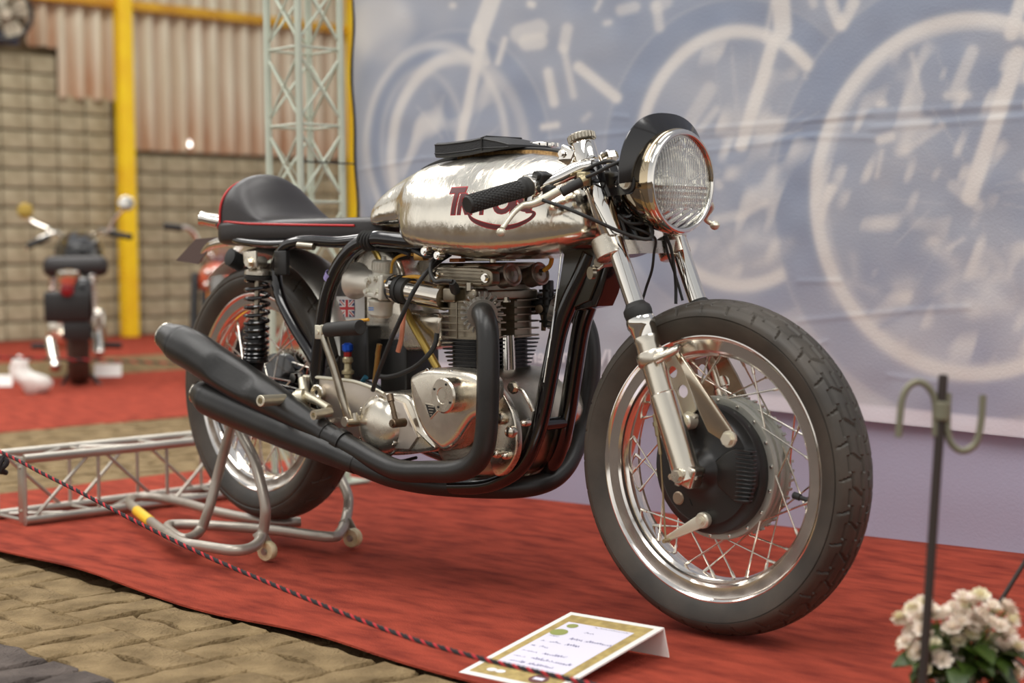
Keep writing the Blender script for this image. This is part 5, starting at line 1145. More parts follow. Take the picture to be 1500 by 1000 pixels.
# ---------------------------------------------------------------- engine
def rrect(x0, x1, y0, y1, r, n=5):
    out = []
    for (cx, cy, a0) in ((x1-r, y1-r, 0), (x0+r, y1-r, 90), (x0+r, y0+r, 180), (x1-r, y0+r, 270)):
        for k in range(n+1): a = math.radians(a0+90*k/n); out.append((cx+r*math.cos(a), cy+r*math.sin(a)))
    return out
def slab(g, poly, z0, z1, bev=0, mi=0):
    n = len(poly); c = (sum(p[0] for p in poly)/n, sum(p[1] for p in poly)/n)
    def ring(z, k): return [(c[0]+(x-c[0])*k, c[1]+(y-c[1])*k, z) for x, y in poly]
    rs = [ring(z0+bev, 1)] if not bev else [ring(z0, 1-bev*8), ring(z0+bev, 1)]
    rs += [ring(z1, 1)] if not bev else [ring(z1-bev, 1), ring(z1, 1-bev*8)]
    vs = [v for r in rs for v in r]; R_ = len(rs); fs = [(i*n+k, i*n+(k+1) % n, (i+1)*n+(k+1) % n, (i+1)*n+k) for i in range(R_-1) for k in range(n)]; fs += [tuple(range(n))[::-1], tuple((R_-1)*n+k for k in range(n))]; g.add(vs, fs, mi)
EX0, EX1 = .728, .850
zh0 = P(640, 495, -.105).z; zh1 = P(640, 441, -.105).z; zb0 = P(650, 552, -.10).z
print('engine z', zb0, zh0, zh1)
# crankcase
g = Geo(); cc = xz([(612, 560), (640, 545), (700, 545), (760, 550), (800, 562), (830, 590), (842, 620), (838, 650), (820, 690), (790, 712), (700, 712), (640, 700), (620, 660), (606, 610)], 0)
cc = [(.70, .442), (.735, .458), (.80, .464), (.86, .458), (.900, .438), (.930, .40), (.940, .345), (.930, .30), (.90, .262), (.85, .245), (.76, .245), (.72, .27), (.69, .32), (.685, .39)]
prism(g, rpoly(cc, 4), .09, -.085, bev=.014)
eng = bp('engine', g, M['alu_cast'], label='parallel twin engine with black finned barrels and alloy cases')
def ep(name, g, m, label=None, angle=35, kind=None): return part(name, g, m, eng, label, angle, True, kind)
# front plates / engine mounts, domed crankcase nuts
g = Geo(); fpz = [(.875, .445), (.915, .428), (.950, .385), (.962, .34), (.955, .295), (.92, .258), (.89, .262), (.875, .33), (.875, .40)]; prism(g, rpoly(fpz, 3), -.080, -.095, bev=.004); ep('engine_plate', g, M['alu_satin'])
for (px, py, y, r) in ((733, 612, -.100, .0135), (749, 632, -.098, .0125), (770, 619, -.098, .0075), (728, 664, -.10, .0095), (742, 667, -.098, .008)):
    g = Geo(); q = P(px, py, y); lathe(g, [(-.010, r), (.004, r), (.010, r*.8), (.013, r*.4), (.014, 0)], q, (.25, -1, 0), 20); ep('domed_nut', g, M['alu_satin'])
g = Geo(); tube(g, [tuple(P(752, 566, -.095)), tuple(P(765, 572, -.095)), tuple(P(775, 588, -.095)), tuple(P(781, 602, -.09))], .0042, 10, smooth=6); q = P(753, 567, -.095); bolt(g, q, (0, -1, 0), .010, .010); ep('oil_pipe', g, M['alu_satin'])
g = Geo(); q = P(828, 585, .10); lathe(g, [(0, .0), (0, .05), (.02, .056), (.05, .056), (.06, .05), (.062, 0)], (.86, .10, .37), (0, 1, 0), 40); ep('primary_cover', g, M['cover'], label='polished primary case')
g = Geo(); pc = rpoly([(.55, .38), (.60, .42), (.72, .42)]+[P(*q, .13).xz[:] for q in [(800, 556), (818, 562), (834, 582), (842, 606), (838, 640), (826, 668)]]+[(.80, .285), (.68, .29), (.58, .30)], 4); prism(g, pc, .10, .165, bev=.02); ep('primary_case', g, M['cover'])
# timing cover
tc_px = [(597, 556), (606, 546), (625, 539.5), (650, 540), (674, 543), (693, 548), (706, 558), (708, 580), (704, 606), (688, 616), (676, 632), (664, 650), (648, 661), (636, 654), (622, 640), (610, 618), (601, 590)]
g = Geo(); tcp = xz(tc_px, -.150); prism(g, rpoly(tcp, 3), -.095, -.150, bev=.016, seg=5); ep('timing_cover', g, M['cover'], label='polished pear-shaped timing cover', angle=50)
g = Geo(); pc_ = P(648, 579.5, -.188); R_ = .0355
lathe(g, [(-.042, R_), (-.003, R_), (0, R_-.003), (.0005, R_-.0033), (.0005, .0165), (-.0012, .0155), (-.0012, 0)], pc_, (0, -1, 0), 48); pcov = ep('points_cover', g, M['alu_satin'], label='round turned points cover')
g = Geo()
for k in range(4): a = PI/4+PI/2*k+.3; q = pc_+V((.026*math.cos(a), -.001, .026*math.sin(a))); lathe(g, [(0, .0025), (.0008, .0025), (.0008, 0)], q, (0, -1, 0), 10)
ep('points_cover_screw', g, M['black_satin'])
for (px, py) in ((625, 545), (660, 548), (691, 572), (681, 612), (658, 648)):
    g = Geo(); q = P(px, py, -.146); lathe(g, [(-.01, .0085), (.004, .0085), (.005, .0065), (.003, .006), (.003, 0)], (q.x, -.141, q.z), (0, -1, 0), 18); ep('cover_screw', g, M['chrome'])
# triangular patent badge
g = Geo(); bp_ = [P(*q, -.151) for q in [(622, 590), (638, 594), (641, 602), (630, 614)]]; prism(g, [(p.x, p.z) for p in bp_], -.149, -.1520); ep('badge', g, M['alu_satin'])
g = Geo(); bp_ = [P(*q, -.152) for q in [(623.5, 592), (636.5, 595), (639, 602), (630, 611.5)]]; prism(g, [(p.x, p.z) for p in bp_], -.151, -.1524); ep('badge_face', g, M['black_satin'])
g = Geo()
for k in range(4):
    a = P(626+k*1.1, 594.5+k*4.2, -.1527); b = P(637-k*1.3, 596.5+k*3.7, -.1527); box(g, (a+b)/2, ((b-a).length*.8, .0006, .0017))
ep('badge_marks', g, M['alu_satin'])
# gearbox
g = Geo(); gb = rpoly([P(*q, -.115).xz[:] for q in [(508, 606), (514, 590), (530, 580), (560, 574), (596, 578), (612, 600), (622, 630), (640, 656), (610, 664), (570, 667), (540, 660), (520, 640)]], 4); prism(g, gb, -.02, -.118, bev=.010); ep('gearbox_case', g, M['cover'], angle=50)
g = Geo(); gc = P(553, 624, -.13)
prof = [(0, .068), (.006, .069), (.010, .066), (.020, .062), (.030, .052), (.036, .040), (.040, .024), (.041, 0)]
lathe(g, prof, (gc.x, -.112, gc.z), (0, -1, 0), 56); ep('gearbox_cover', g, M['cover'], label='domed polished gearbox cover', angle=60)
for k in range(6):
    a = .5+2*PI*k/6; g = Geo(); q = (gc.x+.0605*math.cos(a), -.126, gc.z+.0605*math.sin(a)); lathe(g, [(0, .006), (.006, .006), (.007, .0045), (.005, .004), (.005, 0)], q, (0, -1, 0), 16); ep('cover_screw', g, M['chrome'])
# gear operating arm
g = Geo(); a = P(577, 620, -.165); b = P(573, 588, -.158); cyl(g, (a.x, -.135, a.z), (a.x, -.170, a.z), .0095, 20, bev=.0015); bolt(g, (a.x, -.170, a.z), (0, -1, 0), .006, .004)
cyl(g, (a.x, -.158, a.z), b, .0055, 12); cyl(g, b, P(571, 578, -.156), .0075, 12); ep('gear_arm', g, M['aged_steel'])
# link rod forward of the plate
# kickstart
g = Geo(); k0 = P(511, 617, -.165); cyl(g, (k0.x, -.12, k0.z), (k0.x, -.178, k0.z), .0125, 24, bev=.002); cyl(g, P(523, 616, -.155)+V((-.006, 0, 0)), P(519, 613, -.155)+V((0, 0, .012)), .007, 12); ks = bp('kickstart_lever', g, M['steel'], label='steel kickstart lever with folding rubber pedal')
g = Geo(); tube(g, [tuple(k0+V((0, 0, .004))), tuple(P(506, 598, -.172)), tuple(P(498, 570, -.178)), tuple(P(488, 535, -.185)), tuple(P(478, 505, -.19)), tuple(P(474, 492, -.19))], [.0115, .0095, .0095, .0088, .0088, .0095], 14, smooth=7); part('lever_arm', g, M['steel'], ks)
g = Geo(); q = P(471, 486, -.19); box(g, q+V((0, -.008, 0)), (.022, .0045, .03), bev=.0015); box(g, q+V((0, .008, 0)), (.022, .0045, .03), bev=.0015); cyl(g, q+V((0, -.013, 0)), q+V((0, .013, 0)), .005, 12); cyl(g, q, P(484, 484, -.19), .0085, 14); part('clevis', g, M['alu_lever'], ks)
g = Geo(); a = P(480, 483, -.19); b = P(528, 479, -.205); lathe(g, [(0, .0125), (.002, .0155), ((b-a).length-.004, .0165), ((b-a).length, .0145), ((b-a).length, .006), ((b-a).length-.002, 0)], a, b-a, 28); part('pedal_rubber', g, M['rubber'], ks)
g = Geo(); tube(g, [tuple(P(481, 476, -.175)), tuple(P(505, 472, -.17)), tuple(P(540, 468, -.16))], .0035, 8, smooth=5); bp('breather_hose', g, M['amber'])
# barrels
def notched(x0, x1, y0, y1, r, nd=.030, nw=.016):
    out = rrect(x0, x1, y0, y1, r); k = out.index(max(out[:6], key=lambda p: p[0])) if False else 0
    return [(x1, nw)]+[(p[0], p[1]) for p in out]+[(x1, -nw), (x1-nd, -nw*.5), (x1-nd, nw*.5)]
def fin_stack(x0, x1, y0, y1, z0, z1, n, th, name, m, core=.014, grow=0.0, label=None):
    for k in range(n):
        t = k/(n-1); z = z0+(z1-z0)*t; ex = grow*(t-.5); g = Geo()
        slab(g, notched(x0-ex, x1+ex, y0-ex, y1+ex, .030), z-th/2, z+th/2); ep(name, g, m)
    g = Geo(); slab(g, notched(x0+core, x1-core, y0+core, y1-core, .028, .03, .02), z0-.004, z1+.004); ep(name+'_core', g, m, label=label)
M['fin_black'] = M['barrel']
fin_stack(EX0+.006, EX1-.006, -.093, .093, zb0+.008, zh0-.006, 9, .0026, 'barrel_fin', M['barrel'], core=.011, grow=.016)
fin_stack(EX0-.002, EX1+.004, -.098, .098, zh0+.002, zh1, 6, .0030, 'head_fin', M['alu_head'], core=.012)
# darker front faces: black barrel base flange with nuts
g = Geo(); slab(g, rrect(EX0+.005, EX1-.005, -.088, .088, .02), zb0-.022, zb0-.012); slab(g, rrect(EX0+.02, EX1-.02, -.08, .08, .02), zb0-.03, zb0+.01); ep('barrel_base', g, M['black_satin'])
for (px, py) in ((656, 541), (683, 543)):
    g = Geo(); q = P(px, py, -.098); bolt(g, V((q.x, -.09, zb0-.014)), (0, 0, 1), .008, .014); ep('base_nut', g, M['steel'])
for y in (-.06, .02, .07):
    g = Geo(); bolt(g, V((EX1+.002, y, zb0-.014)), (0, 0, 1), .007, .012); ep('base_nut', g, M['black_satin'])
g = Geo(); q = V((EX1+.010, -.012, zb0-.01)); 
for dy in (-.010, .010): cyl(g, (EX1-.006, dy*.9, zb0-.02), (EX1-.008, dy*.75, zh0+.004), .0085, 18)
ep('pushrod_tube', g, M['chrome'], label='chrome pushrod tubes between the cylinders')
# vertical ribs on head
g = Geo(); q = P(662, 468, -.112); box(g, (q.x, -.098, (zh0+zh1)/2), (.003, .003, zh1-zh0), bev=.0005); ep('head_rib', g, M['alu_head'])
# head upper casting and rocker boxes
zc1 = P(660, 418, -.09).z; zr1 = P(660, 385, -.09).z
g = Geo(); slab(g, rrect(EX0+.012, EX1-.010, -.080, .080, .02), zh1, zc1+.01); ep('head_upper', g, M['alu_head'])
for (x0, x1, nm) in ((EX0-.008, EX0+.050, 'r'), (EX1-.054, EX1+.002, 'f')):
    g = Geo(); box(g, ((x0+x1)/2, 0, (zc1+zr1)/2), (x1-x0, .176, zr1-zc1), bev=.010); rb_ = ep('rocker_box', g, M['alu_head'], label='alloy rocker box')
    for k in range(4):
        g = Geo(); z = zc1+.004+(zr1-zc1-.012)*k/3; box(g, ((x0+x1)/2, 0, z), (x1-x0+.008, .186, .0022), bev=.0006); ep('rocker_fin', g, M['alu_head'])
# finned side cover on right
g = Geo(); a = P(633, 402, -.108); b = P(718, 407, -.108); a = P(640, 403, -.098); b = P(716, 407, -.098)
sc_ = rpoly([(a.x, a.z+.016), ((a.x+b.x)/2, (a.z+b.z)/2+.019), (b.x, b.z+.017), (b.x+.012, b.z), (b.x, b.z-.016), ((a.x+b.x)/2, (a.z+b.z)/2-.019), (a.x, a.z-.016), (a.x-.012, a.z)], 4); prism(g, sc_, -.08, -.101, bev=.003)
d = b-a
for k in range(5):
    o = -.013+.0065*k; p0 = a+V((0, 0, o)); p1 = b+V((-.008, 0, o)); box(g, ((p0+p1)/2).xz.to_3d() if False else V(((p0.x+p1.x)/2, -.1025, (p0.z+p1.z)/2)), (d.length*.86, .005, .002), rot=Matrix.Rotation(-math.atan2(d.z, d.x), 3, 'Y'), bev=.0005)
ep('finned_cover', g, M['alu_head'], label='finned rocker side cover')
g = Geo(); bolt(g, V((a.x+.004, -.102, a.z+.002)), (0, -1, 0), .006, .008); ep('cover_bolt', g, M['chrome']); g = Geo(); bolt(g, V((b.x-.004, -.102, b.z)), (0, -1, 0), .007, .008); ep('cover_bolt', g, M['chrome'])
# rocker inspection caps facing forward
for (px, py, y) in ((749, 402, -.045), (790, 401, .045)):
    q = P(px, py, y); g = Geo(); D = V((1, -.05, .25)); lathe(g, [(-.03, .022), (-.008, .022), (-.006, .0245), (.004, .0245), (.006, .021), (.003, .017), (.006, .012), (.006, 0)], q, D, 30); box(g, q+D.normalized()*.008, (.01, .008, .010)); ep('rocker_cap', g, M['aged_alu'], label='round rocker cap')
g = Geo(); tube(g, [tuple(P(797, 396, .04)), tuple(P(806, 388, .04)), tuple(P(808, 376, .03)), tuple(P(803, 366, .02))], .0048, 10, smooth=6); cyl(g, P(790, 397, .045), P(800, 395, .04), .004, 10, mi=1); part('breather_pipe', g, [M['amber'], M['black_satin']], eng)
# front head bosses, plug, manifold blocks
g = Geo(); 
for (px, py, w, h) in ((660, 432, .036, .03), (692, 432, .032, .026)): q = P(px, py, -.10); box(g, q+V((0, .012, 0)), (w, .04, h), bev=.006)
box(g, (EX1-.008, 0, zh1+.012), (.02, .16, .02), bev=.004); ep('head_boss', g, M['alu_head'])
g = Geo(); q = P(668, 428, -.115); r_ = P(662, 412, -.135); lathe(g, [(0, .008), (.004, .010), (.018, .010), (.022, .008), (.03, .0075), (.03, 0)], q, r_-q, 16); ep('spark_plug_cap', g, M['rubber'])
g = Geo(); tube(g, [tuple(P(663, 412, -.135)), tuple(P(650, 411, -.14)), tuple(P(638, 412, -.135)), tuple(P(631, 400, -.13)), tuple(P(632, 385, -.12)), tuple(P(642, 375, -.09)), tuple(P(655, 368, -.06))], .0042, 10, smooth=7); ep('plug_lead', g, M['rubber'])
g = Geo(); q = P(688, 421, -.105); cyl(g, q-V((0, 0, .006)), q+V((0, 0, .010)), .008, 6); q = P(752, 438, -.08); 
for px, py in ((706, 440), (724, 440), (742, 438)): bolt(g, P(px, py, -.085)-V((0, 0, .006)), (0, 0, 1), .006, .01)
ep('head_nut', g, M['steel'])
# far finned cylinder head stay bits and horn-like regulator in front
g = Geo(); q = P(803, 437, .09)
for k in range(5): slab(g, rrect(q.x-.018, q.x+.018, q.y-.014, q.y+.014, .008), q.z-.05+.016*k, q.z-.045+.016*k)
cyl(g, q-V((0, 0, .06)), q+V((0, 0, .038)), .012, 16, bev=.002); ep('finned_clutch_adjuster', g, M['black_satin'])
g = Geo(); lathe(g, [(0, .006), (.010, .009), (.02, .009), (.022, 0)], P(795, 452, .09), (.4, -1, 0), 14); tube(g, [tuple(P(796, 458, .085)), tuple(P(797, 470, .085)), tuple(P(796, 484, .085))], [.008, .006, .005], 10); ep('small_tap', g, M['aged_steel'])
# head steady brackets
g = Geo(); a = P(676, 377, -.04); b = P(755, 379, -.0); box(g, (a+b)/2, ((b-a).length, .006, .012), rot=Matrix.Rotation(math.atan2(b.y-a.y, b.x-a.x), 3, 'Z'), bev=.001); q = P(722, 378, -.03); cyl(g, q-V((0, 0, .012)), q+V((0, 0, .014)), .007, 12); box(g, P(722, 372, -.03), (.012, .05, .006), bev=.001); ep('head_steady', g, M['alu_satin'])
g = Geo(); q = P(670, 381, -.06); box(g, q, (.030, .02, .008), bev=.002); ep('orange_clip', g, mat('orange_clip', (190, 110, 60), 0, .5))

# ---------------------------------------------------------------- carburettors
def carb(y, nm='carburettor', full=True):
    ax0 = P(521, 411, -.072); ax1 = P(642, 434, -.072); d = (ax1-ax0); L_ = d.length; d = d.normalized(); off = V((0, y+.072, 0)); o = ax0+off
    g = Geo(); lathe(g, [(0, .040), (.001, .0415), (.003, .0415), (.008, .0375), (.018, .033), (.036, .0295), (.070, .0270), (.070, .0)], o, d, 44); 
    lathe(g, [(0.0005, .040), (.010, .0355), (.026, .029), (.06, .023), (.06, 0)], o, d, 44)
    c = bp('carburettor', g, M['alu_bell'], label='alloy carburettor with flared bellmouth')
    up = V((0, 0, 1)); up = (up-d*up.dot(d)).normalized(); sd = d.cross(up)
    R3 = Matrix((d, sd, up)).transposed()
    g = Geo(); m0 = o+d*.092; box(g, m0, (.055, .046, .050), rot=R3, bev=.008); cyl(g, m0-up*.01, m0+up*.032, .0225, 30, bev=.002); box(g, m0+d*.028, (.012, .060, .056), rot=R3, bev=.004); lathe(g, [(.120, .022), (.135, .0225)], o, d, 30)
    for dx, dz in ((-.018, .010), (.004, .016), (-.020, -.014), (.012, -.012)): q = m0+d*dx-sd*(-.0) +up*dz; bolt(g, q+V((0, -.022, 0)), (0, -1, 0), .0055, .010)
    box(g, m0-up*.020+V((0, -.026, 0)), (.05, .006, .010), rot=R3, bev=.002); part('carburettor_body', g, M['carb'], c)
    g = Geo(); m1 = m0+up*.030; lathe(g, [(0, .0235), (.004, .0250), (.022, .0250), (.025, .022), (.026, .006), (.034, .005), (.034, 0)], m1, up, 36)
    for k in range(24): a = 2*PI*k/24; box(g, m1+up*.013+d*(.025*math.cos(a))+sd*(.025*math.sin(a)), (.002, .002, .016), rot=R3 @ Matrix.Rotation(a, 3, 'Z'))
    part('knurled_top', g, M['carb'], c)
    g = Geo(); fb = m0-up*.066; lathe(g, [(0, 0), (0.001, .020), (.008, .0255), (.030, .0265), (.034, .029), (.038, .029), (.042, .022)], fb-up*.004, up, 36); part('float_bowl', g, M['carb'], c)
    q = fb+up*.014
    for dz in (0, .0045):
        g = Geo(); vs = []
        for k in range(9):
            a = math.radians(-128+54*k/8) if True else 0; rr = .0269; 
            for h_ in (-.001, .001): vs.append(q+V((rr*math.cos(a), rr*math.sin(a), dz+h_)))
        g.add(vs, [(2*k, 2*k+1, 2*k+3, 2*k+2) for k in range(8)]); part('blue_stripe', g, mat('blue_print', (70, 120, 190), 0, .5) if 'bp' not in M else M['bp'], c)
    g = Geo(); lathe(g, [(.132, .021), (.132, .029), (.158, .029), (.158, .0315), (.166, .0315), (.166, .029), (.186, .028), (.186, .020)], o, d, 32); part('rubber_sleeve', g, M['rubber'], c)
    g = Geo(); lathe(g, [(.142, .0298), (.142, .0305), (.152, .0305), (.152, .0298)], o, d, 32); box(g, o+d*.147+V((0, -.030, .006)), (.012, .008, .010), rot=R3, bev=.001); part('hose_clip', g, M['chrome'], c)
    g = Geo(); lathe(g, [(.178, .0235), (.225, .0245), (.228, .027), (.300, .027)], o, d, 32); part('inlet_stub', g, M['alu_pol'], c)
    g = Geo(); tube(g, [tuple(m0+up*.012+d*.020+V((0, -.02, 0))), tuple(m0+up*.015+d*.045+V((0, -.018, 0))), tuple(m0+up*.030+d*.09), tuple(m0+up*.034+d*.13)], .0042, 10, smooth=6); part('fuel_pipe', g, M['amber'], c)
    return c
M['bp'] = mat('blue_print', (70, 120, 190), 0, .5)
carb(-.072); carb(.062)
# throttle cables and pipes around the carburettor
def tb(name, pts, r, m, label=None): g = Geo(); tube(g, [tuple(P(*p)) for p in pts], r, 10, smooth=8); return bp(name, g, M[m], label=label)
tb('control_cable', [(660, 372, -.06), (640, 385, -.09), (622, 402, -.125), (604, 430, -.145), (590, 460, -.152), (574, 495, -.152), (562, 525, -.150), (552, 552, -.145), (546, 572, -.14)], .0048, 'rubber')
tb('oil_hose', [(640, 488, -.085), (637, 505, -.09), (627, 520, -.095), (608, 537, -.10), (585, 548, -.105), (565, 552, -.11), (552, 549, -.115)], .0052, 'rubber')
tb('brass_tube', [(595, 455, -.03), (605, 476, -.035), (622, 506, -.045), (642, 541, -.055)], .0085, 'brass_tube', 'brass coloured oil tube')
tb('fuel_pipe', [(592, 455, -.13), (590, 475, -.132), (588, 495, -.132), (583, 515, -.132)], .0052, 'copper_pipe', 'short copper coloured pipe end')
tb('fuel_pipe', [(573, 400, -.07), (575, 385, -.07), (583, 376, -.07), (600, 372, -.07), (617, 378, -.07)], .0032, 'amber')
tb('fuel_pipe', [(548, 365, -.06), (556, 380, -.06), (562, 392, -.06)], .007, 'brass_tube')
tb('control_cable', [(600, 372, -.09), (580, 366, -.095), (560, 366, -.1), (545, 362, -.11)], .0045, 'rubber')
tb('control_cable', [(655, 375, -.09), (640, 371, -.1), (625, 375, -.105), (605, 366, -.1)], .005, 'rubber')
for (px, py) in ((624, 368), (643, 374)):
    g = Geo(); q = P(px, py, -.12); cyl(g, q+V((0, -.008, 0)), q+V((0, .01, 0)), .0095, 18, bev=.002); cyl(g, q+V((0, -.010, 0)), q+V((0, -.007, 0)), .005, 12); bp('petrol_tap', g, M['chrome'])
g = Geo(); q = P(617, 375, -.09); box(g, q, (.03, .02, .018), bev=.003); cyl(g, q, q+V((0, 0, .04)), .007, 10); bp('petrol_tap', g, M['brass'])
# oil tank of alloy with union flag sticker
g = Geo(); ot = rpoly([P(*q, -.02).xz[:] for q in [(492, 480), (500, 440), (510, 400), (524, 372), (548, 358), (575, 372), (588, 400), (590, 455), (640, 458), (645, 475), (640, 508), (600, 514), (545, 513), (505, 506)]], 2)
prism(g, ot, .075, -.020, bev=.012); otk = bp('oil_tank', g, M['cover'], label='polished alloy oil tank with small flag sticker', angle=40)
g = Geo(); w0 = P(493, 470, -.075); w1 = P(534, 432, -.075); 
def fquad(gg, px0, py0, px1, py1, y, mi=0):
    a, b, c, d_ = P(px0, py1, y), P(px1, py1, y), P(px1, py0, y), P(px0, py0, y); gg.add([a, b, c, d_, a+V((0, .0012, 0)), b+V((0, .0012, 0)), c+V((0, .0012, 0)), d_+V((0, .0012, 0))], [(0, 1, 2, 3), (7, 6, 5, 4), (0, 4, 5, 1), (1, 5, 6, 2), (2, 6, 7, 3), (3, 7, 4, 0)], mi)
fquad(g, 493, 434, 534, 478, -.024); part('sticker_backing', g, M['paper'], otk, smooth=False)
SY = -.0255; fa, fb_, fc_, fd_ = 497, 439, 519, 464
g = Geo(); fquad(g, fa, fb_, fc_, fd_, SY); part('flag_sticker', g, mat('flag_blue', (52, 58, 110), 0, .5), otk, label='small union flag sticker', smooth=False)
def fstrip(g, x0, y0, x1, y1, w, y):
    d = V((x1-x0, y1-y0)).normalized(); n = V((-d.y, d.x))*w*.5; q = [P(x0+n.x, y0+n.y, y), P(x1+n.x, y1+n.y, y), P(x1-n.x, y1-n.y, y), P(x0-n.x, y0-n.y, y)]; g.add(q, [(0, 1, 2, 3)])
cx_, cy_ = (fa+fc_)/2, (fb_+fd_)/2; fw = M['paper']; fred = mat('flag_red', (196, 50, 56), 0, .5)
g = Geo(); fstrip(g, fa+1.5, fb_+1.5, fc_-1.5, fd_-1.5, 4.5, SY-.0003); fstrip(g, fa+1.5, fd_-1.5, fc_-1.5, fb_+1.5, 4.5, SY-.0004); part('white_saltire', g, fw, otk, smooth=False)
g = Geo(); fstrip(g, fa+1, fb_+1, fc_-1, fd_-1, 1.5, SY-.0006); fstrip(g, fa+1, fd_-1, fc_-1, fb_+1, 1.5, SY-.0006); part('red_saltire', g, fred, otk, smooth=False)
g = Geo(); fstrip(g, cx_, fb_, cx_, fd_, 7, SY-.0008); fstrip(g, fa, cy_, fc_, cy_, 7.5, SY-.0009); part('white_cross', g, fw, otk, smooth=False)
g = Geo(); fstrip(g, cx_, fb_, cx_, fd_, 3.8, SY-.0011); fstrip(g, fa, cy_, fc_, cy_, 4.2, SY-.0012); part('red_cross', g, fred, otk, smooth=False)
# fittings under the oil tank
g = Geo(); q = P(509, 502, -.10); lathe(g, [(0, .006), (.004, .0125), (.016, .0125), (.02, .009), (.02, 0)], q, (0, 0, -1), 18); fit_ = bp('oil_fitting', g, mat('anodised_blue', (30, 80, 190), .7, .3), label='blue anodised oil union')
g = Geo(); lathe(g, [(0, .009), (.010, .009), (.010, 0)], q-V((0, 0, .020)), (0, 0, -1), 16); part('red_union', g, mat('anodised_red', (150, 40, 36), .6, .35), fit_)
g = Geo(); z0 = q-V((0, 0, .030)); lathe(g, [(0, .008), (.004, .012), (.012, .012), (.016, .008), (.028, .009), (.032, .014), (.038, .014), (.040, .009), (.052, .009), (.056, .012), (.084, .012), (.086, 0)], z0, (0, 0, -1), 18); part('brass_union', g, M['brass_steel'], fit_)
tb('vent_hose', [(520, 572, -.09), (528, 563, -.09), (536, 552, -.09)], .006, 'teal', 'teal hose end')
g = Geo(); q = P(556, 504, -.11); cyl(g, q, P(553, 520, -.11), .006, 10, mi=0); cyl(g, P(554, 516, -.11), P(549, 560, -.11), .0058, 10, mi=0); part('drain_tube', g, M['brass'], otk)
# rearset plate, pegs, levers
g = Geo(); rp_ = [P(*q, -.122) for q in [(441, 548), (454, 552), (480, 555), (500, 556.5), (520, 559), (545, 568), (562, 577), (590, 590), (612, 640), (600, 658), (560, 656), (530, 646), (500, 632), (482, 615), (472, 600), (462, 585), (455, 570)]]
prism(g, [(p.x, p.z) for p in rp_], -.117, -.124, bev=.0015); pl = bp('rearset_plate', g, M['plate'], label='flat satin alloy footrest plate')
g = Geo(); tube(g, [tuple(P(438, 551, -.128)), tuple(P(460, 552, -.128)), tuple(P(500, 556, -.128)), tuple(P(520, 559, -.128)), tuple(P(545, 568, -.128)), tuple(P(563, 577, -.128))], .004, 10, smooth=5); part('plate_flange', g, M['alu_lever'], pl)
g = Geo(); q = P(470, 575, -.125); lathe(g, [(-.004, .019), (.014, .019), (.016, .0165), (.004, .0150), (.0, .010), (.0, 0)], q, (.2, -1, 0), 30); part('pivot_boss', g, M['alu_satin'], pl)
g = Geo(); q = P(439, 553, -.13); bolt(g, q, (0, -1, 0), .012, .02); part('plate_bolt', g, M['chrome'], pl)
g = Geo(); fa_ = P(430, 584, -.175); fb2 = V((fa_.x, -.285, fa_.z)); fb2 = P(381, 587, -.28)
D = fb2-fa_; Lg = D.length; lathe(g, [(0, .012), (Lg-.001, .0125), (Lg, .0115), (Lg, .007), (Lg-.012, .0065), (Lg-.012, 0)], fa_, D, 28); fp_ = bp('footpeg', g, M['peg'], label='knurled alloy rider footpeg')
g = Geo(); a = P(447, 582, -.16); cyl(g, fa_, a, .016, 22, bev=.003); lathe(g, [(0, .013), (.004, .020), (.020, .020), (.024, .012)], fa_+(a-fa_)*.2, (a-fa_), 24); part('footpeg_hub', g, M['peg'], fp_)
g = Geo(); a = P(446, 578, -.155); b = P(482, 598, -.165); c = P(455, 603, -.155)
tube(g, [tuple(P(443, 556, -.140)), tuple(P(445, 568, -.150)), tuple(a), tuple(P(466, 588, -.16)), tuple(b)], [.010, .011, .012, .0085, .009], 12, smooth=6); tube(g, [tuple(P(444, 590, -.155)), tuple(P(452, 600, -.155)), tuple(P(462, 604, -.158))], [.010, .008, .008], 12, smooth=5); part('link_lever', g, M['peg'], fp_)
g = Geo(); a = P(484, 603, -.165); b = P(459, 608, -.215); D = b-a; Lg = D.length; lathe(g, [(0, .010), (Lg, .0105), (Lg, .006), (Lg-.008, .0055), (Lg-.008, 0)], a, D, 24); part('brake_toe_peg', g, M['peg'], fp_)
g = Geo(); q = P(476, 621, -.128); cyl(g, q+V((0, .01, 0)), q+V((0, -.012, 0)), .009, 16, bev=.002); part('plate_spacer', g, M['alu_satin'], pl)
g = Geo(); a = P(525, 657, -.12); cyl(g, a, P(533, 661, -.13), .006, 10); part('side_bolt', g, M['brass'], pl)
# black rail under gearbox
g = Geo(); tube(g, [tuple(P(560, 668, -.09)), tuple(P(585, 675, -.09)), tuple(P(610, 670, -.09))], .0035, 8, smooth=5); bp('brake_cable', g, M['rubber'])
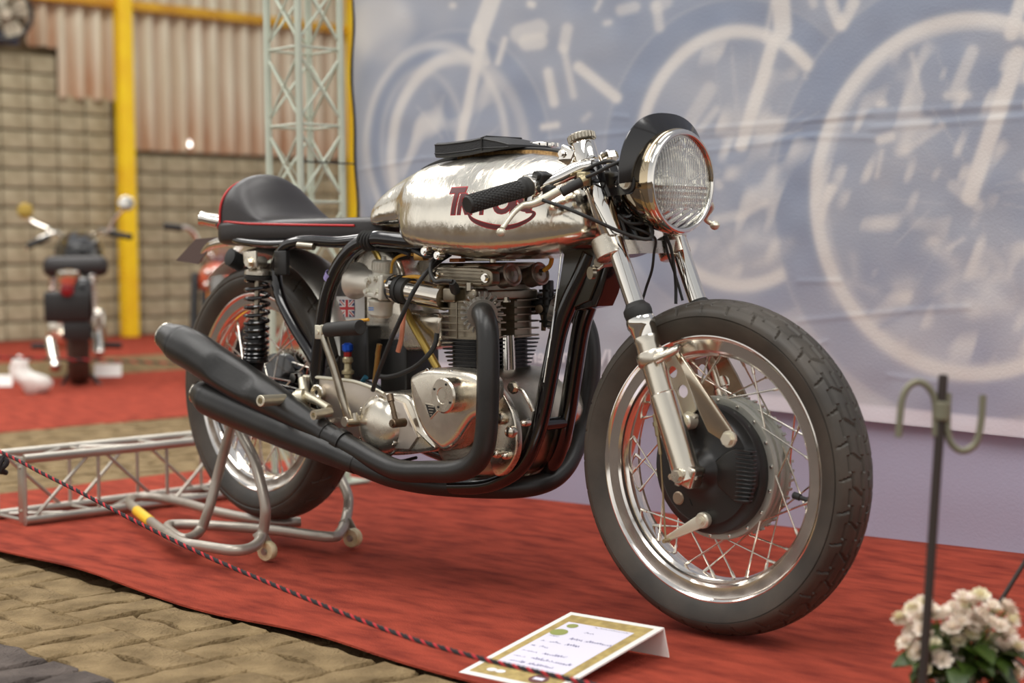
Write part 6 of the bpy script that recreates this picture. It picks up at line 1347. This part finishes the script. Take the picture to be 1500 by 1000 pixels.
# ---------------------------------------------------------------- front fork
FYR = -.090
f_top = P(851, 205, FYR); f_mid = P(936, 462, FYR); f_low = P(1004, 694, FYR)
f_low = V((FC[0]-.002, FYR, FC[2]-.004))
axd = (f_mid-f_top).normalized()
def fork_leg(sgn):
    def q(p): return V((p.x, p.y*(-sgn) if sgn > 0 else p.y, p.z)) if sgn > 0 else V(p)
    ft_, fm, fl_ = q(f_top), q(f_mid), q(f_low); up_ = (ft_-fm).normalized(); dn = (fl_-fm).normalized(); Ls = (fl_-fm).length; Lu = (ft_-fm).length
    g = Geo(); cyl(g, fm, fm+up_*(Lu-.02), .0172, 30); k = bp('fork_leg', g, M['chrome'], label='telescopic fork leg with polished slider')
    g = Geo(); lathe(g, [(-.012, .0), (-.012, .0225), (-.002, .0255), (.006, .0265), (.014, .0255), (.020, .0200), (.024, .0180)], fm, up_, 32); part('dust_seal', g, M['rubber'], k)
    g = Geo(); lathe(g, [(.006, .0262), (.010, .0272), (.020, .0272), (.024, .0250), (.042, .0225)], fm, dn, 36); part('seal_holder', g, M['chrome'], k)
    g = Geo(); lathe(g, [(.040, .0222), (.048, .0235), (.055, .0225), (.150, .0228), (.152, .0245), (.158, .0250), (Ls-.03, .0255), (Ls-.012, .0262), (Ls+.012, .0262), (Ls+.016, .022), (Ls+.016, 0)], fm, dn, 36); part('slider', g, M['slider'], k)
    g = Geo(); box(g, fl_+V((.006, 0, 0)), (.040, .036, .040), rot=Matrix.Rotation(.35, 3, 'Y'), bev=.006); cyl(g, fl_+V((.0, -.026, .0)), fl_+V((0, .026, 0)), .014, 22, bev=.002); bolt(g, fl_+V((0, sgn*.026, 0)), (0, sgn, 0), .010, .008); bolt(g, fl_+V((-.018, sgn*.014, -.004)), (-.2, sgn, 0), .006, .01); part('axle_clamp', g, M['alu_satin'], k)
    # upper shroud and cap
    sh0 = q(P(899, 350, FYR)); sh1 = q(P(873, 272, FYR)); g = Geo(); dU = (sh1-sh0); lathe(g, [(0, .0205), (.004, .0225), (dU.length, .0225), (dU.length+.003, .019)], sh0, dU, 32); part('fork_shroud', g, M['chrome'], k)
    g = Geo(); lathe(g, [(dU.length-.004, .0235), (dU.length, .0240), (dU.length+.038, .0240), (dU.length+.042, .020)], sh0, dU, 32); part('lamp_bracket_clamp', g, M['black_gloss'], k)
    return k, fm, dn, Ls, fl_
kr, fm, dn, Ls, fl_ = fork_leg(-1); fork_leg(1)
# clip-on clamp column and cap on top of near leg
def col(y, sg, full):
    t0 = P(866, 262, FYR); t1 = P(853, 206, FYR)
    if sg > 0: t0.y = -t0.y; t1.y = -t1.y
    d = (t1-t0); Lc = d.length
    g = Geo(); lathe(g, [(-.006, .019), (-.004, .0235), (.030, .0235), (.031, .0228), (.033, .0228), (.034, .0235), (Lc-.006, .0225), (Lc-.002, .020), (Lc, .0)], t0, d, 36); c = bp('handlebar_clamp', g, M['chrome'], label='chrome clip-on handlebar clamp')
    g = Geo(); lathe(g, [(Lc-.002, .012), (Lc-.001, .0235), (Lc+.003, .0250), (Lc+.010, .0250), (Lc+.013, .0225), (Lc+.014, .008), (Lc+.017, .006), (Lc+.017, 0)], t0, d, 40); D, u, w = frame_of(d)
    for k in range(22): a = 2*PI*k/22; cyl(g, t0+D*(Lc)+u*(.0245*math.cos(a))+w*(.0245*math.sin(a)), t0+D*(Lc+.011)+u*(.0245*math.cos(a))+w*(.0245*math.sin(a)), .0026, 8)
    part('knurled_cap', g, M['steel'], c)
    g = Geo(); q = t0.lerp(t1, .62)+V((-.030, -.012 if sg < 0 else .012, .0)); box(g, q, (.038, .022, .034), rot=Matrix.Rotation(.38, 3, 'Y'), bev=.004); bolt(g, q+V((-.008, -.012, .004)), (0, -1, 0), .006, .006); part('pinch_lug', g, M['chrome'], c)
    return c, t0, t1
cl, t0, t1 = col(FYR, -1, True); cl2, _, _ = col(-FYR, 1, False)
# right bar, grip, lever, twist
a = P(866, 243, -.096); b = P(778, 277, -.190); e = P(688, 299, -.335); e = P(690, 298, -.315); g = Geo(); tube(g, [tuple(a), tuple(P(845, 248, -.115)), tuple(P(815, 262, -.15)), tuple(P(790, 272, -.18)), tuple(b)], [.0155, .0145, .0135, .012, .012], 20, smooth=6); hb = bp('handlebar', g, M['chrome'], label='right chrome clip-on bar with rubber grip and ball-ended lever')
gi = P(772, 274, -.197); ge = P(684, 300, -.330); D = ge-gi; Lg = D.length; Dn, u, w = frame_of(D)
g = Geo(); lathe(g, [(0, .020), (.003, .021), (.010, .0205), (.014, .0165), (Lg-.004, .0160), (Lg, .0145), (Lg, 0)], gi, D, 36); gr = part('grip', g, M['rubber'], hb, label='black rubber grip')
g = Geo()
for i in range(17):
    for k in range(18):
        aa = 2*PI*(k+.5*(i % 2))/18; s_ = .022+(Lg-.030)*i/16; box(g, gi+Dn*s_+u*(.0164*math.cos(aa))+w*(.0164*math.sin(aa)), (.0052, .0024, .0034), rot=Matrix((Dn, u*math.cos(aa)+w*math.sin(aa), w*math.cos(aa)-u*math.sin(aa))).transposed(), bev=.0006)
part('grip_pattern', g, M['rubber'], hb, kind='stuff')
g = Geo(); lathe(g, [(-.020, .014), (-.019, .0215), (-.012, .0235), (-.002, .0235), (0, .020)], gi, D, 32); cyl(g, gi-Dn*.010+V((0, -.004, -.004)), gi-Dn*.008+V((.004, -.010, -.040)), .010, 18, bev=.003); part('twistgrip_drum', g, M['chrome'], hb)
g = Geo(); q = P(795, 262, -.175); box(g, q, (.024, .03, .026), rot=Matrix.Rotation(.4, 3, 'Y'), bev=.004); lathe(g, [(0, .009), (.006, .009), (.006, 0)], q+V((0, -.014, .005)), (-.2, -1, 0), 16); box(g, P(805, 280, -.17), (.022, .02, .02), bev=.004); part('lever_perch', g, M['black_satin'], hb)
g = Geo(); cyl(g, P(852, 266, -.135), P(822, 282, -.165), .0095, 18, bev=.002); part('cable_sleeve', g, M['rubber'], hb)
g = Geo(); tube(g, [tuple(P(858, 262, -.125)), tuple(P(850, 266, -.135))], .011, 14); box(g, P(855, 262, -.125), (.022, .018, .026), bev=.003); part('lever_pivot', g, M['brass_steel'], hb)
g = Geo(); tube(g, [tuple(P(820, 279, -.175)), tuple(P(800, 290, -.19)), tuple(P(782, 298, -.205)), tuple(P(766, 301, -.22)), tuple(P(756, 308, -.235)), tuple(P(746, 320, -.25)), tuple(P(736, 334, -.265))], [.0085, .0085, .0075, .0062, .0052, .0048, .0048], 14, smooth=6); q = P(734, 340, -.268); lathe(g, [(-.0085, 0), (-.007, .005), (-.004, .0078), (0, .0090), (.004, .0078), (.007, .005), (.0085, 0)], q, (0, 0, 1), 20); part('brake_lever', g, M['alu_lever'], hb)
# far bar: grip and lever tip showing beyond the headlamp
g = Geo(); fa2 = V((a.x, -a.y, a.z)); fe = V((ge.x, -ge.y, ge.z)); fi = V((gi.x, -gi.y, gi.z)); tube(g, [tuple(fa2), tuple(fa2.lerp(fi, .5)), tuple(fi)], [.015, .013, .012], 18, smooth=4); hb2 = bp('handlebar', g, M['chrome'], label='left clip-on bar, mostly hidden behind the tank and headlamp')
g = Geo(); lathe(g, [(0, .020), (.010, .0205), (.014, .0165), (Lg-.004, .0160), (Lg, .0145), (Lg, 0)], fi, fe-fi, 30); part('grip', g, M['rubber'], hb2)
g = Geo(); lt = P(1047, 330, .30); l0 = V((P(820, 279, -.175).x, .175, P(820, 279, -.175).z)); tube(g, [tuple(l0), tuple(l0.lerp(lt, .5)+V((.03, 0, .01))), tuple(P(1033, 320, .28)), tuple(lt)], [.008, .0065, .005, .005], 12, smooth=6); lathe(g, [(-.010, 0), (-.008, .006), (-.004, .0095), (0, .0108), (.004, .0095), (.008, .006), (.010, 0)], lt, (0, 0, 1), 20); part('clutch_lever', g, M['alu_lever'], hb2)
# yokes
def yoke(name, z_px, r_cl, w_, hh, fwd, m):
    c = P(*z_px, FYR); pA = c; pB = V((c.x, -c.y, c.z)); g = Geo(); d = -axd
    n = 13; secs = []
    for k in range(n):
        t = k/(n-1); y = FYR*(1-2*t); s_ = math.sin(PI*t); x = c.x+fwd*s_; hw = w_*(.75+.25*abs(1-2*t)); secs.append([V((x+hw*ca, y, c.z+hh*sa*(1-.25*s_))) for ca, sa in ((1, -1), (1, 1), (-1, 1), (-1, -1))])
    loft(g, secs)
    for p in (pA, pB): lathe(g, [(-hh*1.35, r_cl-.003), (-hh*1.2, r_cl), (hh*1.2, r_cl), (hh*1.35, r_cl-.003)], p, d, 32)
    return g, pA, pB
g, yA, yB = yoke('lower_yoke', (893, 362), .031, .020, .015, .012, None); cylp = P(875, 384, -.075)
ly = bp('lower_yoke', g, M['alu_satin'], label='cast alloy lower fork yoke', angle=40)
g = Geo(); cyl(g, cylp, cylp+V((0, .05, .004)), .012, 20, bev=.003); tube(g, [tuple(P(884, 388, -.07)), tuple(P(878, 393, -.075)), tuple(P(872, 396, -.075)), tuple(P(870, 388, -.075))], .003, 8, smooth=5); lathe(g, [(0, .012), (.008, .012), (.008, 0)], cylp+V((-.008, -.002, -.02)), (-.3, -1, 0), 16); part('steering_damper_knob', g, M['steel'], ly)
g, _, _ = yoke('upper_yoke', (868, 262), .027, .018, .009, -.02, None); bp('upper_yoke', g, M['black_gloss'])
g = Geo(); lathe(g, [(0, .02), (.012, .02), (.016, .016), (.016, 0)], (1.128, 0, .875), (-.39, 0, .92), 8); bp('stem_nut', g, M['chrome'])
# fork clamp, torque stays
g = Geo(); c = P(958, 524, FYR); lathe(g, [(-.011, .0240), (-.011, .0300), (-.008, .0315), (.008, .0315), (.011, .0300), (.011, .0240)], c, dn, 36)
tube(g, [tuple(P(962, 526, -.112)), tuple(P(975, 520, -.108)), tuple(P(987, 513, -.098)), tuple(P(993, 508, -.085))], [.0095, .0085, .008, .007], 12, smooth=6); clamp = bp('stay_clamp', g, M['alu_satin'], label='alloy clamp holding the brake stay')
g = Geo(); tp_ = [P(*q, -.078) for q in [(984, 510), (990, 511), (997, 519), (1010, 538), (1040, 582), (1077, 637), (1078, 646), (1073, 652), (1066, 651), (1060, 646), (1038, 632), (1026, 606), (1014, 574), (1001, 542)]]
prism(g, [(p.x, p.z) for p in tp_], -.074, -.080, bev=.0012); bs = bp('brake_stay', g, M['stay'], label='polished tapering brake stay plate', smooth=True, angle=25)
g = Geo(); q = P(1067, 643, -.083); bolt(g, q+V((0, .004, 0)), (0, -1, 0), .011, .013); part('stay_bolt', g, M['alu_lever'], bs)
def holed(g, outer, holes, y0, y1):
    """plate with round holes, built as a strip ring per hole by triangulating with bmesh"""
    bm = bmesh.new(); 
    loops = [outer]+holes; edges = []
    for lp in loops:
        v = [bm.verts.new((x, y0, z)) for x, z in lp]; edges += [bm.edges.new((v[i], v[(i+1) % len(v)])) for i in range(len(v))]
    bmesh.ops.triangle_fill(bm, use_beauty=True, use_dissolve=False, edges=edges)
    r = bmesh.ops.extrude_face_region(bm, geom=bm.faces[:]); 
    for v in [e for e in r['geom'] if isinstance(e, bmesh.types.BMVert)]: v.co.y = y1
    bm.verts.index_update(); g.add([v.co.copy() for v in bm.verts], [tuple(v.index for v in f.verts) for f in bm.faces]); bm.free()
def circ(c, r, n=20): return [(c[0]+r*math.cos(2*PI*k/n), c[1]+r*math.sin(2*PI*k/n)) for k in range(n)]
def cpx(px, py, y): q = P(px, py, y); return (q.x, q.z)
g = Geo(); yy = -.050; holed(g, [cpx(*q, yy) for q in [(976, 520), (990, 520), (1003, 548), (1014, 580), (1020, 600), (1008, 612), (990, 596), (978, 560)]], [circ(cpx(985, 545, yy), .011), circ(cpx(1000, 573, yy), .012)], yy, yy+.004); part('drilled_stay', g, M['alu_lever'], bs, label='drilled inner stay plate', smooth=False)
g = Geo(); q = P(1008, 617, -.058); cyl(g, q+V((-.0, .02, 0)), q+V((0, -.014, 0)), .015, 24, bev=.003); cyl(g, P(1004, 612, -.05), P(1020, 618, -.05), .014, 20, bev=.003); bolt(g, q+V((0, -.013, 0)), (0, -1, 0), .007, .006); part('stay_boss', g, M['alu_lever'], bs)
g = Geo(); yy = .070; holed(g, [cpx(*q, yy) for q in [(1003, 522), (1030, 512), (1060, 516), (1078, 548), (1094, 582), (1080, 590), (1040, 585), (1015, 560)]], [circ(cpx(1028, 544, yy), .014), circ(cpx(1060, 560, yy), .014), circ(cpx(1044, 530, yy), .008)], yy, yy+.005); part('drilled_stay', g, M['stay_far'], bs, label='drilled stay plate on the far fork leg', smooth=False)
# ---------------------------------------------------------------- headlamp
HC = P(998, 266, 0); HAX = V((1, .035, -.03)).normalized(); HR = .0945
g = Geo(); prof = [(-.130, 0), (-.128, .020), (-.120, .040), (-.105, .060), (-.085, .077), (-.06, .088), (-.035, .0935), (-.012, .0955)]
lathe(g, [(a_, r) for a_, r in prof], HC, HAX, 64); hl = bp('headlamp', g, M['lamp_shell'], label='round chrome headlamp with ribbed glass', angle=60)
g = Geo(); lathe(g, [(-.022, .0945), (-.020, .0975), (-.008, .0985), (-.004, .0975), (-.002, .0955), (-.003, .0945)], HC, HAX, 72); part('trim_band', g, M['chrome_warm'], hl, angle=50)
g = Geo(); lathe(g, [(-.006, .0960), (.002, .0960), (.006, .0935), (.0075, .0890), (.006, .0860), (.002, .0850), (-.002, .0850)], HC, HAX, 72); part('rim_ring', g, M['chrome'], hl, angle=50)
g = Geo(); lathe(g, [(-.010, .0865), (-.030, .080), (-.055, .062), (-.068, .040), (-.074, .018), (-.074, .0)], HC, HAX, 48); part('reflector', g, M['reflector'], hl, angle=80)
g = Geo(); lathe(g, [(-.074, .009), (-.045, .009), (-.038, .007), (-.034, 0)], HC, HAX, 16); part('bulb', g, M['alu_satin'], hl)
# ribbed lens: a domed disc with vertical flutes on the inside
n, m = 200, 56; Dx, ux, wx_ = HAX, HAX.cross(V((0, 0, 1))).normalized(), None; wz_ = ux.cross(HAX); g = Geo(); vs = []
for side in (0, 1):
    for i in range(m+1):
        r = .0862*i/m
        for k in range(n):
            a_ = 2*PI*k/n; yy = r*math.cos(a_); zz = r*math.sin(a_); d_ = .016*(1-(r/.0862)**2)+.001
            if side: 
                d_ -= .0028; edge_ = min(1, (.0862-r)/.008)
                if zz > -.005: d_ += .0009*edge_*math.sin(yy*2*PI/.0062)
                elif zz <= -.005 and zz > -.05: d_ += edge_*(.0009*math.sin(yy*2*PI/.0062)+.0009*math.sin(zz*2*PI/.011))
                elif zz <= -.05: d_ += edge_*.0022*math.sin((yy*.55+zz)*2*PI/.016)
            vs.append(HC+HAX*d_+ux*yy+wz_*zz)
N_ = (m+1)*n; fs = []
for side in (0, 1):
    o_ = side*N_
    for i in range(m):
        for k in range(n):
            f = (o_+i*n+k, o_+i*n+(k+1) % n, o_+(i+1)*n+(k+1) % n, o_+(i+1)*n+k); fs.append(f if not side else f[::-1])
fs += [(m*n+k, m*n+(k+1) % n, N_+m*n+(k+1) % n, N_+m*n+k) for k in range(n)]
g.add(vs, fs); part('lens', g, M['glass'], hl, label='ribbed glass lens', angle=40)
# black peak behind and above the lamp
g = Geo(); secs = []; pc0 = P(962, 243, 0)
nA, nR = 40, 10
pcx = V((HC.x-.062, 0, HC.z+.012))
def peak_pt(a_, r, o): x = pcx.x+.018+.030*(1-r**2)+.010*math.sin(a_); return V((x+o, .122*r*math.copysign(abs(math.cos(a_))**.85, math.cos(a_)), pcx.z+.116*r*math.copysign(abs(math.sin(a_))**.85, math.sin(a_))))
vs = []
for o in (0, -.0022):
    for i in range(nR+1):
        r = .55+.45*i/nR
        for k in range(nA+1): a_ = math.radians(-6+192*k/nA); vs.append(peak_pt(a_, r, o))
fs = []; st_ = nA+1; N_ = (nR+1)*st_
for s_ in (0, 1):
    for i in range(nR):
        for k in range(nA): f = (s_*N_+i*st_+k, s_*N_+i*st_+k+1, s_*N_+(i+1)*st_+k+1, s_*N_+(i+1)*st_+k); fs.append(f)
for k in range(nA): fs.append((nR*st_+k, nR*st_+k+1, N_+nR*st_+k+1, N_+nR*st_+k)); fs.append((k, k+1, N_+k+1, N_+k))
for i in range(nR): fs.append((i*st_, (i+1)*st_, N_+(i+1)*st_, N_+i*st_)); fs.append((i*st_+nA, (i+1)*st_+nA, N_+(i+1)*st_+nA, N_+i*st_+nA))
g.add(vs, fs); part('lamp_peak', g, M['black_gloss'], hl, label='glossy black lamp peak', angle=60)
# brackets
for sg in (-1, 1):
    yy = sg*.092; g = Geo(); br = [P(*q, -.092) for q in [(872, 255), (890, 250), (912, 254), (932, 262), (934, 275), (925, 284), (905, 286), (884, 288), (872, 285)]]; holed(g, [(p.x, p.z) for p in br], [circ(cpx(903, 268, -.092), .0068)], yy, yy+.004*sg*-1); part('lamp_bracket', g, M['black_gloss'], hl, smooth=False)
    g = Geo(); q = P(921, 268, -.092); q.y = yy; lathe(g, [(-.002, .018), (.004, .018), (.005, .010), (.010, .010)], q, (0, sg, 0), 24, 0); bolt(g, q+V((0, sg*.006, 0)), (0, sg, 0), .0085, .012, mi=1); part('bracket_bolt', g, [M['rubber'], M['alu_lever']], hl)
g = Geo(); q = P(918, 305, -.05); tube(g, [tuple(P(908, 296, -.06)), tuple(P(905, 306, -.06)), tuple(P(910, 316, -.06)), tuple(P(922, 318, -.055)), tuple(P(930, 310, -.05)), tuple(P(925, 298, -.05))], .0055, 10, smooth=6); part('horn_bracket', g, M['black_gloss'], hl)
for (px, py) in ((1041, 293), (1038, 300)):
    g = Geo(); q = P(px, py, .085); lathe(g, [(0, .004), (.008, .004), (.009, 0)], q-HAX*.004, V((0, 1, 0)), 12); part('rim_screw', g, M['chrome'], hl)
# cables
tb('control_cable', [(795, 293, -.2), (830, 305, -.19), (870, 322, -.16), (905, 338, -.12), (930, 347, -.09), (950, 350, -.07), (956, 340, -.05), (950, 325, -.04)], .0034, 'rubber')
tb('control_cable', [(842, 262, -.12), (856, 250, -.115), (875, 240, -.11), (893, 236, -.105), (905, 240, -.1), (915, 250, -.09), (922, 262, -.08)], .0034, 'rubber')
tb('control_cable', [(852, 262, -.13), (872, 254, -.13), (895, 242, -.12), (915, 236, -.1), (930, 245, -.08)], .0034, 'rubber')
tb('control_cable', [(917, 210, -.075), (922, 222, -.08), (920, 238, -.085), (912, 255, -.09), (903, 270, -.09)], .0036, 'rubber')
tb('control_cable', [(915, 322, -.07), (925, 332, -.06), (945, 340, -.05), (960, 350, -.03), (958, 370, -.02), (955, 395, -.01), (947, 420, 0), (941, 440, .0)], .0026, 'rubber')
tb('control_cable', [(975, 345, .02), (983, 365, .03), (988, 395, .04), (990, 420, .05), (990, 445, .05)], .0032, 'rubber')
tb('control_cable', [(973, 345, .03), (978, 370, .04), (990, 405, .06), (1000, 440, .07)], .0026, 'rubber')
tb('control_cable', [(905, 315, -.08), (920, 326, -.07), (940, 327, -.05), (952, 322, -.03)], .003, 'rubber')
tb('frame_wire', [(822, 372, -.058), (819, 400, -.064), (814, 440, -.078), (806, 500, -.103), (797, 560, -.115)], .0018, 'chrome')

# ================================================================ pouch lying on the tank
g = Geo(); nt_ = [P(*q, -.062) for q in [(637, 209), (650, 208.5), (672, 206), (690, 203.5), (706, 200), (716, 202), (728, 205), (738, 208), (746, 211)]]; nb_ = [P(*q, -.062) for q in [(637, 231), (650, 231.5), (672, 229), (690, 226.5), (706, 223), (716, 222), (728, 220), (738, 218.5), (746, 216)]]
secs = []
for k, (a, b) in enumerate(zip(nt_, nb_)):
    x = (a.x+b.x)/2; zb_ = min(max(ztop(x)+.0112, b.z), a.z-.004); ring = []
    for (yy, t) in ((-.062, .12), (-.058, 0), (-.02, 9), (.02, 9), (.052, 0), (.056, .12), (.056, .88), (.050, 1), (0, 1.06), (-.056, 1), (-.062, .88)): zn = max(b.z, ztop(x)-.012); ring.append(V((x, yy, (zb_ if t == 9 else zn+(a.z-zn)*t))))
    secs.append(ring)
loft(g, secs); pch = thing('map_pouch', 'flat black nylon pouch lying on top of the polished tank', 'pouch', tuple(P(690, 224, -.0))); part('pouch_body', g, M['pouch'], pch, angle=40)
for k in range(2):
    g = Geo(); tube(g, [tuple(((t*(1-f)+b*f))+V((0, -.0008, 0))) for t, b in zip(nt_, nb_) for f in ((.14, .72)[k],)], .0012, 6); part('seam', g, M['black_satin'], pch)
g = Geo(); q = nt_[4]; qb_ = nb_[4]; tube(g, [tuple(qb_+V((0, -.001, .003))), tuple(q+V((0, -.001, -.002))), (q.x, -.05, q.z+.001), (q.x, .05, q.z+.001)], .002, 8); part('seam', g, M['black_satin'], pch)
